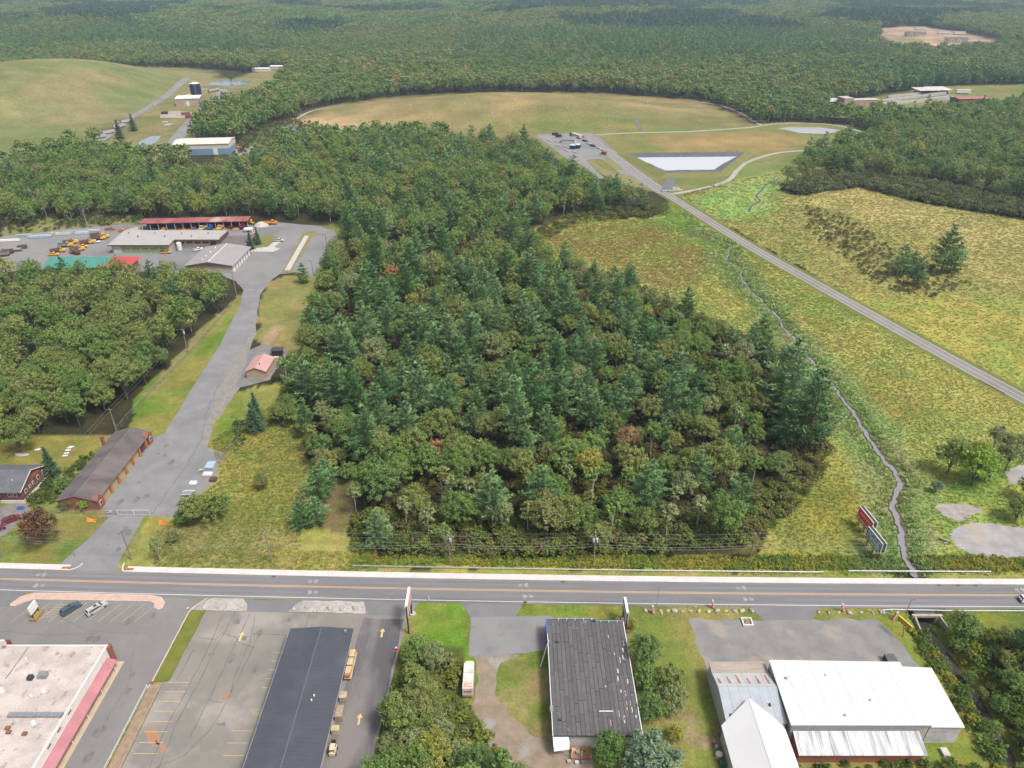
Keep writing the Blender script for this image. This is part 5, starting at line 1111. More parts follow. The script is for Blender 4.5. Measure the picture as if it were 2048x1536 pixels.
for nm, lb, px_, py_, L_, W_ in [('tank_roof', 'pale open roof over tanks, west one of the pair at the treatment works', 1838, 190, 27, 20), ('tank_roof', 'pale open roof over tanks, east one of the pair at the treatment works', 1864, 189, 27, 22)]:
    p_ = PX([(px_, py_)])[0]; q = thing(nm, lb, 'roof shelter', (0, 0, 0)); slope('roof', M('pale_tin', (.50, .48, .46), (.44, .42, .40), s=.1), 0, L_, 0, W_, 5, 6.5, q, .3); [part('post', GALV, q, (a, a + .3, c, c + .3, 0, 4.8 + c * .07)) for a in (.5, L_ - .8) for c in (.5, W_ - .8)]; part('equipment', M('tank_plant', (.12, .11, .11)), q, (3, L_ - 3, 4, W_ - 3, 0, 2.8)); q.location = (*p_, 0); q.rotation_euler = (0, 0, R(6))
slab_house('red_shed', 'red-roofed open shed at the east end of the treatment works', PX([(1915, 209)])[0], R(6), 38, 16, 6, M('open_shed_wall', (.16, .08, .06)), M('dull_red_roof', (.34, .13, .12), s=.1), None, 0, 1.0)
p_ = PX([(1912, 188)])[0]; q = thing('tank_trailer', 'white box trailer parked behind the treatment works', 'trailer', (0, 0, 0)); part('body', WHITE_TRIM, q, (0, 17, 0, 4, 1.1, 5.2)); part('chassis', DARK, q, (.5, 16, .8, 3.2, .7, 1.1)); [MB().cyly(a, .1, .5, .5, .5, 10).build('wheel', BLACKRUB, q) for a in (3, 4.4, 13.5)]; q.location = (*p_, 0); q.rotation_euler = (0, 0, R(-8))
# --- houses going up on the far hillside
for k, (px_, py_, L_, nm) in enumerate([(1812, 74, 46, 'half-built tan house with dark roof at the west of the hillside clearing'), (1893, 86, 46, 'half-built house with two tan gables in the middle of the hillside clearing'), (1925, 95, 52, 'half-built long house with dark roof at the east of the hillside clearing')]):
    p_ = PX([(px_, py_)])[0]; t = thing('half_built_house', nm, 'house', (0, 0, 0)); shea = M('sheathing', (.66, .52, .38), (.56, .45, .33), s=.1); dk = M('dark_shingle_far', (.11, .11, .12))
    part('wall', shea, t, (0, L_, 0, 22, 0, 11)); MB().gable(-1, L_ + 1, 0, 22, 11, 17, 'x', .4, .8).build('roof', dk, t); MB().gable_walls(0, L_, .2, 21.8, 10.8, 10.9, 16.6, 'x').build('gable_end', shea, t)
    for a in (3, 18):
        MB().gable_walls(a, a + 12, -4, .1, 0, 11, 16).build('cross_gable', shea, t); MB().gable(a - .6, a + 12.6, -4.5, 8, 11, 16.3, 'y', .3).build('gable_roof', dk, t)
        for c in (2, 7): part('window_opening', DARK, t, (a + c, a + c + 2.2, -4.15, -4, 2.5, 6)); part('window_opening', DARK, t, (a + c, a + c + 2.2, -4.15, -4, 7.5, 10))
    t.location = (*p_, gz(*p_)); t.rotation_euler = (0, 0, R(-10)); t.scale = (.85, .7, .62)
# ---------------------------------------------------------------- vehicles (built once facing +X, then copied)
def paint(n, c): return M('paint_' + n, c, r=0.28, spec=0.6, fine=0.02)
CHROME = M('chrome', (.6, .6, .62), r=.2, metal=.8, fine=0); HEADL = M('headlight_lens', (.75, .75, .72), r=.15, fine=0); TAILL = M('taillight_lens', (.45, .03, .03), r=.2, fine=0)
def extr(prof, w0, w1=None, z0=None, z1=None):
    """side outline (x, z) extruded across y, narrowing from w0 at z0 to w1 at z1"""
    b = MB(); n = len(prof); w1 = w1 or w0
    def hw(z): return w0 if z0 is None else w0 + (w1 - w0) * min(1, max(0, (z - z0) / (z1 - z0)))
    v = [(x, -hw(z), z) for x, z in prof] + [(x, hw(z), z) for x, z in prof]
    a = sum(prof[i][0] * prof[(i + 1) % n][1] - prof[(i + 1) % n][0] * prof[i][1] for i in range(n))
    f = [tuple(range(n)), tuple(range(n, 2 * n))[::-1]] + [(i, n + i, n + (i + 1) % n, (i + 1) % n) for i in range(n)]
    if a < 0: f = [q[::-1] for q in f]
    return b.add(v, f)
def wheels(t, xs_, hw, r, w=.22, hub=True):
    for x in xs_:
        for s in (-1, 1):
            y0 = s * hw - (w if s > 0 else 0)
            q = MB().cyly(x, y0, y0 + w, r, r, 14).build('wheel', BLACKRUB, t)
            if hub: MB().cyly(x, s * hw - .005 if s > 0 else s * hw - .02, s * hw + .02 if s > 0 else s * hw + .005, r, r * .58, 10).build('rim', CHROME, q)
def lights(t, xf, xr, hw, z, zr=None):
    for s in (-1, 1):
        part('headlight', HEADL, t, (xf - .06, xf + .015, s * hw * .72 - .17, s * hw * .72 + .17, z - .08, z + .1)); part('taillight', TAILL, t, (xr - .015, xr + .06, s * hw * .82 - .1, s * hw * .82 + .1, (zr or z) - .1, (zr or z) + .2))
def wagon(label, p, trim=None, group=None, L_=4.6):
    t = thing('parked_car', label, 'car', (0, 0, 0), 0, group); h = L_ / 2
    body = extr([(-h, .35), (-h, .95), (-h + .1, 1.02), (h - 1.35, 1.0), (h - .2, .85), (h, .7), (h, .35), (h - .45, .22), (-h + .4, .22)], .9, .86, .3, 1.0).build('body', p, t)
    roof = extr([(-h + .12, 1.0), (-h + .4, 1.5), (-h + .8, 1.56), (.35, 1.56), (.75, 1.48), (h - 1.15, 1.0)], .86, .66, 1.0, 1.56).build('cabin', p, t)
    g = extr([(-h + .45, 1.06), (-h + .6, 1.42), (.38, 1.44), (h - 1.45, 1.06)], .868, .705, 1.0, 1.56).build('side_window', GLASS, t)
    MB().add([(h - 1.17, -.74, 1.03), (h - 1.17, .74, 1.03), (.76, .6, 1.47), (.76, -.6, 1.47)], [(0, 1, 2, 3)]).add([(h - 1.15, -.74, 1.05), (h - 1.15, .74, 1.05), (.78, .6, 1.485), (.78, -.6, 1.485)], [(0, 1, 2, 3)]).build('windscreen', GLASS, t)
    MB().add([(-h + .13, .72, 1.06), (-h + .13, -.72, 1.06), (-h + .37, -.6, 1.46), (-h + .37, .6, 1.46)], [(0, 1, 2, 3)]).build('rear_window', GLASS, t)
    for s in (-1, 1): part('roof_rail', trim or DARK, roof, (-h + .7, .4, s * .56 - .03, s * .56 + .03, 1.56, 1.61)); part('mirror', p, t, (h - 1.5, h - 1.35, s * .98 - .08, s * .98 + .08, 1.02, 1.14))
    part('sunroof', GLASS, roof, (-.5, .2, -.35, .35, 1.56, 1.568)); wheels(t, (-h + .85, h - .85), .9, .33); lights(t, h, -h, .88, .72, .85); part('bumper', DARK, t, (-h - .04, -h + .05, -.8, .8, .32, .5), (h - .05, h + .04, -.8, .8, .3, .45))
    return t
def pickup(label, p, group=None, bedc=None):
    t = thing('pickup_truck', label, 'pickup truck', (0, 0, 0), 0, group); h = 2.75
    extr([(-h, .5), (-h, 1.05), (h - 1.6, 1.1), (h - .1, 1.02), (h, .85), (h, .45), (-h, .45)], .95).build('body', p, t); extr([(-.6, 1.08), (-.45, 1.72), (.75, 1.74), (1.35, 1.08)], .92, .74, 1.08, 1.74).build('cab', p, t); extr([(-.42, 1.14), (-.34, 1.6), (.7, 1.62), (1.12, 1.14)], .93, .785, 1.08, 1.74).build('side_window', GLASS, t)
    MB().add([(1.36, -.78, 1.12), (1.36, .78, 1.12), (.79, .68, 1.7), (.79, -.68, 1.7)], [(0, 1, 2, 3)]).build('windscreen', GLASS, t); MB().add([(-.62, .78, 1.14), (-.62, -.78, 1.14), (-.48, -.66, 1.66), (-.48, .66, 1.66)], [(0, 1, 2, 3)]).build('rear_window', GLASS, t)
    part('bed_liner', DARK, t, (-h + .1, -.75, -.8, .8, 1.055, 1.075)); part('bed_side', p, t, (-h, -.65, -.95, -.84, 1.05, 1.25), (-h, -.65, .84, .95, 1.05, 1.25)); part('tailgate', p, t, (-h, -h + .08, -.84, .84, 1.05, 1.25))
    if bedc: part('cargo', bedc, t, (-h + .2, -.9, -.7, .7, 1.08, 1.6))
    wheels(t, (-h + .95, h - .85), .95, .4); lights(t, h, -h, .9, .8, .9); return t
def dump_truck(label, p, bed, group=None, plow=None):
    t = thing('dump_truck', label, 'truck', (0, 0, 0), 0, group)
    part('chassis', DARK, t, (-3.6, 3.2, -.5, .5, .7, 1.0)); extr([(.7, .9), (.7, 2.3), (.85, 2.65), (1.6, 2.65), (2.0, 1.9), (3.5, 1.7), (3.6, 1.0), (3.4, .75), (1.0, .75)], 1.05, .95, 1.8, 2.7).build('cab', p, t); extr([(.85, 1.9), (.9, 2.45), (1.5, 2.45), (1.75, 1.9)], 1.06, .985, 1.8, 2.7).build('side_window', GLASS, t); MB().add([(2.0, -.9, 1.95), (2.0, .9, 1.95), (1.64, .85, 2.6), (1.64, -.85, 2.6)], [(0, 1, 2, 3)]).build('windscreen', GLASS, t)
    bd = extr([(-3.8, 1.1), (-3.9, 2.3), (.4, 2.3), (.5, 1.1)], 1.2).build('dump_bed', bed, t); part('bed_shade_sheet', DARK, bd, (-3.75, .3, -1.08, 1.08, 2.3, 2.32)); part('cab_shield', bed, bd, (.35, 1.3, -1.1, 1.1, 2.72, 2.82)); part('bed_rib', bed, bd, (-2.6, -2.45, -1.26, 1.26, 1.1, 2.3), (-1.1, -.95, -1.26, 1.26, 1.1, 2.3))  # dark sheet on the solid bed stands for its shaded inside
    wheels(t, (-2.8, -1.6, 2.6), 1.15, .52, .32); lights(t, 3.6, -3.85, 1.0, 1.1)
    if plow: MB().add([(3.9, -1.7, .15), (4.2, 1.7, .15), (4.1, 1.7, 1.25), (3.8, -1.7, 1.25), (4.1, -1.7, .65), (4.4, 1.7, .65)], [(0, 1, 5, 4), (4, 5, 2, 3), (4, 5, 1, 0), (3, 2, 5, 4)]).build('plow_blade', plow, t); part('plow_arm', DARK, t, (3.4, 4.0, -.3, .3, .5, .7))
    return t
def loader(label, p, group=None):
    t = thing('wheel_loader', label, 'loader', (0, 0, 0), 0, group)
    part('body', p, t, (-2.4, -.2, -.9, .9, .9, 2.0)); part('front_frame', p, t, (-.2, 1.4, -.6, .6, .8, 1.4)); extr([(-.8, 2.0), (-.7, 3.1), (.3, 3.1), (.4, 2.0)], .75, .65, 2, 3.1).build('cab', p, t); extr([(-.65, 2.15), (-.6, 2.95), (.2, 2.95), (.28, 2.15)], .76, .672, 2, 3.1).build('side_window', GLASS, t)
    for s in (-1, 1): MB().bar((.9, s * .7, 1.6), (3.0, s * .7, .9), .18, .3).build('lift_arm', p, t)
    MB().add([(2.8, -1.25, .2), (3.8, -1.25, .15), (3.1, -1.25, 1.3), (2.8, 1.25, .2), (3.8, 1.25, .15), (3.1, 1.25, 1.3)], [(0, 1, 2), (5, 4, 3), (0, 3, 4, 1), (0, 2, 5, 3)]).build('bucket', DARK, t); wheels(t, (-1.6, 1.0), 1.15, .75, .5); return t
def put(t, px_, py_, deg, z=.05, world=None):
    x, y = world or at(px_, py_); t.location = (x, y, z + (gz(x, y) if y > 600 else 0)); t.rotation_euler = (0, 0, R(deg)); return t
YEL = paint('yellow', (.78, .40, .03)); ORG = paint('orange', (.75, .28, .03)); WHT = paint('white', (.70, .70, .68)); BRN_B = M('rusty_bed', (.13, .065, .045), (.2, .09, .05), s=1.5); GRY_B = M('grey_bed', (.22, .22, .23), s=1)
put(wagon('blue-grey estate car parked slanted behind the paved median', paint('slate', (.06, .09, .12))), 0, 0, 54, world=(-105.4, 120.3)); put(wagon('silver estate car parked slanted behind the paved median', paint('silver', (.42, .41, .40)), L_=4.9), 0, 0, 53, world=(-99.3, 120.4))
put(wagon('white car driving on the main road past the dense roadside tree', paint('pearl', (.65, .65, .66))), 0, 0, 0, .07, world=(125.4, yc(125) - 1.8))
put(wagon('dark red car parked beside the brick house', paint('maroon', (.16, .015, .03))), 24, 1042, 40)
put(wagon('second dark red car half out of view beside the brick house', paint('wine', (.10, .015, .025))), -8, 1062, 40)
# fleet in the town garage yard
fl = [dump_truck('yellow dump truck with rusty bed parked in the town garage yard', YEL, BRN_B, 'yellow dump trucks in the yard'), dump_truck('yellow dump truck with grey bed parked in the town garage yard', YEL, GRY_B, 'yellow dump trucks with grey beds')]
spots = [(0, 118, 505, 25), (0, 150, 508, 150), (0, 156, 502, 30), (1, 133, 494, 25), (0, 143, 488, 28), (0, 176, 488, 28), (0, 199, 480, 24), (1, 206, 477, 24), (0, 12, 508, 200), (1, 4, 513, 205), (0, 196, 474, 24)]
done = [0, 0]
for k, px_, py_, dg in spots:
    t = fl[k] if not done[k] else dup(fl[k], (0, 0, 0), 0)
    done[k] = 1; put(t, px_, py_, dg)
pk = pickup('yellow pickup parked among the dump trucks', YEL, 'yellow pickups in the yard'); put(pk, 108, 511, 12); q = dup(pk, (0, 0, 0), 0); put(q, 166, 495, 10)
put(pickup('yellow pickup in front of the green roller doors', paint('gold', (.66, .30, .02)), None, DARK), 332, 507, 8); put(pickup('white pickup in the recess of the town garage', WHT), 397, 501, 40); put(pickup('white pickup beside the yellow dump trucks', paint('white2', (.68, .67, .64)), None, GRY_B), 190, 486, 10); put(pickup('silver pickup by the front lawn of the town garage', paint('silver2', (.5, .5, .5))), 558, 483, 0); put(pickup('orange pickup near the north roof corner of the town garage', ORG), 247, 464, -5)
q = thing('scrap_dump_box', 'rust-brown detached tipper box standing in the yard', 'tipper box', (0, 0, 0)); extr([(-2.2, .5), (-2.4, 1.8), (2.2, 1.8), (2.2, .5)], 1.2).build('body', BRN_B, q); part('runner', DARK, q, (-2, 2, -.8, -.6, .02, .5), (-2, 2, .6, .8, .02, .5)); part('box_shade_sheet', DARK, q, (-2.2, 2.1, -1.1, 1.1, 1.8, 1.82)); put(q, 46, 497, 20)  # box is solid; a dark top sheet paints the shade inside it
q = thing('flat_trailer', 'dark grey trailer of pipes between the rusty dump body and the trucks', 'trailer', (0, 0, 0)); part('deck', GRY_B, q, (-4, 4, -1.2, 1.2, .8, 1.0)); [MB().cylx(-3.8, 3.8, -1 + .5 * k, 1.25, .24, 8).build('pipe', GALV, q) for k in range(5)]; wheels(q, (-2.5, -1.5), 1.2, .4); put(q, 28, 503, 20)
rs_ = [('orange flatbed sprayer parked at the yard edge near the pipe stacks', 221, 460, 10)]
for lb, px_, py_, dg in rs_: put(pickup(lb, paint('rustorange', (.42, .16, .06))), px_, py_, dg)
# under and beside the red shelter
SHX = lambda u, v: (-219.4 + u * math.cos(R(4.6)) - v * math.sin(R(4.6)), 410.2 + u * math.sin(R(4.6)) + v * math.cos(R(4.6)))
put(dump_truck('cream dump truck nosing out of the red-roofed shelter', paint('cream', (.55, .40, .22)), M('cream_bed', (.45, .36, .24), s=1), None, ORG), 0, 0, -98, world=SHX(36, -1.5)); put(dump_truck('yellow dump truck nosing out of the red-roofed shelter', YEL, M('tan_bed', (.40, .33, .22), s=1), None, ORG), 0, 0, -92, world=SHX(46, -1))
put(loader('blue wheel loader in front of the red-roofed shelter', paint('blue', (.03, .13, .42))), 0, 0, -85, world=SHX(40.3, -1)); put(loader('yellow wheel loader at the east end of the red-roofed shelter', YEL), 448 + 55, 449, -30)
put(pickup('orange pickup under the west half of the red-roofed shelter', ORG), 0, 0, -90, world=SHX(13, -.5)); put(loader('red wheel loader under the east end of the red-roofed shelter', paint('red', (.42, .02, .03))), 0, 0, -95, world=SHX(52, 1.5)); put(loader('dark red wheel loader beside the bright red one under the shelter', paint('darkred', (.30, .02, .04))), 0, 0, -85, world=SHX(58.5, .5))
pw = None
for k, u in enumerate((22, 25, 28, 50, 55.5, 61)):
    if pw is None:
        pw = thing('snow_plow', 'orange snow plow blade standing under the red-roofed shelter front', 'plow', (0, 0, 0), 0, 'snow plow blades at the red-roofed shelter'); MB().add([(-1.6, -.1, 0), (1.6, -.1, 0), (1.6, .35, .5), (-1.6, .35, .5), (1.6, .1, 1.1), (-1.6, .1, 1.1)], [(0, 1, 2, 3), (3, 2, 4, 5), (3, 2, 1, 0), (5, 4, 2, 3)]).build('blade', ORG, pw); part('a_frame', DARK, pw, (-.1, .1, .3, 1.5, .2, .4)); q = pw
    else: q = dup(pw, (0, 0, 0), 0)
    q.location = (*SHX(u, -1.6), .06); q.rotation_euler = (0, 0, R(8 * (k % 3) - 6))
put(pickup('dark blue pickup in the shade under the red-roofed shelter', paint('navy', (.02, .035, .08))), 0, 0, -88, world=SHX(24, 3)); put(pickup('grey pickup in the shade under the red-roofed shelter', paint('grey', (.2, .2, .21))), 0, 0, -92, world=SHX(30, 3)); put(pickup('black pickup in the shade at the west end of the shelter', paint('black', (.02, .02, .022))), 0, 0, -90, world=SHX(7.5, 3))
put(dump_truck('orange compact truck parked right of the salt pile', ORG, ORG), 543, 449, 10)
b = MB()
def heap(name, label, cat, px_, py_, r, h, mat, seed=0, group=None, loc=None, kind=None):
    rr = random.Random(seed); n = 14; x, y = loc or at(px_, py_); v = [(x, y, h)]; f = []
    for j, (k, z) in enumerate(((.35, .82), (.7, .42), (1, 0))):
        for i in range(n): a = 2 * math.pi * i / n; q = r * k * rr.uniform(.82, 1.15); v.append((x + q * math.cos(a), y + q * math.sin(a) * .8, h * z * rr.uniform(.8, 1.15)))
    f += [(0, 1 + i, 1 + (i + 1) % n) for i in range(n)] + [(1 + j * n + i, 1 + (j + 1) * n + i, 1 + (j + 1) * n + (i + 1) % n, 1 + j * n + (i + 1) % n) for j in range(2) for i in range(n)]
    o = MB().add(v, f).build(name, mat, None, smooth=True); return tag(o, label, cat, group)
heap('salt_pile', 'pale heap of road salt at the wood edge by the shelter', 'pile', 524, 450, 5, 2.2, M('road_salt', (.50, .42, .38), (.42, .36, .33), s=.5, bump=.4, bs=2)); heap('debris_pile', 'dark heap of scrap beside the pale salt heap', 'pile', 535, 447, 2.5, 1.5, M('scrap_dark', (.08, .075, .07), s=1)); heap('debris_pile', 'mixed cream rubble heap west of the red-roofed shelter', 'pile', 272, 459, 6, 1.6, M('rubble', (.42, .37, .30), (.18, .16, .14), s=.9, bump=.5, bs=2))
put(pickup('cream pickup parked by the concrete ramp near the yard trees', paint('cream2', (.6, .52, .4))), 505, 468, 70); t = thing('fuel_tank', 'white horizontal fuel tank near the two yard spruces', 'tank', (0, 0, 0)); MB().cylx(-2.4, 2.4, 0, 1.6, 1.1, 16).build('shell', WHITE_TRIM, t); part('saddle', CONC, t, (-1.8, -1.4, -.8, .8, 0, .9), (1.4, 1.8, -.8, .8, 0, .9)); put(t, 498, 464, 10)
# pipe stacks along the back of the yard
PIPES = [('long white pipes laid at the west end of the yard', 14, 482, 14, WHITE_TRIM, 4), ('grey-green pipe stack by the west wood', 50, 472, 9, M('pipe_green', (.28, .33, .32), s=1), 5), ('blue-grey pipe stack, widest in the yard', 82, 474, 13, M('pipe_blue', (.30, .34, .42), s=1), 8), ('tan lumber stack between the pipe stacks', 108, 468, 6, M('lumber', (.45, .36, .20), s=1), 4), ('pale grey pipe stack beside the tan lumber', 128, 469, 8, M('pipe_grey', (.40, .41, .43), s=1), 5), ('long grey pipes at the yard edge below the reeds', 150, 465, 14, M('pipe_grey2', (.33, .34, .37), s=1), 4), ('pale blue pipe bundle near the end of the row', 165, 467, 7, M('pipe_blue2', (.38, .43, .50), s=1), 5), ('light grey culvert pipes at the east end of the row', 188, 462, 8, M('pipe_grey3', (.42, .42, .43), s=1), 4)]
for lb, px_, py_, L_, m_, n in PIPES:
    q = thing('pipe_stack', lb, 'pipes', (0, 0, 0))
    for k in range(n): MB().cylx(-L_ / 2 + .4 * (k % 3), L_ / 2 - .5 * (k % 2), -n * .3 + k * .62, .32, .3, 8).build('pipe', m_, q)
    for k in range(n - 2): MB().cylx(-L_ / 2 + .8 * (k % 2), L_ / 2 - .3, -n * .3 + .62 + k * .62, .86, .28, 8).build('pipe', m_, q)
    put(q, px_, py_, 8)
# transfer yard
put(dump_truck('dark container truck at the far end of the transfer yard', paint('teal', (.02, .05, .06)), M('black_bed', (.03, .035, .04))), 1112, 271, -20); put(dump_truck('second dark container truck beside the weigh hut', paint('teal2', (.03, .06, .07)), MATS['black_bed']), 1119, 275, -20)
for k, (px_, py_) in enumerate([(1146, 297), (1155, 296)]):
    q = thing('roll_off_container', ['navy roll-off container with pale lid, west one of the pair', 'navy roll-off container with pale lid, east one of the pair'][k], 'container', (0, 0, 0)); part('body', M('navy_container', (.012, .03, .07)), q, (-2.3, 2.3, -3, 3, .3, 3.0)); part('lid', M('container_lid', (.42, .55, .60)), q, (-2.3, 2.3, -3, 3, 3.0, 3.15)); part('runner', DARK, q, (-1.6, -1.2, -3, 3, .02, .3), (1.2, 1.6, -3, 3, .02, .3)); put(q, px_, py_, -15)
q = thing('long_trailer', 'cream open trailer behind a dark cab in the transfer yard', 'trailer', (0, 0, 0)); part('body', M('cream_trailer', (.55, .50, .42)), q, (-8, 6, -1.4, 1.4, 1.0, 3.4)); part('cab', paint('brownred', (.14, .04, .03)), q, (6.4, 9.2, -1.3, 1.3, .8, 3.4)); wheels(q, (-6.5, -5, 7.8), 1.3, .55, .4); put(q, 1152, 275, 118)
for k, (px_, py_, lb, c) in enumerate([(1163, 274, 'black van beside the cream open trailer', (.03, .035, .04)), (1170, 283, 'dark teal car in the row of containers', (.02, .06, .07)), (1186, 293, 'black car at the lower end of the container row', (.025, .025, .03))]): put(wagon(lb, paint('ty%d' % k, c), None, None, 6.5), px_, py_, -50)
for k, (px_, py_) in enumerate([(1174, 289), (1180, 292), (1192, 297), (1200, 301)]): q = tag(part('concrete_block', CONC, None, (0, 4.2, 0, 1.4, 0, 1.1)), 'pale concrete barrier block in the row along the county road fence', 'barrier', 'concrete blocks in the transfer yard'); p_ = at(px_, py_); q.location = (*p_, .04); q.rotation_euler = (0, 0, R(-40))
q = thing('red_machine', 'red and white compactor at the end of the barrier row', 'machine', (0, 0, 0)); part('body', paint('rust', (.30, .08, .05)), q, (-2, 2, -1.2, 1.2, .4, 2.6)); part('hopper', WHITE_TRIM, q, (-3.6, -2, -1, 1, .3, 1.8)); part('base', DARK, q, (-3, 2.2, -1, 1, .02, .4)); put(q, 1208, 309, -35)
LANE = M('lane_divider', (.50, .40, .33), s=.5)
for k in range(7): q = tag(part('lane_barrier', LANE, None, (0, 9, 0, .8, 0, .6)), 'low tan lane barrier in the weigh lanes of the transfer yard', 'barrier', 'lane barriers in the transfer yard'); p_ = at(1092 + 9 * k + (k % 2) * 6, 280 + 5.2 * k - (k % 2) * 3); q.location = (*p_, .04); q.rotation_euler = (0, 0, R(-62))
q = thing('barrier_gate', 'striped barrier gate across the marsh track beside the county road', 'gate', (0, 0, 0)); part('rail', WHITE_TRIM, q, (-8, 8, -.15, .15, .9, 1.15), (-8, 8, -.15, .15, .35, .5)); [part('post', DARK, q, (a - .15, a + .15, -.2, .2, 0, 1.3)) for a in (-8, -3, 3, 8)]; put(q, 1345, 383, 8)
put(wagon('white van waiting behind the striped barrier gate', paint('vanwhite', (.66, .68, .7)), None, None, 5.5), 1352, 379, 5)
# landfill works trucks
for k, (px_, py_, lb) in enumerate([(200, 277, 'grey tipper trailer at the foot of the grassy landfill, lowest of the row'), (217, 268, 'grey tipper trailer second from the foot of the grassy landfill'), (238, 256, 'white tipper trailer between the two pointed spruces'), (253, 246, 'white tipper trailer at the upper end of the works road row'), (424, 184, 'white tanker truck on the yard beside the navy tank'), (432, 182, 'second white tanker truck nearer the far pond')]):
    q = thing('tipper_trailer', lb, 'trailer', (0, 0, 0)); extr([(-6, 1.2), (-6.2, 3.8), (6, 3.8), (6, 1.2)], 1.5).build('body', M('tipper_grey', (.46, .44, .42), (.36, .34, .33), s=.5), q); part('tarp_rail', DARK, q, (-6, 6, -1.3, 1.3, 3.8, 3.85)); wheels(q, (-4.5, -3.2, 5), 1.4, .55, .4); put(q, px_, py_, 62 if k < 4 else 70)
for k, (px_, py_, lb, c, sz) in enumerate([(330, 228, 'black scrap skip at the west side of the pale works yard', (.04, .035, .035), 3), (372, 230, 'red scrap machine at the east side of the pale works yard', (.30, .07, .06), 4), (378, 236, 'dark red skip below the scrap machine at the works yard', (.2, .05, .05), 3)]):
    q = thing('scrap_skip', lb, 'skip', (0, 0, 0)); m_ = paint('skip%d' % k, c); extr([(-sz, .3), (-sz * 1.2, 2.6), (sz * 1.2, 2.6), (sz, .3)], 2).build('body', m_, q); part('rim', DARK, q, (-sz * 1.1, sz * 1.1, -1.8, 1.8, 2.6, 2.64)); part('foot', DARK, q, (-sz, sz, -1.5, 1.5, .02, .3)); put(q, px_, py_, 15)
put(loader('orange excavator parked beside the light blue warehouse', ORG), 478, 297, 20); put(loader('rusty red machine parked beside the light blue warehouse', paint('rr', (.22, .06, .04))), 487, 293, 160)
put(pickup('dark pickup on the works road above the light blue warehouse', paint('dk', (.03, .05, .06))), 381, 253, 60)
for k, (px_, py_) in enumerate([(330, 246), (341, 250), (335, 252)]): q = tag(part('pallet_stack', M('pallet_grey', (.42, .43, .42), s=1), None, (-2.5, 2.5, -1.5, 1.5, 0, 1.4)), 'pale pallet stack on the grass below the works yard', 'pallets', 'pallet stacks below the works yard'); q.location = (*at(px_, py_), .02)
# trailers and vans on the far hillside site
for k, (px_, py_, lb) in enumerate([(1886, 68, 'white site trailer behind the half-built houses'), (1918, 69, 'second white site trailer near the wood'), (1840, 60, 'white domed stockpile cover at the back of the hillside clearing')]):
    q = thing('site_trailer', lb, 'trailer', (0, 0, 0)); part('body', WHITE_TRIM, q, (-12, 12, -3, 3, 1, 6)); part('roof', CONC, q, (-12.2, 12.2, -3.2, 3.2, 6, 6.3)); part('base', DARK, q, (-11, 11, -2.5, 2.5, 0, 1)); put(q, px_, py_, -8)
for k, (px_, py_) in enumerate([(1942, 36), (1978, 40), (2012, 66)]): slab_house('hillside_house', ['pale house roof showing among trees at the top of the hill', 'second pale roof beside it among the hilltop trees', 'pale roof among trees below the hilltop houses'][k], at(px_, py_), R(5), 26, 14, 7, M('far_house', (.5, .48, .46)), M('far_roof', (.42, .40, .38)), None, 0, 4)

# ---------------------------------------------------------------- poles, wires, guardrails
POLES = [(-172, 139.5, 11.0), (-133.0, 138.2, 10.4), (-98.8, 137.1, 10.2), (-62.2, 136.3, 10.4), (-16.0, 135.7, 10.6), (21.0, 135.6, 10.6), (61.0, 135.3, 10.4), (104, 135.6, 10.4), (146, 136, 10.6)]
plab = ['timber utility pole far west of the purple-leaved tree', 'timber utility pole on the lawn below the brick house', 'grey timber utility pole beside the mouth of the access drive', 'timber utility pole in the tall grass', 'timber utility pole with crossarm and transformer where the guardrail wood begins', 'timber utility pole with two transformers at the middle of the wood front', 'plain timber utility pole at the east edge of the wood', 'timber utility pole by the brook near the billboards', 'timber utility pole beyond the gravel pad']
for k, (x, y, h) in enumerate(POLES):
    if k == 7: continue
    t = thing('utility_pole', plab[k], 'utility pole', (x, y, 0)); MB().cyl(x, y, -.5, h, .19, 9, .13).build('shaft', WOOD_POLE, t)
    if k in (2, 3, 6): MB().bar((x - .05, y - .1, h - .35), (x + .05, y + .9, h - .2), .12, .14).build('bracket', WOOD_POLE, t)
    else:
        ca = part('crossarm', WOOD_POLE, t, (x - 1.2, x + 1.2, y - .28, y - .16, h - 1.2, h - 1.02)) if k == 4 else part('crossarm', WOOD_POLE, t, (x - .08, x + .08, y - .9, y + .9, h - .5, h - .36))
    for j in range(3): MB().cyl(x, y - .6 + .6 * j, h - .36 if k not in (2, 3, 6) else h, h - .1 if k not in (2, 3, 6) else h + .12, .06, 6).build('insulator', WHITE_TRIM, t)
    if k in (4, 5):
        for j in range(k - 3): MB().cyl(x + (.45 if j == 0 else -.42), y - .2, h - 2.7, h - 1.7, .28, 12).build('transformer', M('transformer_grey', (.52, .52, .54), r=.4), t)
WIRE = M('wire_metal', (.20, .20, .205), r=.5, fine=0)
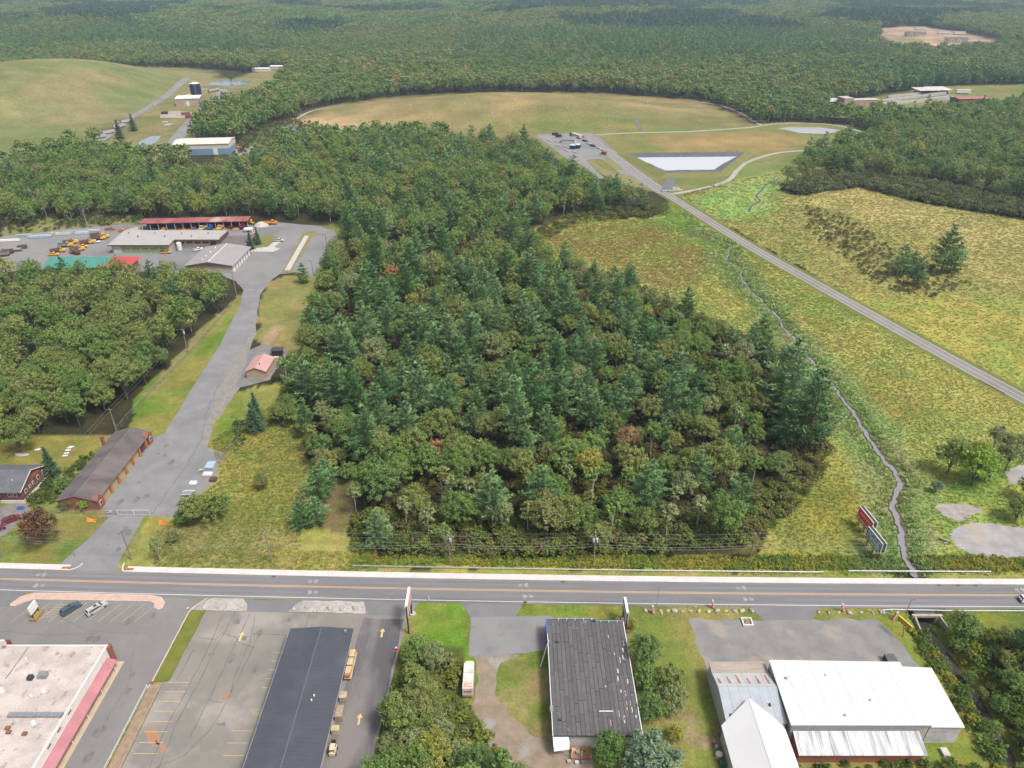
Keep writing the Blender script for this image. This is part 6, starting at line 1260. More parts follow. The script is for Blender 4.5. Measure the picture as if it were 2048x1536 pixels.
for j, (dy, dz, lb) in enumerate([(.6, -.25, 'topmost wire strung along the roadside poles'), (-.6, -.45, 'second wire strung along the roadside poles'), (0, -2.6, 'third wire, middle of those along the roadside poles'), (.1, -3.7, 'thick fourth cable along the roadside poles'), (.15, -4.5, 'lowest cable along the roadside poles')]):
    b = MB(); pth = []
    for (x0, y0, h0), (x1, y1, h1) in zip([p for k, p in enumerate(POLES) if k != 7][:-1], [p for k, p in enumerate(POLES) if k != 7][1:]):
        for i in range(9):
            u = i / 9; sag = 1.0 * (4 * u * (1 - u)); pth.append((x0 + (x1 - x0) * u, y0 + (y1 - y0) * u + dy, h0 + (h1 - h0) * u + dz - sag * (.7 + .1 * j)))
    pth.append((POLES[-1][0], POLES[-1][1] + dy, POLES[-1][2] + dz)); b.tube(pth, .022 if j < 3 else .038, 4); tag(b.build('overhead_wire', WIRE), lb, 'wire')
def catenary(a, c, sag, r, name, lb): n = 12; tag(MB().tube([(a[0] + (c[0] - a[0]) * i / n, a[1] + (c[1] - a[1]) * i / n, a[2] + (c[2] - a[2]) * i / n - sag * 4 * (i / n) * (1 - i / n)) for i in range(n + 1)], r, 4).build(name, WIRE), lb, 'wire')
catenary((-16, 135.5, 7.0), (-37, 110.6, 4.6), .6, .02, 'overhead_wire', 'service wire crossing the road to the blue-roofed market'); catenary((61, 135.2, 7.2), (31.5, 121.5, 6.0), .6, .02, 'overhead_wire', 'service wire crossing the road to the thin metal post')
SP = [(-130.5, 195.5, 10, 'timber pole behind the brick garage'), (-130.4, 254.2, 10.5, 'timber pole with transformer on the ditch bank of the access drive'), (-131.2, 314.5, 11, 'timber pole where the access drive meets the town garage yard')]
for k, (x, y, h, lb) in enumerate(SP):
    t = thing('utility_pole', lb, 'utility pole', (x, y, 0)); MB().cyl(x, y, -.5, h, .2, 9, .13).build('shaft', WOOD_POLE, t); part('crossarm', WOOD_POLE, t, (x - .9, x + .9, y - .08, y + .08, h - .5, h - .36))
    if k == 1: MB().cyl(x + .4, y, h - 2.3, h - 1.3, .3, 12).build('transformer', MATS['transformer_grey'], t)
for dx in (-.7, .7):
    pth = []
    for (a, c) in zip([(-133, 138.2, 10.0)] + [(x, y, h - .3) for x, y, h, _ in SP][:], [(x, y, h - .3) for x, y, h, _ in SP]):
        for i in range(8): u = i / 8; pth.append((a[0] + (c[0] - a[0]) * u + dx, a[1] + (c[1] - a[1]) * u, a[2] + (c[2] - a[2]) * u - 1.6 * 4 * u * (1 - u) * .7))
    pth.append((SP[-1][0] + dx, SP[-1][1], SP[-1][2] - .3)); tag(MB().tube(pth, .025, 4).build('overhead_wire', WIRE), ['west', 'east'][dx > 0] + ' wire of the pair running up the access drive', 'wire')
def guardrail(pts, name, label, two=False):
    t = thing(name, label, 'guardrail', (pts[0][0], pts[0][1], 0)); d = dense(pts, 2.0)
    b = MB(); v = []
    for i, (x, y) in enumerate(d): v += [(x, y, .40), (x, y - .09, .47), (x, y, .55), (x, y - .09, .63), (x, y, .71), (x, y + .05, .71), (x, y + .05, .40)]
    n = len(d); f = [(7 * i + k, 7 * i + 7 + k, 7 * i + 7 + (k + 1) % 7, 7 * i + (k + 1) % 7) for i in range(n - 1) for k in range(7)]; b.add(v, f).build('beam', GALV, t)
    for (x, y) in d[::1]: part('post', WOOD_POLE if two else GALV, t, (x - .07, x + .07, y + .06, y + .2, -.1, .68))
    return t
guardrail([(x, yc(x) + 7.0) for x in np.arange(-41, 84.5, 6)], 'guardrail', 'long steel guardrail between the sidewalk and the wood'); guardrail([(x, yc(x) + 7.5) for x in np.arange(85.5, 124, 6)], 'guardrail', 'shorter steel guardrail over the brook beside the gravel pad')
guardrail([(88.3, 119.9), (91, 120.1), (106, 119.7), (140, 119.6)], 'guardrail', 'steel guardrail above the culvert on the south side of the road'); guardrail([(88.3, 119.4), (90.5, 118.3)], 'guardrail', 'short turned-down end of guardrail next to the pencil-shaped signs')
guardrail(PX([(1958, 762), (1985, 777), (2008, 789)]), 'guardrail', 'rust-orange barrier along the verge of the county road', True).children[0].data.materials[0] = M('rust_orange_rail', (.36, .10, .05), (.28, .1, .06), s=1)
# rail beside the store lane
t = thing('handrail', 'thin white pipe railing beside the store service lane', 'railing', (-77.6, 90, 0)); MB().tube([(-77.7, 99.0, .95), (-77.75, 60, .95)], .05, 6).build('top_rail', WHITE_TRIM, t); MB().tube([(-77.7, 99.0, .55), (-77.75, 60, .55)], .04, 6).build('mid_rail', WHITE_TRIM, t); [part('post', WHITE_TRIM, t, (-77.77, -77.68, 99 - 2.6 * k - .05, 99 - 2.6 * k + .04, 0, .97)) for k in range(15)]; MB().cyl(-77.3, 100.0, 0, .6, .28, 10).build('end_boulder', RUSTY, t)
# chain-link fence and gate of the access drive
CHAIN, nt, b_ = newmat('chain_link'); b_.inputs['Base Color'].default_value = (.16, .165, .16, 1); b_.inputs['Alpha'].default_value = .16
def chain_fence(pts, label, h=1.9, step=3.0):
    t = thing('chain_link_fence', label, 'fence', (pts[0][0], pts[0][1], 0)); d = dense(pts, step); b = MB()
    for (x, y), (x2, y2) in zip(d[:-1], d[1:]): MB().quad((x, y, .05), (x2, y2, .05), (x2, y2, h), (x, y, h)).build('mesh_panel', CHAIN, t)
    MB().tube([(x, y, h) for x, y in d], .04, 5).build('top_rail', GALV, t)
    for x, y in d: MB().cyl(x, y, 0, h + .08, .045, 6).build('post', GALV, t)
    return t
chain_fence(PX([(92, 1026), (150, 1028), (234, 1030)]), 'chain-link fence between the brick garage and the front lawn', 1.8); chain_fence(PX([(232, 868), (300, 790), (380, 708), (465, 612)]), 'chain-link fence along the wood on the west side of the access drive', 2.2, 4); chain_fence(PX([(452, 905), (475, 890), (482, 850)]), 'chain-link fence corner behind the stacked panels', 1.8)
a, c = PX([(237, 1030), (300, 1030)]); t = thing('swing_gate', 'white tubular gate across the access drive', 'gate', (a[0], a[1], 0)); [MB().bar((a[0], a[1], z), (c[0], c[1], z), .07, .09).build('rail', WHITE_TRIM, t) for z in (.25, 1.75)]; [MB().cyl(a[0] + (c[0] - a[0]) * u, a[1] + (c[1] - a[1]) * u, 0, 1.95, .05, 6).build('upright', WHITE_TRIM, t) for u in (0, .5, .52, 1)]; [MB().quad((a[0] + (c[0] - a[0]) * u, a[1], .25), (a[0] + (c[0] - a[0]) * (u + .48), a[1], .25), (a[0] + (c[0] - a[0]) * (u + .48), a[1], 1.75), (a[0] + (c[0] - a[0]) * u, a[1], 1.75)).build('mesh_panel', CHAIN, t) for u in (.01, .51)]
p_ = PX([(220, 1030)])[0]; t = thing('notice_board', 'blue and white notice fixed to the fence by the gate', 'sign', (p_[0], p_[1], 0)); part('panel', SIGNW, t, (p_[0] - .9, p_[0] + .9, p_[1] - .1, p_[1] - .05, 1.0, 1.7)); part('blue_band', M('notice_blue', (.05, .14, .34)), t, (p_[0] - .8, p_[0] + .2, p_[1] - .13, p_[1] - .10, 1.3, 1.65)); part('red_mark', RED, t, (p_[0] + .3, p_[0] + .7, p_[1] - .13, p_[1] - .10, 1.1, 1.4))
# orange tarpaulins hung on stakes on the lawns
OT = M('orange_tarp', (.62, .26, .05), (.55, .24, .06), s=1, r=.6)
def tarp(px_, py_, w, h, label, notch):
    x, y = at(px_, py_); t = thing('orange_banner', label, 'banner', (x, y, 0)); v = []; n = 8
    for i in range(n + 1):
        u = i / n; top = h * (1 - notch * math.sin(u * math.pi)); v += [(x - w / 2 + w * u, y + .25 * math.sin(5 * u), .12 + .1 * math.sin(3 * u)), (x - w / 2 + w * u + .15, y + .35 * math.sin(4 * u) + .5, top)]
    MB().add(v, [(2 * i, 2 * i + 2, 2 * i + 3, 2 * i + 1) for i in range(n)]).build('cloth', OT, t); [MB().cyl(x + s * w / 2 + (.1 if s > 0 else 0), y + .4, 0, h + .15, .05, 6).build('stake', WOOD_POLE, t) for s in (-1, 1)]
tarp(184, 1046, 2.9, 2.0, 'orange cloth sagging between two stakes on the lawn before the brick garage', .62); tarp(325, 1052, 2.2, 1.5, 'smaller orange cloth leaning on stakes east of the access drive', -.1)
# panels and scrap stacked at the loading pad
for k, (px_, py_, L_, W_, c, lb) in enumerate([(420, 932, 2.4, 3.4, (.36, .48, .62), 'pale blue plastic sheets stacked at the loading pad'), (415, 950, 2.6, 1.6, (.62, .64, .66), 'white panels stacked below the blue sheets'), (402, 942, 1.2, .8, (.45, .40, .35), 'small tan scrap stack beside the white panels'), (388, 968, 2.0, 1.4, (.66, .66, .68), 'white panel leaning by the bushes at the loading pad'), (378, 985, 3.2, .7, (.42, .44, .47), 'upper grey pipe bundle on the loading pad'), (376, 992, 3.2, .7, (.36, .38, .41), 'lower grey pipe bundle on the loading pad'), (374, 1000, 3.2, .9, (.48, .50, .52), 'pale grey pipe bundle nearest the bushes'), (428, 960, 1.8, 1.8, (.10, .06, .05), 'dark brown rubbish heap below the white panels')]):
    x, y = at(px_, py_); q = thing('material_stack', lb, 'stack', (x, y, 0)); rr = random.Random(k)
    for j in range(4): ox, oy = rr.uniform(-.3, .3), rr.uniform(-.2, .2); part('panel', M('stack%d' % k, c, tuple(v * .75 for v in c), s=2), q, (x - L_ / 2 + ox, x + L_ / 2 + ox, y - W_ / 2 + oy, y + W_ / 2 + oy, .03 + j * .16, .15 + j * .16))
# beehive-like boxes, old boat and table on the golden yard
HV = None
for k, (px_, py_) in enumerate([(131, 914), (134, 909), (137, 903), (141, 898), (144, 896), (76, 902), (82, 900)]):
    x, y = at(px_, py_)
    if HV is None:
        HV = thing('yard_crate', 'small white-topped crate in the row on the golden yard', 'crate', (0, 0, 0), 0, 'white-topped crates on the golden yard'); part('box', M('hive_wood', (.40, .27, .2), s=2), HV, (-.7, .7, -.3, .3, 0, .5)); part('lid', WHITE_TRIM, HV, (-.78, .78, -.36, .36, .5, .58)); q = HV
    else: q = dup(HV, (0, 0, 0), 0)
    q.location = (x, y, 0); q.rotation_euler = (0, 0, R(8))
x, y = at(44, 910); q = thing('overturned_boat', 'pale overturned rowing boat under the yard tree', 'boat', (x, y, 0)); b = MB(); v = []
for i in range(9):
    u = i / 8 - .5; w = .75 * (1 - (2 * u) ** 2) ** .5 + .05
    v += [(x + u * 4.6, y - w, .05), (x + u * 4.6, y - w * .6, .5), (x + u * 4.6, y, .62), (x + u * 4.6, y + w * .6, .5), (x + u * 4.6, y + w, .05)]
b.add(v, [(5 * i + k, 5 * i + 5 + k, 5 * i + 6 + k, 5 * i + 1 + k) for i in range(8) for k in range(4)]).build('hull', M('boat_paint', (.46, .45, .40), (.38, .36, .32), s=1), q, smooth=True); part('keel', WOOD_POLE, q, (x - 2, x + 2, y - .04, y + .04, .58, .72))
x, y = at(42, 1018); q = thing('blue_cover', 'blue tarpaulin over goods at the south wall of the brick house', 'tarpaulin', (x, y, 0)); heap_m = M('blue_tarp', (.03, .13, .33), (.04, .11, .26), s=1, r=.4); MB().add([(x - 1, y - .6, 0), (x + 1, y - .6, 0), (x + 1, y + .6, 0), (x - 1, y + .6, 0), (x - .7, y - .3, .8), (x + .6, y - .3, 1.0), (x + .7, y + .3, .9), (x - .6, y + .4, .75)], [(4, 5, 6, 7), (0, 1, 5, 4), (1, 2, 6, 5), (2, 3, 7, 6), (3, 0, 4, 7)]).build('sheet', heap_m, q); part('pallet', WOOD_POLE, q, (x - 1.1, x + 1.1, y - .7, y + .7, .0, .12))
sheet('house_parking', ragged(PX([(-40, 1040), (10, 1012), (40, 1008), (60, 1012), (60, 1022), (10, 1070), (-40, 1090)]), .3, 2, 3), .02, M('house_gravel', (.22, .19, .19), (.17, .15, .15), s=.5))
# lamp posts at the town garage
for k, (px_, py_, h, lb) in enumerate([(627, 552, 8, 'dark lamp post beside the lone pine'), (654, 497, 8, 'dark lamp post at the wood edge of the empty parking'), (478, 862, 5.5, 'short dark lamp post by the dense spruce near the access drive'), (490, 455, 8, 'tall lamp post in front of the red-roofed shelter')]):
    x, y = at(px_, py_); t = thing('lamp_post', lb, 'lamp post', (x, y, 0)); MB().cyl(x, y, 0, h, .12, 8, .08).build('column', DARK, t); part('arm', DARK, t, (x - 1.1, x, y - .04, y + .04, h - .1, h)); part('lamp_head', DARK, t, (x - 1.6, x - .9, y - .16, y + .16, h - .16, h + .02)); MB().cyl(x, y, 0, .35, .3, 10).build('base', CONC, t)
# thin posts
for px_, py_, h, lb in [(858, 1201, 1.3, 'short white marker post at the lawn corner east of the market'), (586, 1150 - 40, 0, '')][:1]:
    x, y = at(px_, py_); t = thing('marker_post', lb, 'post', (x, y, 0)); MB().cyl(x, y, 0, h, .08, 6).build('post', SIGNW, t); MB().cyl(x, y, h, h + .06, .1, 6).build('cap', SIGNW, t)
x, y = at(1313, 1212); t = thing('metal_post', 'thin grey metal post with crossbar above the boulder row', 'post', (x, y, 0)); MB().cyl(x, y, 0, 6.2, .06, 6).build('shaft', GALV, t); part('crossbar', GALV, t, (x - .5, x + .5, y - .03, y + .03, 5.9, 5.96))
x, y = at(1050, 1213); t = thing('sign_post', 'small rusty sign on a post in the verge before the strip-roofed hall', 'sign', (x, y, 0)); [MB().cyl(x + d, y, 0, 1.7, .05, 6).build('post', RUSTY, t) for d in (-.25, .25)]; part('plate', RUSTY, t, (x - .4, x + .4, y - .03, y + .03, 1.1, 1.7))
x, y = at(150, 1112); t = thing('stake', 'short pale stake on the front lawn beside the access drive', 'post', (x, y, 0)); MB().cyl(x, y, 0, 2.0, .06, 6).build('post', WOOD_POLE, t); MB().cyl(x, y, 2.0, 2.05, .08, 6).build('cap', WOOD_POLE, t)
# ---------------------------------------------------------------- boulders and small signs by the warehouse forecourt
def rock_mesh(seed, r):
    rr = np.random.default_rng(seed); b = MB(); v = []; f = []; n, m = 9, 5
    ph = rr.uniform(0, 6, 6)
    for i in range(m + 1):
        a = math.pi * i / m
        for j in range(n):
            c = 2 * math.pi * j / n; q = r * (1 + .22 * math.sin(2 * c + ph[0]) * math.sin(a) + .16 * math.sin(3 * c + 2 * a + ph[1]) + .1 * rr.uniform(-1, 1))
            v.append((q * math.sin(a) * math.cos(c) * 1.15, q * math.sin(a) * math.sin(c) * .85, .45 * r + q * math.cos(a) * .72))
    for i in range(m):
        for j in range(n): f.append((i * n + j, (i + 1) * n + j, (i + 1) * n + (j + 1) % n, i * n + (j + 1) % n))
    return b.add(v, f)
ROCKM = [M('boulder_%d' % k, c, tuple(v * .7 for v in c), s=2.5, r=.9, bump=.4, bs=5) for k, c in enumerate([(.50, .46, .40), (.42, .39, .35), (.52, .40, .33)])]
protos = [rock_mesh(k, 1.0).build('boulder', ROCKM[k % 3]) for k in range(4)]
def rock(px_, py_, r, k, label, group=None, loc=None, z=0):
    x, y = loc or at(px_, py_); p = protos[k % 4]
    if 'label' in p: o = p.copy(); COL.objects.link(o)
    else: o = p
    o.location = (x, y, z - .1 * r); o.scale = (r, r * random.uniform(.8, 1.1), r * random.uniform(.8, 1.1)); o.rotation_euler = (0, 0, random.uniform(0, 6)); tag(o, label, 'boulder', group); return o
for k, px_ in enumerate([1291, 1303, 1322, 1336, 1349, 1365, 1380, 1398, 1417, 1434, 1452, 1470, 1484, 1503]): rock(px_, 1222 + (k % 3), random.uniform(.42, .62), k, 'pale boulder in the row on the verge between the strip-roofed hall and the warehouse entrance', 'boulders west of the warehouse entrance')
for k, px_ in enumerate([1637, 1657, 1677, 1698, 1722, 1745, 1764]): rock(px_, 1225 + (k % 2), random.uniform(.4, .68), k + 1, 'pale boulder on the verge between the warehouse entrance and the yellow sign', 'boulders east of the warehouse entrance')
for k, (px_, py_, r) in enumerate([(409, 1217, .55), (434, 1215, .45), (454, 1215, .38), (484, 1214, .3), (376, 1218, .4)]): rock(px_, py_, r, k, 'weathered boulder on the gravel island next to the grass strip', 'boulders on the west gravel island', z=.16)
for k, (px_, py_, r) in enumerate([(588, 1219, .5), (614, 1216, .5), (637, 1219, .4), (659, 1217, .62), (682, 1221, .42), (708, 1218, .5)]): rock(px_, py_, r, k, 'weathered boulder on the wide gravel island before the market', 'boulders on the wide gravel island', z=.16)
PENW = M('pencil_pink', (.62, .42, .42), (.50, .20, .20), s=3)
for k, (px_, py_, dg, lb) in enumerate([(1307, 1228, 12, 'pencil-shaped pink sign at the west end of the boulder row'), (1427, 1217, 14, 'pencil-shaped pink sign leaning over the middle of the boulder row'), (1687, 1224, 22, 'pencil-shaped pink sign between boulders east of the entrance'), (1785, 1241, -35, 'pencil-shaped pink sign leaning against the guardrail end')]):
    x, y = at(px_, py_); t = thing('pencil_sign', lb, 'sign', (0, 0, 0)); part('shaft', PENW, t, (-.28, .28, -.12, .12, .2, 2.3)); part('stripe', RED, t, (-.3, -.16, -.135, .135, .25, 2.25)); MB().add([(-.28, -.12, 2.3), (.28, -.12, 2.3), (.28, .12, 2.3), (-.28, .12, 2.3), (0, 0, 2.95)], [(0, 1, 4), (1, 2, 4), (2, 3, 4), (3, 0, 4)]).build('tip', WHITE_TRIM, t); part('foot', DARK, t, (-.1, .1, -.1, .1, 0, .2)); t.location = (x, y, 0); t.rotation_euler = (R(-8), R(dg * -.6), R(10))
for k, (px_, py_, c, lb) in enumerate([(1390, 1217, (.66, .58, .06), 'small yellow yard sign among the boulders'), (1465, 1221, (.10, .42, .42), 'small teal yard sign among the boulders'), (1666, 1219, (.10, .42, .42), 'small teal yard sign east of the entrance'), (1737, 1223, (.66, .58, .06), 'small yellow yard sign east of the entrance'), (1783, 1226, (.4, .5, .1), 'small lime yard sign near the guardrail end')]):
    x, y = at(px_, py_); t = thing('yard_sign', lb, 'sign', (x, y, 0)); part('panel', M('yard_sign_%d' % k, c, r=.5), t, (x - .36, x + .36, y - .02, y + .02, .35, .85)); part('stake', GALV, t, (x - .03, x + .03, y - .015, y + .015, 0, .35))
x, y = at(1494, 1245); t = thing('block_planter', 'square of white concrete blocks round a yellow pointed marker at the forecourt', 'planter', (x, y, 0)); [part('block', M('white_block', (.58, .56, .54), (.5, .48, .46), s=1), t, q) for q in ((x - 1.25, x + 1.25, y - 1.2, y - .85, .03, .45), (x - 1.25, x + 1.25, y + .85, y + 1.2, .03, .45), (x - 1.25, x - .9, y - .84, y + .84, .03, .45), (x + .9, x + 1.25, y - .84, y + .84, .03, .45))]; MB().add([(x - .45, y - .1, .05), (x + .45, y - .1, .05), (x + .45, y + .1, .05), (x - .45, y + .1, .05), (x, y, 1.9)], [(0, 1, 4), (1, 2, 4), (2, 3, 4), (3, 0, 4)]).build('marker', M('faded_yellow', (.55, .46, .16), (.45, .40, .2), s=2), t); part('soil', DIRT, t, (x - .9, x + .9, y - .84, y + .84, .03, .12))
# yellow sign on its bent pole
t = thing('yellow_sign', 'yellow and red lettered sign on a bent pole beside the culvert', 'sign', (89.8, 112.6, 0)); MB().tube([(89.8, 112.4, 0), (89.6, 113.4, 3.2), (90.6, 115.2, 5.6), (92.0, 117.0, 7.0), (93.0, 117.2, 6.9)], .12, 7).build('pole', M('brown_steel', (.2, .12, .1), s=2), t)
bd = MB(); c0, c1 = np.array((88.2, 114.4, 0)), np.array((90.2, 109.9, 0)); dd = (c1 - c0) / np.linalg.norm(c1 - c0); nn = np.array((-dd[1], dd[0], 0))
def panel(o, a, b2, z0, z1, off, mat, par, nm):
    p = [c0 + dd * a + nn * off, c0 + dd * b2 + nn * off]; return MB().bar((p[0][0], p[0][1], (z0 + z1) / 2), (p[1][0], p[1][1], (z0 + z1) / 2), .05 if nm != 'board' else .3, z1 - z0).build(nm, mat, par)
bo = panel(0, .2, 4.0, 3.8, 5.2, 0, M('sign_yellow', (.66, .56, .05), r=.4), t, 'board')
for k in range(6): panel(0, .45 + k * .58, .82 + k * .58, 4.55, 5.05, -.16, RED, bo, 'lettering'); panel(0, .45 + k * .58, .82 + k * .58, 4.55, 5.05, .16, RED, bo, 'lettering')
for k in range(4): panel(0, .5 + k * .85, 1.0 + k * .85, 3.95, 4.3, -.16, M('letter_brown', (.2, .1, .05)), bo, 'lettering')
panel(0, -.1, 0.3, 3.2, 3.5, 0, M('teal_tag', (.1, .4, .35)), t, 'hanging_tag')
# billboards: two double-faced boards set end to end
TXTW = M('billboard_lettering', (.72, .62, .62), r=.5)
def billboard(x, y, L_, ang, label, face, back, lines, zb=3.2, zt=6.3):
    t = thing('billboard', label, 'billboard', (0, 0, 0))
    for s in (-1, 1):
        b1 = part('board', WHITE_TRIM, t, (s * .55 - .09, s * .55 + .09, -L_ / 2, L_ / 2, zb, zt)); part('poster', face if s < 0 else back, b1, (s * .65 - .012, s * .65 + .012, -L_ / 2 + .2, L_ / 2 - .2, zb + .2, zt - .2)); part('catwalk', WOOD_POLE, b1, (s * 1.0 - .25, s * 1.0 + .25, -L_ / 2, L_ / 2, zb - .15, zb - .05))
        if s < 0: lines(b1, s * .665)
    part('inner_frame', DARK, t, (-.45, .45, -L_ / 2 + .1, L_ / 2 - .1, zb + .2, zt - .1))
    for yy in (-L_ / 2 + .8, 0, L_ / 2 - .8):
        part('post', M('rust_post', (.16, .07, .05), s=2), t, (-.14, .14, yy - .12, yy + .12, 0, zt - .3)); MB().tube([(-.9, yy, 0), (-.1, yy, zb)], .07, 5).build('brace', MATS['rust_post'], t)
    t.location = (x, y, gz(x, y)); t.rotation_euler = (0, 0, R(ang)); return t
def lines_red(b1, x):
    for k in range(7): part('lettering', TXTW, b1, (x - .01, x + .01, -2.6 + k * .75, -2.2 + k * .75, 4.7, 5.2))
    part('light_band', M('pinkred', (.55, .12, .14), r=.5), b1, (x - .006, x + .006, -3.1, 3.1, 5.5, 5.75))
def lines_blue(b1, x):
    part('picture', M('photo_blue', (.10, .26, .45), (.6, .62, .5), s=1.2, pos=(.4, .6), fine=0), b1, (x - .006, x + .006, -2.9, 2.9, 3.6, 5.9))
    for k in range(4): part('lettering', TXTW, b1, (x - .014, x + .014, -2.4 + k * .5, -2.1 + k * .5, 4.2, 4.6))
billboard(95.8, 147.8, 7.0, 6, 'red-faced double billboard on rusty posts beside the brook', M('billboard_red', (.95, .02, .05), (.88, .03, .06), s=1, r=.4), SIGNW, lines_red); billboard(94.6, 139.7, 7.0, 6, 'blue picture billboard standing end to end with the red one', M('billboard_blue', (.03, .08, .16), r=.4), SIGNW, lines_blue)
# odds and ends right of the brook
x, y = at(1888, 1084); t = thing('old_plough', 'rusty farm implement lying at the edge of the gravel pad', 'farm implement', (x, y, 0)); MB().bar((x - 1.2, y + 1.0, .6), (x + 1.0, y - .8, .5), .18, .2).build('beam', DARK, t); [MB().cyly(x + d, y - d * .8 - .1, y - d * .8 + .1, .4, .4, 12).build('wheel', RUSTY, t) for d in (-.9, .1, .9)]; part('blade', GALV, t, (x - .6, x + .5, y - 1.0, y - .5, .05, .5))
for k, (px_, py_, lb) in enumerate([(1938, 914, 'white covered trailer under the lime-green tree'), (1964, 917, 'second white trailer behind the lime-green tree')]): x, y = at(px_, py_); t = thing('covered_trailer', lb, 'trailer', (x, y, 0)); part('body', WHITE_TRIM, t, (x - 1.9, x + 1.9, y - 1, y + 1, .5, 2.0)); part('hitch', DARK, t, (x - 3.0, x - 1.9, y - .08, y + .08, .4, .55)); [MB().cyly(x, y + s - .1, y + s + .1, .33, .33, 10).build('wheel', BLACKRUB, t) for s in (-1.05, 1.05)]
put(wagon('silver-blue car parked behind the trees by the upper gravel patch', paint('sb', (.4, .45, .55))), 1984, 948, 30)
x, y = at(1800, 903); tag(MB().tube([(x - 1.2, y - .6, .3), (x, y, .55), (x + 1.1, y + 1.1, 1.2)], .16, 6, .06).build('fallen_log', M('dead_wood', (.42, .38, .33), (.34, .30, .26), s=2)), 'bleached fallen log on the bank of the brook', 'log')
x, y = atz(1890, 1505, .4); t = thing('white_crate', 'tilted white crate on the grass behind the white warehouse', 'crate', (x, y, 0)); part('box', WHITE_TRIM, t, (x - .6, x + .6, y - .8, y + .8, .02, .7)); part('lid', CONC, t, (x - .65, x + .65, y - .85, y + .85, .7, .76))
x, y = at(1855, 1316); tag(MB().bar((x - .8, y + .9, .15), (x + .8, y - .9, .12), .3, .12).build('loose_plank', WHITE_TRIM), 'white plank lying on the bank of the brook below the yellow sign', 'plank')
# landfill gas vents on the middle landfill
vt = None
for k, (px_, py_) in enumerate([(822, 213), (930, 208), (1030, 200), (1135, 218), (1190, 210), (1295, 207), (1395, 222), (1400, 243), (1085, 243), (1137, 243), (1215, 258), (860, 230), (985, 228), (1250, 230)]):
    x, y = at(px_, py_)
    if vt is None: vt = thing('gas_vent', 'white gas vent pipe standing on the tan capped landfill', 'vent pipe', (0, 0, 0), 0, 'gas vents on the tan landfill'); MB().cyl(0, 0, 0, 2.6, .28, 8).build('pipe', SIGNW, vt); MB().cyl(0, 0, 2.6, 2.9, .42, 8, .3).build('cowl', SIGNW, vt); q = vt
    else: q = dup(vt, (0, 0, 0), 0)
    q.location = (x, y, gz(x, y)); q.scale = (.55, .55, .6)
for px_, py_, lb in [(1214, 257, 'slim pole at the foot of the tan landfill near the transfer yard'), (1568, 248, 'slim pole beside the gravel track at the forest corner'), (146, 290, 'slim pole at the foot of the grassy west landfill'), (306, 213, 'slim pole beside the works road halfway up'), (412, 182, 'slim pole between the navy tank and the tankers')]:
    x, y = at(px_, py_); t = thing('slim_pole', lb, 'pole', (x, y, gz(x, y))); MB().cyl(x, y, gz(x, y), gz(x, y) + 11, .2, 6, .14).build('shaft', WOOD_POLE, t); part('crossarm', WOOD_POLE, t, (x - 1, x + 1, y - .1, y + .1, gz(x, y) + 10.2, gz(x, y) + 10.4))
# ---------------------------------------------------------------- plants: prototypes
LEAF = {
    'olive': leaf_mat('leaf_olive', [(.105, .14, .03), (.13, .16, .036), (.155, .168, .042), (.12, .155, .033), (.145, .152, .044)]),
    'green': leaf_mat('leaf_green', [(.075, .13, .026), (.10, .158, .032), (.12, .172, .036), (.09, .14, .034)]),
    'yellow': leaf_mat('leaf_yellow', [(.17, .185, .032), (.21, .20, .034), (.19, .21, .04)]),
    'rust': leaf_mat('leaf_rust', [(.22, .15, .05), (.30, .13, .05), (.20, .16, .06)]),
    'pale': leaf_mat('leaf_pale', [(.155, .18, .062), (.17, .188, .068), (.145, .172, .056)]),
    'purple': leaf_mat('leaf_purple', [(.095, .048, .022), (.10, .052, .025)]),
    'pine': leaf_mat('needle_pine', [(.052, .108, .027), (.077, .138, .037), (.105, .165, .054), (.067, .125, .038), (.092, .15, .046)], .08),
    'spruce': leaf_mat('needle_spruce', [(.042, .08, .032), (.055, .095, .036), (.068, .105, .04)], .12),
    'lime': leaf_mat('leaf_lime', [(.15, .22, .02), (.16, .24, .025)]),
    'sage': leaf_mat('leaf_sage', [(.10, .15, .075), (.11, .16, .08)]),
    'tint': leaf_mat('leaf_tint', None, .25, 'TINT'),
}
BARK = M('bark', (.16, .13, .105), (.10, .085, .07), s=2, r=.95); PBARK = M('pale_bark', (.42, .39, .35), (.28, .25, .22), s=2, r=.9)

def card_arrays(c, n, s, asp, g, jit=.55):
    n = n + g.normal(0, jit, n.shape); n /= np.linalg.norm(n, axis=1, keepdims=True) + 1e-9
    r = g.normal(0, 1, n.shape); u = np.cross(n, r); u /= np.linalg.norm(u, axis=1, keepdims=True) + 1e-9; w = np.cross(n, u)
    s = s[:, None]; a = asp[:, None]
    return np.stack([c - u * s, c - w * s * a + u * s * .15, c + u * s, c + w * s * a - u * s * .1], 1)

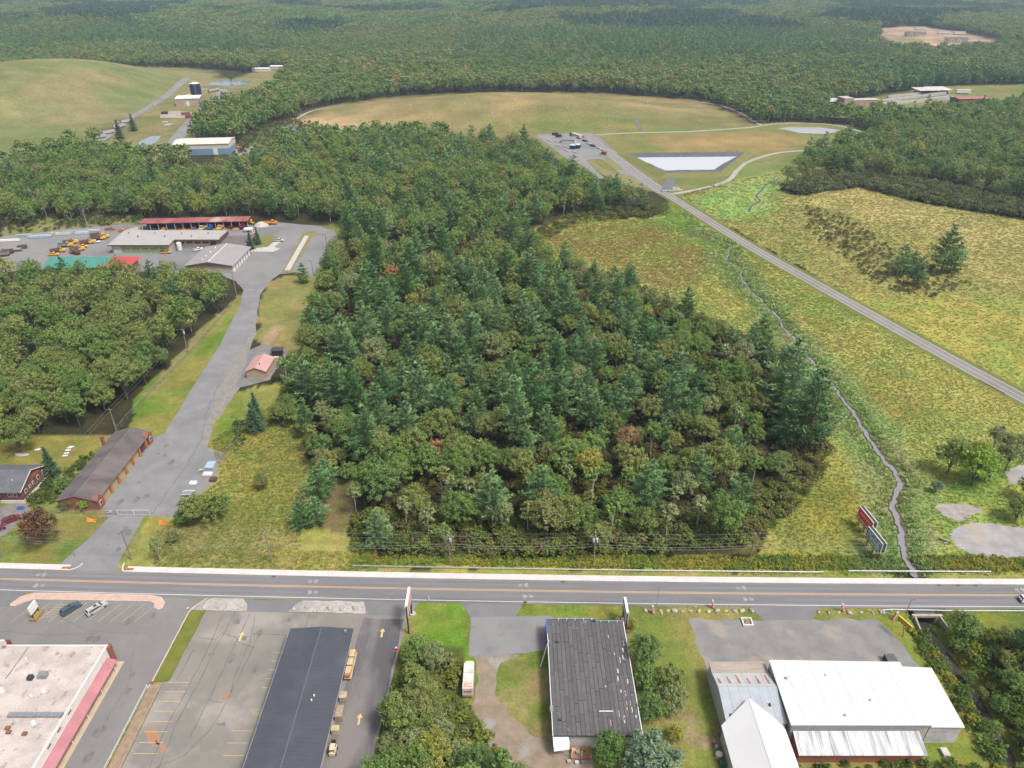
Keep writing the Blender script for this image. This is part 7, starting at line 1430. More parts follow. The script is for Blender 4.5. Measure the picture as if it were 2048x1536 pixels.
def quad_mesh(name, q, spray, mat, extra=None):
    """q: (n,4,3) corners; spray: (n,) brightness of each leaf spray; extra: MB of trunk (2nd material)"""
    v = q.reshape(-1, 3); n = len(q); ev, ef, em = [], [], None
    me = bpy.data.meshes.new(name)
    if extra:
        ev = extra[0].v; ef = extra[0].f
    V = np.concatenate([v, np.array(ev).reshape(-1, 3)]) if len(ev) else v
    ls = list(range(0, 4 * n, 4)); li = np.arange(4 * n); lt = [4] * n
    if len(ef):
        st = 4 * n; ex = []
        for f in ef: ls.append(st); ex += [i + 4 * n for i in f]; st += len(f)
        li = np.concatenate([li, np.array(ex)])
    me.vertices.add(len(V)); me.vertices.foreach_set('co', V.ravel()); me.loops.add(len(li)); me.loops.foreach_set('vertex_index', li.astype(np.int32)); me.polygons.add(len(ls)); me.polygons.foreach_set('loop_start', np.array(ls, np.int32))
    if extra: me.polygons.foreach_set('material_index', np.array([0] * n + [1] * len(ef), np.int32))
    me.update(); me.validate()
    ca = me.color_attributes.new('spray', 'FLOAT_COLOR', 'POINT'); sp = np.ones((len(V), 4)); sp[:4 * n, :3] = np.repeat(spray, 4)[:, None] if spray.ndim == 1 else np.repeat(spray, 4, 0); ca.data.foreach_set('color', sp.ravel())
    me.materials.append(mat)
    if extra: me.materials.append(extra[1])
    return me

def broad_crown(seed, H, Rc, base, lobes, clumps, leaves, ls, spread=1.0, open_=0.0, flat=1.0):
    g = np.random.default_rng(seed); C, Nn, S, SP = [], [], [], []; tips = []
    ch = H - base
    for i in range(lobes):
        a = i * 2.399 + g.uniform(-.4, .4); u = (i + .5) / lobes
        el = math.asin(min(1, max(-.55, 1 - 1.5 * u)))
        k = g.uniform(.42, .68)
        lc = np.array((math.cos(a) * math.cos(el) * Rc * k * spread, math.sin(a) * math.cos(el) * Rc * k * spread, base + ch * .5 + math.sin(el) * ch * .36 * flat * g.uniform(.8, 1.15)))
        lr = Rc * g.uniform(.34, .52); tips.append(lc); tone = g.uniform(.85, 1.15)
        for j in range(clumps):
            d = g.normal(0, 1, 3); d[2] = abs(d[2]) * 1.0 - .35; d /= np.linalg.norm(d)
            cc = lc + d * lr * g.uniform(.6, 1.0) * np.array((1, 1, .85)); cr = lr * g.uniform(.28, .45)
            nl = leaves if g.uniform() > open_ else leaves // 3
            dd = g.normal(0, 1, (nl, 3)); dd[:, 2] += .35; dd /= np.linalg.norm(dd, axis=1, keepdims=True)
            C.append(cc + dd * cr * g.uniform(.35, 1.08, (nl, 1))); Nn.append(dd * .7 + d * .4 + np.array((0, 0, .35))); S.append(ls * g.uniform(.6, 1.25, nl)); SP.append(tone * g.uniform(.72, 1.28, nl) * g.uniform(.85, 1.15))
    C = np.concatenate(C); q = card_arrays(C, np.concatenate(Nn), np.concatenate(S), g.uniform(.45, .85, len(C)), g)
    return q, np.concatenate(SP), tips

def broad_trunk(seed, H, base, tips, r, lean=0.0):
    g = np.random.default_rng(seed + 99); b = MB(); top = np.array((lean, lean * .5, base + (H - base) * .45))
    b.tube([(0, 0, -.4), (lean * .3, 0, base * .5), tuple(top * np.array((.7, .7, .72))), tuple(top)], r, 6, r * .5)
    for t_ in tips[::2]: m_ = np.array((t_[0] * .35, t_[1] * .35, base + (t_[2] - base) * .45)); b.tube([(lean * .4, 0, base * g.uniform(.65, 1)), tuple(m_), tuple(t_)], r * .42, 4, r * .1)
    return b

def pine_crown(seed, H, Rc, base, whorls, per, tufts, nl, ns, droop=0.0, power=.8, gap=.0, width=.2):
    """tiers of separate plume-like branches round the stem, dark air between the tiers"""
    g = np.random.default_rng(seed); C, S, SP, A = [], [], [], []
    for i in range(whorls):
        u = min(max((i + g.uniform(-.3, .3)) / (whorls - 1), 0), 1); z = base + (H - base) * u
        L_ = Rc * max(.12, (1 - u ** (1.5 if droop == 0 else 1.0)) ** power) * (1 if u > .2 else .6 + 2 * u); off = g.uniform(0, 6.28)
        for j in range(per if u < .8 else max(3, per - 2)):
            if g.uniform() < gap: continue
            a = off + 2 * math.pi * j / per + g.uniform(-.35, .35); bl = L_ * g.uniform(.6, 1.2); rise = g.uniform(.0, .28) - droop + .55 * u * u; tone = g.uniform(.68, 1.3)
            z1 = z + g.uniform(-.4, .4); nt = max(2, int(tufts * bl / Rc + 1.5)); ca, sa = math.cos(a), math.sin(a)
            for k in range(nt):
                f = .22 + .78 * (k + .6) / nt; wd = bl * (.30 if f < .7 else .20) + .25
                dd = g.normal(0, 1, (nl, 3)); dd /= np.linalg.norm(dd, axis=1, keepdims=True); rr_ = g.uniform(.15, 1, (nl, 1)) ** .6
                loc = dd * rr_ * np.array((bl * .17 + .2, wd * .62, .16 * bl * .5 + .2))
                p = np.array((ca * bl * f, sa * bl * f, z1 + bl * f * rise + .10 * bl * f * f - droop * .3 * bl * f * f))
                C.append(p + np.column_stack([loc[:, 0] * ca - loc[:, 1] * sa, loc[:, 0] * sa + loc[:, 1] * ca, loc[:, 2]]))
                o = np.column_stack([ca + (loc[:, 1] * -sa) * .5, sa + (loc[:, 1] * ca) * .5, np.full(nl, .55 - droop)]) + g.normal(0, .3, (nl, 3))
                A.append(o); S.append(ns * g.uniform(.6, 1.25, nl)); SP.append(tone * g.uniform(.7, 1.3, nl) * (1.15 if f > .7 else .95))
    C = np.concatenate(C); A = np.concatenate(A); S = np.concatenate(S); A /= np.linalg.norm(A, axis=1, keepdims=True)
    r = g.normal(0, .5, A.shape); r[:, 2] += 1.0; side = np.cross(A, r); side /= np.linalg.norm(side, axis=1, keepdims=True); s = S[:, None]
    return np.stack([C - A * s * .5, C + side * s * width, C + A * s * .8, C - side * s * width], 1), np.concatenate(SP)
def pine_trunk(H, r): return MB().tube([(0, 0, -.4), (0, 0, H * .5), (0, 0, H * .97)], r, 6, r * .12)

# near prototypes ------------------------------------------------ (crown mesh, trunk mesh)
BROAD_SPEC = [(14, 5.8, 2.2, 19, 10, 36, .25), (16, 6.4, 3.2, 21, 10, 36, .26), (12, 5.0, 1.6, 17, 10, 34, .24), (15, 4.9, 3.0, 17, 10, 34, .25), (10, 5.0, .9, 17, 10, 34, .23), (17, 5.9, 4.0, 19, 10, 36, .26)]
BROADQ = [broad_crown(100 + k, *sp) for k, sp in enumerate(BROAD_SPEC)]
TRUNKS = []
for k, sp in enumerate(BROAD_SPEC):
    b = broad_trunk(k, sp[0], sp[2], BROADQ[k][2], .2 + sp[0] * .009, .3 * (k % 3 - 1)); me = bpy.data.meshes.new('trunk'); me.from_pydata(b.v, [], b.f); me.materials.append(BARK); TRUNKS.append(me)
CROWNS = {}
def crown(cls, k):
    if ('broad', k) not in CROWNS: CROWNS['broad', k] = quad_mesh('crown', BROADQ[k][0], BROADQ[k][1], LEAF['olive'])
    return (CROWNS['broad', k], LEAF[cls])
BIRCH_SPEC = [(11, 2.3, 4.6, 9, 7, 18, .27), (10, 2.0, 4.0, 8, 7, 17, .26), (12, 2.7, 5.2, 10, 7, 18, .28)]
BIRCHQ = [broad_crown(300 + k, *sp, .9, .35) for k, sp in enumerate(BIRCH_SPEC)]
BTR = []
def birch_crown(cls, k):
    if ('birch', k) not in CROWNS: CROWNS['birch', k] = quad_mesh('crown', BIRCHQ[k][0], BIRCHQ[k][1], LEAF['pale'])
    return (CROWNS['birch', k], LEAF[cls])
for k, sp in enumerate(BIRCH_SPEC):
    b = broad_trunk(60 + k, sp[0], sp[2], BIRCHQ[k][2], .17, .8 * (k - 1)); me = bpy.data.meshes.new('trunk'); me.from_pydata(b.v, [], b.f); me.materials.append(PBARK); BTR.append(me)
PINE_SPEC = [(19, 6.4, 2.4, 12, 7, 6, 16, .6), (21, 6.8, 3.4, 13, 7, 6, 16, .62), (16, 6.2, 1.4, 11, 7, 6, 16, .58), (22, 5.9, 4.8, 14, 6, 6, 16, .6), (13, 5.0, .7, 10, 7, 6, 16, .5)]
PINEQ = [pine_crown(500 + k, *sp, 0.0, .8, .1, .25) for k, sp in enumerate(PINE_SPEC)]
PINEM = [quad_mesh('crown', q, s, LEAF['pine']) for q, s in PINEQ]
PTR = []
for sp in PINE_SPEC: b = pine_trunk(sp[0], .28); me = bpy.data.meshes.new('trunk'); me.from_pydata(b.v, [], b.f); me.materials.append(BARK); PTR.append(me)
SPRUCE_SPEC = [(12, 3.5, .5, 22, 8, 5, 9, .46), (9, 4.0, .3, 17, 8, 5, 9, .44)]
SPRQ = [pine_crown(600 + k, *sp, .32, .95) for k, sp in enumerate(SPRUCE_SPEC)]
SPRM = [quad_mesh('crown', q, s, LEAF['spruce']) for q, s in SPRQ]; SPTR = []
for sp in SPRUCE_SPEC: b = pine_trunk(sp[0], .2); me = bpy.data.meshes.new('trunk'); me.from_pydata(b.v, [], b.f); me.materials.append(BARK); SPTR.append(me)
# shrubs
SHRUB_SPEC = [(2.6, 1.7, .1, 9, 6, 16, .20), (1.9, 1.5, .05, 8, 6, 15, .18), (3.4, 1.9, .2, 10, 6, 17, .21)]
SHRQ = [broad_crown(700 + k, *sp, 1.1, .1) for k, sp in enumerate(SHRUB_SPEC)]
def dead_tree_mesh(seed, H):
    g = np.random.default_rng(seed); b = MB()
    def grow(p, d, l, r, lev):
        q = p + d * l; b.tube([tuple(p), tuple((p + q) / 2 + g.normal(0, .05 * l, 3)), tuple(q)], r, 5, r * .55)
        if lev == 0: return
        for _ in range(3 if lev > 1 else 4):
            nd = d + g.normal(0, .55, 3); nd[2] = abs(nd[2]) * .8 + .15; nd /= np.linalg.norm(nd); grow(p + d * l * g.uniform(.5, 1), nd, l * g.uniform(.55, .8), r * .5, lev - 1)
    grow(np.array((0., 0, -.3)), np.array((.06, .02, 1.)), H * .45, .2, 3); me = bpy.data.meshes.new('branches'); me.from_pydata(b.v, [], b.f); me.materials.append(M('dead_bark', (.40, .35, .31), (.30, .26, .23), s=2)); return me
DEAD = [dead_tree_mesh(k, 9 + k) for k in range(3)]

def plant(name, label, cat, x, y, rz, sc, trunk, crn, group=None):
    t = thing(name, label, cat, (x, y, gz(x, y)), rz, group); t.scale = sc
    for nm, me in (('trunk', trunk), ('crown', crn)):
        if me is None: continue
        mt = None
        if isinstance(me, tuple): me, mt = me
        o = bpy.data.objects.new(nm, me); COL.objects.link(o); o.parent = t
        if mt: o.material_slots[0].link = 'OBJECT'; o.material_slots[0].material = mt
    return t

# ---------------------------------------------------------------- where the trees stand
S_WEST = PX([(-300, 900), (40, 866), (150, 872), (222, 850), (255, 812), (330, 732), (400, 662), (455, 612), (452, 596), (420, 580), (380, 572), (230, 566), (0, 552), (-300, 560)])
S_MID = PX([(640, 575), (650, 605), (622, 685), (605, 740), (560, 775), (540, 840), (600, 880), (640, 955), (715, 950), (700, 1060), (722, 1102), (1000, 1112), (1300, 1100), (1450, 1085), (1500, 1020), (1590, 930), (1636, 880), (1630, 830), (1560, 755), (1540, 705), (1420, 660), (1310, 610), (1200, 566), (1080, 525), (1040, 485), (980, 500), (860, 505), (700, 500), (660, 520)])
S_PINES = PX([(640, 660), (700, 590), (880, 565), (1100, 590), (1290, 650), (1440, 770), (1420, 900), (1180, 905), (1000, 930), (880, 950), (700, 870), (680, 740)])
S_RPINES = PX([(1480, 690), (1560, 720), (1640, 840), (1640, 900), (1560, 900), (1530, 780)])
S_BACK = PX([(-300, 470), (60, 452), (130, 440), (285, 440), (500, 434), (600, 443), (690, 452), (700, 498), (1040, 485), (1062, 458), (1150, 430), (1322, 424), (1300, 414), (1250, 402), (1200, 392), (1155, 368), (1115, 346), (1085, 328), (1062, 305), (1000, 296), (880, 298), (700, 300), (600, 322), (500, 345), (420, 366), (320, 362), (240, 330), (150, 330), (60, 345), (0, 355), (-300, 400)])
S_EAST = PX([(1570, 372), (1600, 330), (1650, 308), (1720, 292), (1780, 268), (1860, 232), (1990, 226), (2500, 226), (2600, 520), (2120, 424), (1960, 392), (1880, 372), (1760, 362), (1700, 352), (1640, 350)])
S_BRUSH = [atz(*p) for p in [(838, 1312), (872, 1318), (880, 1410), (915, 1455), (950, 1520), (1040, 1560), (1060, 1640), (740, 1640), (768, 1510), (790, 1430), (818, 1370)]]
S_SEAST = [atz(*p) for p in [(1910, 1275), (2350, 1240), (2350, 1640), (2070, 1640), (1960, 1400), (1900, 1310)]]
CLEARINGS = [PX(p) for p in (MOUND_C, MOUND_W, FACIL, WETM, LANDF_S, PLANT, CONSTR)]
# far side of the mounds is grass as well
CLEARINGS += [[(-585 + 280 * math.cos(a), 935 + 325 * math.sin(a)) for a in np.linspace(0, 6.28, 40)], [(3 + 232 * math.cos(a), 822 + 116 * math.sin(a)) for a in np.linspace(0, 6.28, 40)]]

def jgrid(poly, sp, seed, jit=.8):
    g = np.random.default_rng(seed); P = np.array(poly); x = np.arange(P[:, 0].min(), P[:, 0].max(), sp); y = np.arange(P[:, 1].min(), P[:, 1].max(), sp)
    X, Y = np.meshgrid(x, y); X = X + g.uniform(-.5, .5, X.shape) * sp * jit + (np.arange(len(y)) % 2)[:, None] * sp * .5; Y = Y + g.uniform(-.5, .5, Y.shape) * sp * jit
    X, Y = X.ravel(), Y.ravel(); m = inpoly(X, Y, poly); return X[m], Y[m]

TREES = []      # kind, class, x, y, scale, shape, stand
def add_stand(poly, sp, seed, stand, pine, cls, smin=.75, smax=1.1, birch=0.0):
    X, Y = jgrid(poly, sp, seed); g = np.random.default_rng(seed + 1); names, pr = zip(*cls); pr = np.array(pr) / sum(pr)
    for x, y in zip(X, Y):
        pp = pine(x, y) if callable(pine) else pine
        if g.uniform() < pp: TREES.append(('pine', 'pine', x, y, g.uniform(.52, 1.1), int(g.integers(0, 5)), stand))
        elif g.uniform() < (birch(x, y) if callable(birch) else birch): TREES.append(('birch', ['pale', 'olive', 'green'][int(g.integers(0, 3))], x, y, g.uniform(.85, 1.2), int(g.integers(0, 3)), stand))
        else: TREES.append(('broad', names[int(g.choice(len(names), p=pr))], x, y, g.uniform(smin, smax) * (1.12 if 'marsh' in stand and y < 180 else 1), int(g.integers(0, 6)), stand))
def one(poly): return lambda x, y: bool(inpoly(np.array([x]), np.array([y]), poly)[0])
inp, inr = one(S_PINES), one(S_RPINES)
add_stand(S_WEST, 8.0, 1, 'in the wood west of the access drive', .06, [('olive', 5), ('green', 3), ('yellow', .12), ('rust', .04)], .72, 1.02)
add_stand(S_MID, 7.9, 2, 'in the wood between the access drive and the marsh', lambda x, y: .6 if inp(x, y) else (.6 if inr(x, y) else (.2 if y > 190 else .1)), [('olive', 5), ('green', 3), ('yellow', .14), ('rust', .05), ('pale', .8)], .48, .95, lambda x, y: .5 if y < 170 else .05)
add_stand(S_BACK, 8.4, 3, 'in the wood behind the town garage', lambda x, y: .42 if (x > -130 and fbm(np.array([x * .02]), np.array([y * .02]), 8)[0] > .46) else .12, [('olive', 4), ('green', 4), ('yellow', .06), ('rust', .03)], .8, 1.12, .05)
add_stand(S_EAST, 8.6, 4, 'in the wood beyond the eastern meadow', .14, [('olive', 4), ('green', 4), ('yellow', .06)], .8, 1.1, .05)
add_stand(S_BRUSH, 4.0, 5, 'in the thicket east of the service lane', .02, [('olive', 3), ('green', 2), ('pale', 2), ('yellow', .15)], .46, .70, .12)
add_stand(S_SEAST, 4.6, 6, 'in the thicket along the culvert brook', .03, [('green', 4), ('olive', 2), ('yellow', .2)], .22, .42)
# keep clear of the brook, the buildings and the paved ground
def clear(x, y):
    if 118 < y < 200 and 60 < x < 130 and dline(np.array([x]), np.array([y]), STREAM_N)[0] < 4: return False
    if -244 < x < -186 and 330 < y < 356: return False
    if -286 < x < -228 and 600 < y < 650: return False
    return True
TREES = [t for t in TREES if clear(t[2], t[3])]
TREES = [(t[0], t[1], t[2], t[3], t[4] * (.92 if -250 < t[2] < -180 and 300 < t[3] < 331 else 1.28 if t[0] == 'pine' and inr(t[2], t[3]) else 1), t[5], t[6]) for t in TREES]
KN = {'olive': 'olive-green', 'green': 'fresh green', 'yellow': 'yellowing', 'rust': 'rust-tinged', 'pale': 'pale grey-green'}
TREES.sort(key=lambda t: math.hypot(t[2], t[3]))
cnt = {'broad': 0, 'pine': 0, 'birch': 0}; lim = {'broad': 290, 'pine': 280, 'birch': 60}
REST = []
def substand(x, y, st):
    if 'marsh' in st:
        if y < 152: return 'at the road front of the central wood'
        if x < -62 + (y - 150) * -.22: return 'at the access drive side of the central wood'
        if x > 50 + (170 - y) * .35: return 'at the marsh side of the central wood'
        return ('among the thick pines' if inp(x, y) else 'deep inside') + (' of the front central wood' if y < 240 else ' of the back central wood') if inp(x, y) else 'deep inside the central wood'
    if 'west of' in st: return 'along the fence of the western wood' if x > -150 - (y - 180) * -.05 and y < 300 else ('in the western wood by the golden yard' if y < 260 else 'in the western wood near the teal barn')
    return st
rr = random.Random(77)
for kd, cls, x, y, sc, k, st in TREES:
    fz = y * math.cos(PITCH) + CAM_H * math.sin(PITCH)
    if cnt[kd] >= lim[kd] or abs(x) * FPX / fz > 1075 or y < 70: REST.append((kd, cls, x, y, sc, k)); continue
    cnt[kd] += 1; sub = substand(x, y, st); hh_ = sc * (PINE_SPEC if kd == 'pine' else BIRCH_SPEC if kd == 'birch' else BROAD_SPEC)[k][0]; size = ('tall' if hh_ > 16 else 'low' if hh_ < 12.5 else 'middling') if kd == 'pine' else ('tall' if hh_ > 11.5 else 'low' if hh_ < 8 else 'middling'); s3 = (sc * rr.uniform(.9, 1.12), sc * rr.uniform(.9, 1.12), sc * rr.uniform(.92, 1.1)); rz = rr.uniform(0, 6.28)
    if kd == 'pine': plant('pine_tree', size + ' blue-green white pine ' + sub, 'pine', x, y, rz, s3, PTR[k], PINEM[k], size + ' white pines ' + sub)
    elif kd == 'birch':
        me = birch_crown(cls, k)
        plant('birch_tree', 'slender %s pale-trunked tree %s' % (KN[cls], sub), 'tree', x, y, rz, s3, BTR[k], me, 'slender %s pale-trunked trees %s' % (KN[cls], sub))
    else: plant('broadleaf_tree', '%s %s broadleaf tree %s' % (size, KN[cls], sub), 'tree', x, y, rz, s3, TRUNKS[k], crown(cls, k), '%s %s broadleaf trees %s' % (size, KN[cls], sub))
# single trees that stand out
def single(px_, py_, cls, k, sc, label, nm='broadleaf_tree', sxy=1.0):
    x, y = at(px_, py_); s3 = (sc * sxy, sc * sxy, sc)
    if cls == 'pine': return plant(nm, label, 'pine', x, y, px_, s3, PTR[k], PINEM[k])
    if cls == 'spruce': return plant(nm, label, 'spruce', x, y, px_, s3, SPTR[k], SPRM[k])
    if cls == 'birch': return plant(nm, label, 'tree', x, y, px_, s3, BTR[k], birch_crown('pale', k))
    return plant(nm, label, 'tree', x, y, px_, s3, TRUNKS[k], crown(cls, k))
single(90, 1088, 'purple', 4, 1.08, 'purple-brown leaved tree on the front lawn', 'copper_beech_tree', .95)
single(608, 566, 'pine', 4, .78, 'lone small pine on the lawn beside a lamp post', 'pine_tree')
single(503, 499, 'spruce', 0, .85, 'dark spruce at the town garage annex corner', 'spruce_tree'); single(517, 489, 'spruce', 0, .8, 'second dark spruce behind the one at the annex corner', 'spruce_tree')
single(511, 862, 'spruce', 1, 1.15, 'dense blue-green spruce by the short lamp post', 'spruce_tree', 1.0); single(516, 842, 'spruce', 0, .9, 'tall dense spruce behind the one by the short lamp post', 'spruce_tree', 1.0)
single(176, 1018, 'lime', 4, .42, 'small yellow-green tree against the brick garage end wall', 'ornamental_tree', 1.1); single(138, 1018, 'green', 4, .34, 'low green shrub tree beside the small yellow-green one', 'ornamental_tree', 1.2)
single(108, 952, 'spruce', 0, .85, 'drooping spruce between the house and the brick garage', 'spruce_tree', 1.1); single(45, 906, 'olive', 0, .92, 'large olive tree over the overturned boat', 'broadleaf_tree'); single(-10, 890, 'yellow', 1, .9, 'yellow-green tree at the corner of the golden yard'); single(130, 985, 'green', 4, .55, 'dark bushy tree against the west side of the brick garage')
for k, (px_, py_, c, s_, lb) in enumerate([(393, 1048, 'olive', .81, 'olive bushy tree at the loading pad, south one'), (425, 1042, 'olive', .86, 'largest bushy tree of the loading pad clump'), (398, 1028, 'yellow', .54, 'yellowing bush tree in the loading pad clump'), (447, 1030, 'green', .65, 'darker bushy tree at the east of the loading pad clump'), (368, 1052, 'green', .44, 'small bush tree at the west of the loading pad clump')]): single(px_, py_, c, 4 if k % 2 else 2, s_, lb)
single(527, 980, 'olive', 2, .53, 'lone small tree in the open grass', 'broadleaf_tree', .9); single(322, 1122, 'birch', 1, .82, 'thin roadside sapling at the tall grass', 'birch_tree'); single(352, 1085, 'olive', 4, .42, 'small tree at the west end of the tall grass')
for k, (px_, py_, s_, lb) in enumerate([(640, 1000, .90, 'blue-green pine at the head of the brown path'), (605, 1055, .65, 'low pine at the foot of the clump beside the brown path'), (636, 1048, .69, 'low pine next to the brown path'), (655, 975, .75, 'pine behind the clump beside the brown path')]): single(px_, py_, 'pine', 4, s_, lb, 'pine_tree', 1.15)
single(612, 1015, 'pale', 4, .5, 'pale thin-leaved bush tree in the clump beside the brown path'); single(650, 945, 'pale', 0, .62, 'pale grey-green tree at the grass edge of the wood'); single(700, 965, 'green', 2, .6, 'green tree beside the brown path head'); single(1130, 1068, 'olive', 1, .80, 'large olive-brown tree at the front of the wood', 'broadleaf_tree', 1.1); single(1000, 1062, 'pale', 3, .78, 'pale aspen-like tree at the wood front', 'broadleaf_tree'); single(965, 1050, 'pale', 3, .82, 'taller pale aspen-like tree at the wood front'); single(1255, 905, 'rust', 2, .8, 'rust-red maple standing in the pines'); single(830, 1040, 'olive', 1, .72, 'broad light olive tree at the wood front')
# trees about the hall and the warehouse
single(1286, 1335, 'green', 2, .78, 'tall dark green bushy tree beside the strip-roofed hall', 'broadleaf_tree', .95); single(1262, 1258, 'yellow', 4, .3, 'yellow-green bush by the edge-on sign', 'broadleaf_tree'); single(1290, 1375, 'green', 4, .68, 'green bush tree below the tall bushy one'); single(1335, 1385, 'olive', 4, .73, 'olive bush tree on the lawn side of the hall'); single(1345, 1420, 'pale', 4, .65, 'pale thin-leaved bush tree on the lawn side of the hall'); single(1300, 1440, 'green', 4, .65, 'dark bush tree at the hall corner'); single(1218, 1530, 'green', 2, .71, 'green tree in front of the hall porch corner'); single(1296, 1560, 'sage', 4, 1.10, 'round blue-green tree at the hall corner', 'willow_tree', 1.1); single(1350, 1480, 'yellow', 4, .36, 'yellowing bush beside the round blue-green tree')
single(1914, 1282, 'green', 2, .71, 'dense dark tree on the bank above the culvert', 'broadleaf_tree', 1.0); single(1935, 1285, 'green', 4, .50, 'dark bush tree beside the dense culvert tree')
for k, (px_, py_, sh, s_, lb) in enumerate([(1880, 548, 1, 1.19, 'tallest pine of the clump in the eastern meadow'), (1797, 552, 2, 1.00, 'west pine of the clump in the eastern meadow'), (1832, 572, 2, .90, 'front pine of the clump in the eastern meadow'), (1905, 545, 4, 1.20, 'east pine of the clump in the eastern meadow'), (1820, 548, 4, .91, 'inner pine of the clump in the eastern meadow')]): single(px_, py_, 'pine', sh, s_, lb, 'pine_tree')
for k, (px_, py_, c, sh, s_, lb) in enumerate([(1942, 972, 'lime', 0, .98, 'lime-green tree beside the gravel patch'), (1895, 945, 'olive', 0, .86, 'olive tree behind the lime-green one'), (1968, 962, 'green', 2, .84, 'green tree right behind the lime-green one'), (2010, 940, 'pale', 1, .80, 'thin pale tree at the upper gravel patch'), (1985, 900, 'pale', 3, .62, 'pale sparse tree behind the white trailers'), (1870, 985, 'sage', 4, .38, 'silvery bush at the foot of the lime-green tree'), (2030, 1040, 'olive', 4, .78, 'olive bush tree above the oval gravel pad'), (2052, 1000, 'olive', 2, .7, 'olive tree at the edge above the oval gravel pad')]): single(px_, py_, c, sh, s_, lb)
for k, (px_, py_, s_, lb) in enumerate([(1692, 352, .92, 'tall pine rising over the eastern wood edge'), (1664, 350, .95, 'second tall pine at the eastern wood edge'), (1048, 304, 1.05, 'tall pine at the corner of the transfer yard'), (980, 300, 1.0, 'tall pine standing above the wood by the tan landfill')]): single(px_, py_, 'pine', 1 if k else 3, s_, lb, 'pine_tree')
single(241, 279, 'spruce', 0, 1.35, 'pointed dark spruce by the works road, west one', 'spruce_tree', 1.2); single(268, 262, 'spruce', 0, 1.25, 'pointed dark spruce by the works road, east one', 'spruce_tree', 1.2); single(463, 164, 'green', 4, 1.0, 'single dark tree on the far pond bank')
for k, (px_, py_, s_, lb) in enumerate([(902, 1092, .8, 'bare grey dead tree at the wood front beside a utility pole'), (1565, 965, .7, 'pale dead tree at the marsh edge of the wood'), (750, 1010, .75, 'dead leaning tree at the front of the wood'), (1310, 1395, .55, 'bare branched shrub on the lawn side of the hall'), (1990, 935, 1.0, 'bare-branched tree by the upper gravel patch'), (600, 990, .55, 'pale bare bush at the clump beside the brown path'), (145, 452, 1.2, 'bare grey trunks at the wood edge behind the pipe stacks'), (175, 448, 1.25, 'tall bare trunks by the reeds behind the town garage'), (805, 840, 1.0, 'dead bleached tree in the gap of the pines')]):
    x, y = at(px_, py_); t = plant('dead_tree', lb, 'tree', x, y, k * 1.3, (s_, s_, s_), None, None); o = bpy.data.objects.new('branches', DEAD[k % 3]); COL.objects.link(o); o.parent = t

# ---------------------------------------------------------------- scattered masses (too many to count)
def proto_obj(me, name, coll): o = bpy.data.objects.new(name, me); coll.objects.link(o); return o
def scatter(name, pts, rot, scl, idx, coll, tint=None, label=None):
    me = bpy.data.meshes.new(name); n = len(pts); me.vertices.add(n); me.vertices.foreach_set('co', np.asarray(pts, float).ravel())
    for nm, ty, dat in (('rot', 'FLOAT', rot), ('scl', 'FLOAT', scl), ('idx', 'INT', idx)):
        a = me.attributes.new(nm, ty, 'POINT'); a.data.foreach_set('value', np.asarray(dat, np.int32 if ty == 'INT' else np.float32))
    if tint is not None: a = me.attributes.new('tint', 'FLOAT_COLOR', 'POINT'); a.data.foreach_set('color', np.concatenate([tint, np.ones((n, 1))], 1).astype(np.float32).ravel())
    o = bpy.data.objects.new(name, me); COL.objects.link(o); o['kind'] = 'stuff'
    if label: o['label'] = label
    ng = bpy.data.node_groups.new('scatter_' + name, 'GeometryNodeTree'); ng.interface.new_socket('Geometry', in_out='INPUT', socket_type='NodeSocketGeometry'); ng.interface.new_socket('Geometry', in_out='OUTPUT', socket_type='NodeSocketGeometry')
    N, L = ng.nodes, ng.links; gi = N.new('NodeGroupInput'); go = N.new('NodeGroupOutput'); ip = N.new('GeometryNodeInstanceOnPoints'); ci = N.new('GeometryNodeCollectionInfo')
    ci.inputs['Collection'].default_value = coll; ci.inputs['Separate Children'].default_value = True; ci.inputs['Reset Children'].default_value = True
    def attr(nm, ty): x = N.new('GeometryNodeInputNamedAttribute'); x.data_type = ty; x.inputs['Name'].default_value = nm; return x.outputs['Attribute']
    L.new(gi.outputs[0], ip.inputs['Points']); L.new(ci.outputs[0], ip.inputs['Instance']); ip.inputs['Pick Instance'].default_value = True; L.new(attr('idx', 'INT'), ip.inputs['Instance Index'])
    cx = N.new('ShaderNodeCombineXYZ'); L.new(attr('rot', 'FLOAT'), cx.inputs[2]); er = N.new('FunctionNodeEulerToRotation'); L.new(cx.outputs[0], er.inputs[0]); L.new(er.outputs[0], ip.inputs['Rotation'])
    cs = N.new('ShaderNodeCombineXYZ'); sa = attr('scl', 'FLOAT'); [L.new(sa, cs.inputs[i]) for i in range(3)]; L.new(cs.outputs[0], ip.inputs['Scale']); L.new(ip.outputs[0], go.inputs[0])
    md = o.modifiers.new('scatter', 'NODES'); md.node_group = ng; return o

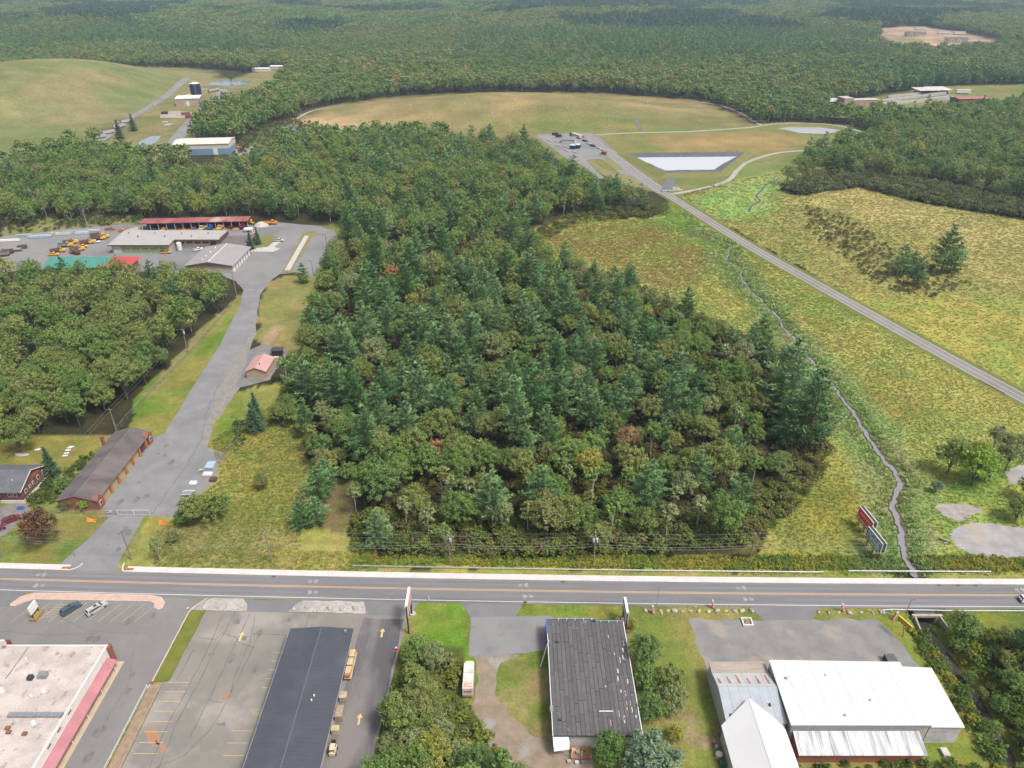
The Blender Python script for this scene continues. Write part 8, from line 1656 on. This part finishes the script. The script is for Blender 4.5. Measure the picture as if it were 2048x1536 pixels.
# middle-distance tree prototypes (trunk and crown in one mesh)
MIDC = bpy.data.collections.new('mid_tree_prototypes'); MID_IDX = {}
def reg(coll, key, me, table): nm = 'a%03d' % len(coll.objects); proto_obj(me, nm, coll); table[key] = len(coll.objects) - 1
for k, sp in enumerate(BROAD_SPEC):
    q, s, tips = broad_crown(150 + k, sp[0], sp[1], sp[2], sp[3] - 4, 8, 14, sp[6] * 1.4); tb = broad_trunk(k, sp[0], sp[2], tips, .24)
    for cls in ('olive', 'green', 'yellow', 'rust', 'pale'): reg(MIDC, ('broad', cls, k), quad_mesh('mid_tree', q, s, LEAF[cls], (tb, PBARK if k in (1, 3) else BARK)), MID_IDX)
for k, sp in enumerate(PINE_SPEC):
    q, s = pine_crown(550 + k, sp[0], sp[1], sp[2], sp[3] - 2, 6, 5, 8, sp[7] * 1.35, 0, .7, .08, .24); reg(MIDC, ('pine', 'pine', k), quad_mesh('mid_pine', q, s, LEAF['pine'], (pine_trunk(sp[0], .25), BARK)), MID_IDX)
for k, sp in enumerate(BIRCH_SPEC):
    q, s, tips = broad_crown(350 + k, sp[0] * 1.25, sp[1] * 1.2, sp[2] * 1.3, 8, 6, 12, .38, .9, .3); tb = broad_trunk(60 + k, sp[0] * 1.25, sp[2] * 1.3, tips, .2)
    for cls in ('pale', 'olive', 'green'): reg(MIDC, ('birch', cls, k), quad_mesh('mid_birch', q, s, LEAF[cls], (tb, PBARK)), MID_IDX)
P = np.array([(t[2], t[3]) for t in REST]); g = np.random.default_rng(5)
scatter('woodland', np.column_stack([P[:, 0], P[:, 1], hgt(P[:, 0], P[:, 1])]), g.uniform(0, 6.28, len(P)), np.array([t[4] for t in REST]) * g.uniform(.92, 1.12, len(P)), [MID_IDX[t[0], t[1], t[5]] for t in REST], MIDC, None, 'mixed woodland of rounded green trees and dark pines behind the town garage')
# far forest
FARC = bpy.data.collections.new('far_tree_prototypes'); FI = {}
for k in range(4):
    q, s, tips = broad_crown(800 + k, 16 + k, 6.4, 3.5, 11, 6, 8, .85); tb = MB().tube([(0, 0, -1), (0, 0, 9)], .28, 4, .12)
    for cls in ('olive', 'green', 'yellow', 'rust'): reg(FARC, ('broad', cls, k), quad_mesh('far_tree', q, s, LEAF[cls], (tb, PBARK if k == 1 else BARK)), FI)
for k in range(3):
    q, s = pine_crown(850 + k, 21, 5.8, 3, 9, 6, 4, 6, 1.05, 0, .7, .05, .3); reg(FARC, ('pine', 'pine', k), quad_mesh('far_pine', q, s, LEAF['pine'], (MB().tube([(0, 0, -1), (0, 0, 15)], .25, 4, .1), BARK)), FI)
for k in range(4):     # clumps of several crowns for the far hills
    for cls in ('olive', 'green', 'mixp'):
        Q, S = [], []; gg = np.random.default_rng(900 + k)
        for j in range(9):
            if cls == 'mixp' and j % 3: q, s = pine_crown(950 + j + k, gg.uniform(15, 20), 4.5, 3, 7, 4, 1, 5, 1.9, 0, .75, .05, .35)
            else: q, s, _ = broad_crown(950 + j + 7 * k, gg.uniform(13, 18), 5.4, 3.5, 6, 4, 5, 1.35)
            q = q + np.array((gg.uniform(-11, 11), gg.uniform(-11, 11), 0)); Q.append(q); S.append(s * gg.uniform(.8, 1.2))
        reg(FARC, ('clump', cls, k), quad_mesh('far_clump', np.concatenate(Q), np.concatenate(S), LEAF['spruce' if cls == 'mixp' else cls]), FI)
pts, idx, scl = [], [], []
g = np.random.default_rng(42)
for y0, y1, sp in ((560, 1250, 9.0), (1250, 1900, 10.5), (1900, 5900, 21)):
    W = .84 * y1 + 80; y = np.arange(y0, y1, sp)
    for yy in y:
        wx = .84 * yy + 80; x = np.arange(-wx, wx, sp); X = x + g.uniform(-.45, .45, len(x)) * sp; Yv = yy + g.uniform(-.45, .45, len(x)) * sp; m = np.ones(len(X), bool)
        for c in CLEARINGS: m &= ~inpoly(X, Yv, c)
        if yy < 720: m &= ~inpoly(X, Yv, S_BACK) & ~inpoly(X, Yv, S_EAST) & (((X < -60) & (yy > 600)) | ((X > 220) & (yy > 640)) | (X < -250))
        if yy < 760: m &= ~((X > -295) & (X < -200) & (Yv > 585) & (Yv < 660))
        X, Yv = X[m], Yv[m]
        if not len(X): continue
        con = fbm(X * .004 + 5, Yv * .004, 31, 4); yl = fbm(X * .006, Yv * .006, 33, 3); r_ = g.uniform(0, 1, len(X))
        for a, b_, c, e, r1 in zip(X, Yv, con, yl, r_):
            kk = int(r1 * 9973) % 4
            if sp > 20: key = ('clump', 'mixp' if c > .56 else ('olive' if e + .25 * (r1 - .5) > .5 else 'green'), kk)
            elif c + .35 * (r1 - .5) > .58: key = ('pine', 'pine', kk % 3)
            else: key = ('broad', 'rust' if r1 > .996 else ('yellow' if r1 > .985 else ('olive' if e + .5 * (r1 - .5) > .48 else 'green')), kk)
            pts.append((a, b_)); idx.append(FI[key]); scl.append((.6 + .5 * ((r1 * 7919) % 1)) * (.75 + .55 * e) * (1.12 if c > .55 else 1) if sp < 20 else .85 + .45 * ((r1 * 7919) % 1))
P = np.array(pts)
scatter('far_forest', np.column_stack([P[:, 0], P[:, 1], hgt(P[:, 0], P[:, 1]) - .2]), g.uniform(0, 6.28, len(P)), scl, idx, FARC, None, 'endless green forest with darker pine patches rolling to the horizon')

# undergrowth, marsh plants and grasses: tint follows what grows at that spot
TUFC = bpy.data.collections.new('plant_prototypes'); TI = {}
def tuft(seed, n, h, r, w, lean):
    g = np.random.default_rng(seed); a = g.uniform(0, 6.28, n); rad = r * np.sqrt(g.uniform(0, 1, n)); p = np.column_stack([np.cos(a) * rad, np.sin(a) * rad, np.zeros(n)]); d = np.column_stack([np.cos(a) * lean, np.sin(a) * lean, np.ones(n)]) + g.normal(0, .25, (n, 3)); hh = h * g.uniform(.55, 1.1, n)[:, None]; b2 = g.uniform(0, 6.28, n); s_ = np.column_stack([np.cos(b2), np.sin(b2), np.zeros(n)]) * w
    top = p + d * hh; return np.stack([p - s_ * .5, p + s_ * .5, top + s_ * .35 + g.normal(0, .05, (n, 3)), top - s_ * .35], 1), g.uniform(.75, 1.25, n)
for k in range(4): q, s = tuft(k, 26, .6, .55, .26, .95); reg(TUFC, ('grass', k), quad_mesh('tuft', q, s, LEAF['tint']), TI)
for k in range(3): q, s, _ = broad_crown(1000 + k, 1.0, .8, .05, 6, 4, 7, .17, 1.1); reg(TUFC, ('leafy', k), quad_mesh('leafy', q, s, LEAF['tint']), TI)
for k in range(3): reg(TUFC, ('shrub', k), quad_mesh('shrub', SHRQ[k][0], SHRQ[k][1], LEAF['tint']), TI)
def cover(name, polys, sp, kinds, smin, smax, seed, label, bright=1.0, dens=1.0, far=True, tint=None, keep=None):
    X, Y = [], []
    for p in polys: a, b_ = jgrid(p, sp, seed, 1.0); X.append(a); Y.append(b_)
    X, Y = np.concatenate(X), np.concatenate(Y); g = np.random.default_rng(seed + 3); m = (g.uniform(0, 1, len(X)) < dens * (np.clip(210 / np.maximum(Y, 1), .22, 1) if far else 1)) & (Y > 40)
    m &= (dline(X, Y, STREAM_N) > 1.45) & (dline(X, Y, CR) > 5.8) & (dline(X, Y, STREAM_S) > 2.2) & (dline(X, Y, STREAM_E) > 1.2)
    for pp in KEEPOUT: m &= ~inpoly(X, Y, pp)
    if keep is not None: m &= keep(X, Y)
    X, Y = X[m], Y[m]; n = len(X); c = ground_rgb(X, Y) * (g.uniform(.82, 1.2, n) * bright)[:, None] * g.normal(1, .06, (n, 3))
    if tint is not None: c = np.array(tint)[g.integers(0, len(tint), n)] * g.uniform(.8, 1.25, (n, 1))
    ks = [TI[kinds[i]] for i in g.integers(0, len(kinds), n)]; sc = g.uniform(smin, smax, n) * (np.clip(Y / 210, 1, 2.0) if far else 1)
    return scatter(name, np.column_stack([X, Y, hgt(X, Y) - .03]), g.uniform(0, 6.28, n), sc, ks, TUFC, np.clip(c, .01, .6), label)
KEEPOUT = [PX([(1898, 1068), (1912, 1055), (1935, 1047), (1990, 1047), (2060, 1060), (2100, 1080), (2100, 1120), (2000, 1117), (1940, 1108), (1912, 1092)]), PX([(1870, 1014), (1880, 1006), (1930, 1006), (1982, 1026), (1940, 1030), (1915, 1044), (1890, 1034)]), PX([(2010, 945), (2040, 930), (2100, 930), (2100, 975), (2020, 968)])]
GR = [('grass', k) for k in range(4)]; LF = [('leafy', k) for k in range(3)]; SH = [('shrub', k) for k in range(3)]
cover('marsh_plants', [ZONES[4]['poly']], .85, GR + GR + LF[:1], .28, .56, 21, 'low marsh plants and grasses in green, gold and rust', 1.45, .85)
cover('meadow_grass', [ZONES[10]['poly']], 1.0, GR, .26, .5, 33, 'soft golden grass of the eastern meadow', 1.5, .6)
cover('verge_plants', [[(-43, 133.9), (150, 131.9), (150, 138.4), (-40, 138.6)]], .62, LF + GR[:2], .5, 1.05, 22, 'bright goldenrod and weeds behind the guardrail', 1.25, .85, False, None, lambda X, Y: Y > np.array([yc(x) for x in X]) + 8.2)
cover('tall_grass', [PX([(425, 880), (455, 860), (560, 800), (620, 880), (610, 990), (600, 1100), (760, 1110), (760, 1142), (310, 1134), (300, 1075), (350, 1035), (440, 960)])], .75, GR, .3, .6, 23, 'ochre grass beside the access drive', 1.2, .9, False)
cover('undergrowth', [S_MID, S_BRUSH], 2.2, SH + LF, .6, 1.2, 24, 'dense undergrowth beneath the front trees of the wood', 1, .75, True, [(.09, .11, .026), (.13, .14, .03), (.11, .085, .04), (.075, .09, .022), (.15, .12, .045)])
cover('brook_thicket', [S_SEAST, [(92, 116), (96, 116), (96, 60), (92, 60)]], 1.15, SH + LF + GR[:2], .5, 1.0, 25, 'tangled green thicket along the culvert brook', 1, 1, False, [(.09, .145, .026), (.12, .175, .03), (.24, .24, .03), (.075, .115, .028), (.14, .18, .07)])
cover('meadow_shrubs', [ZONES[12]['poly'], PX([(1640, 920), (1600, 990), (1520, 1070), (1480, 1085), (1500, 1020), (1590, 930)])], 2.3, SH, .35, .8, 26, 'brown and dusky shrubs of the marsh thickets', 1, .45, False, [(.15, .13, .055), (.13, .14, .045), (.17, .15, .06), (.12, .135, .05)])
cover('edge_scrub', [PX([(1660, 860), (1660, 930), (1600, 1010), (1520, 1085), (1470, 1100), (1480, 1030), (1580, 930), (1630, 880)]), PX([(1040, 480), (1150, 422), (1330, 408), (1345, 430), (1150, 448), (1060, 500)]), PX([(1270, 565), (1400, 628), (1560, 705), (1580, 720), (1540, 740), (1390, 660), (1260, 590)])], 2.0, SH + LF, .5, 1.1, 35, 'low green scrub where the marsh meets the central wood', 1, .8, False, [(.11, .15, .032), (.15, .17, .038), (.13, .125, .05), (.17, .17, .045)])
cover('hedge_scrub', [PX([(1560, 382), (1640, 352), (1715, 350), (1850, 370), (2090, 420), (2090, 446), (1850, 408), (1715, 376), (1600, 392)])], 2.4, SH, 1.0, 1.9, 31, 'grey-green hedge of scrub between the eastern meadow and its wood', 1, .95, False, [(.12, .14, .05), (.10, .12, .045), (.15, .16, .07), (.09, .115, .04)])
cover('wood_front_scrub', [PX([(700, 1060), (760, 1000), (1000, 1040), (1300, 1030), (1480, 1010), (1490, 1090), (1300, 1112), (720, 1118)])], 1.7, SH + LF, .6, 1.25, 32, 'tangled scrub along the road front of the central wood', 1, .9, False, [(.11, .15, .034), (.15, .175, .038), (.12, .12, .045), (.10, .14, .032), (.17, .17, .05), (.13, .165, .04)])
cover('brush_margin', [[atz(*p) for p in [(820, 1285), (900, 1300), (922, 1330), (914, 1400), (940, 1425), (975, 1470), (1040, 1530), (1070, 1600), (880, 1600), (790, 1420), (800, 1330)]]], 1.7, SH + LF, .55, 1.15, 34, 'rough shrubs and weeds round the thicket beside the box truck', 1, .85, False, [(.12, .16, .03), (.16, .19, .034), (.20, .20, .034), (.10, .145, .03), (.15, .17, .06)])
cover('stream_sedge', [[(x - 5, y) for x, y in STREAM_N[::2]] + [(x + 5, y) for x, y in STREAM_N[::-2]]], .8, GR, .7, 1.25, 27, 'sedge lining both banks of the brook', 1.6, .55, True)
cover('weed_patches', [PX([(470, 850), (495, 848), (485, 900), (465, 905)]), [(54.5, 82.2), (88, 82), (88, 76), (54.5, 76)], PX([(60, 950), (115, 960), (190, 900), (205, 905), (140, 985), (60, 1035)])], 1.0, SH[1:2] + LF, .45, .95, 28, 'rank weeds along walls and fences', 1, .6, False, [(.06, .10, .02), (.08, .12, .022), (.10, .12, .03)])
cover('yard_scrub', [PX([(0, 420), (120, 442), (240, 432), (300, 440), (240, 450), (0, 470)]), ZONES[17]['poly']], 2.6, SH + LF, .6, 1.2, 29, 'reeds and scrub at the wood edges of the yards', 1, .5, False, [(.10, .12, .03), (.14, .14, .05), (.08, .10, .03)])

# ---------------------------------------------------------------- haze
hz, nt, b_ = newmat('haze_air'); nt.nodes.remove(b_); pv = nt.nodes.new('ShaderNodeVolumePrincipled'); pv.inputs['Color'].default_value = (.60, .79, 1.0, 1); pv.inputs['Density'].default_value = 0.000085; pv.inputs['Anisotropy'].default_value = .1
nt.links.new(pv.outputs[0], nt.nodes['Material Output'].inputs['Volume'])
h_ = MB().box(-7300, 7300, -560, 6500, -20, 260).build('haze', hz); h_['kind'] = 'stuff'; h_['label'] = 'thin pale haze over the whole valley'
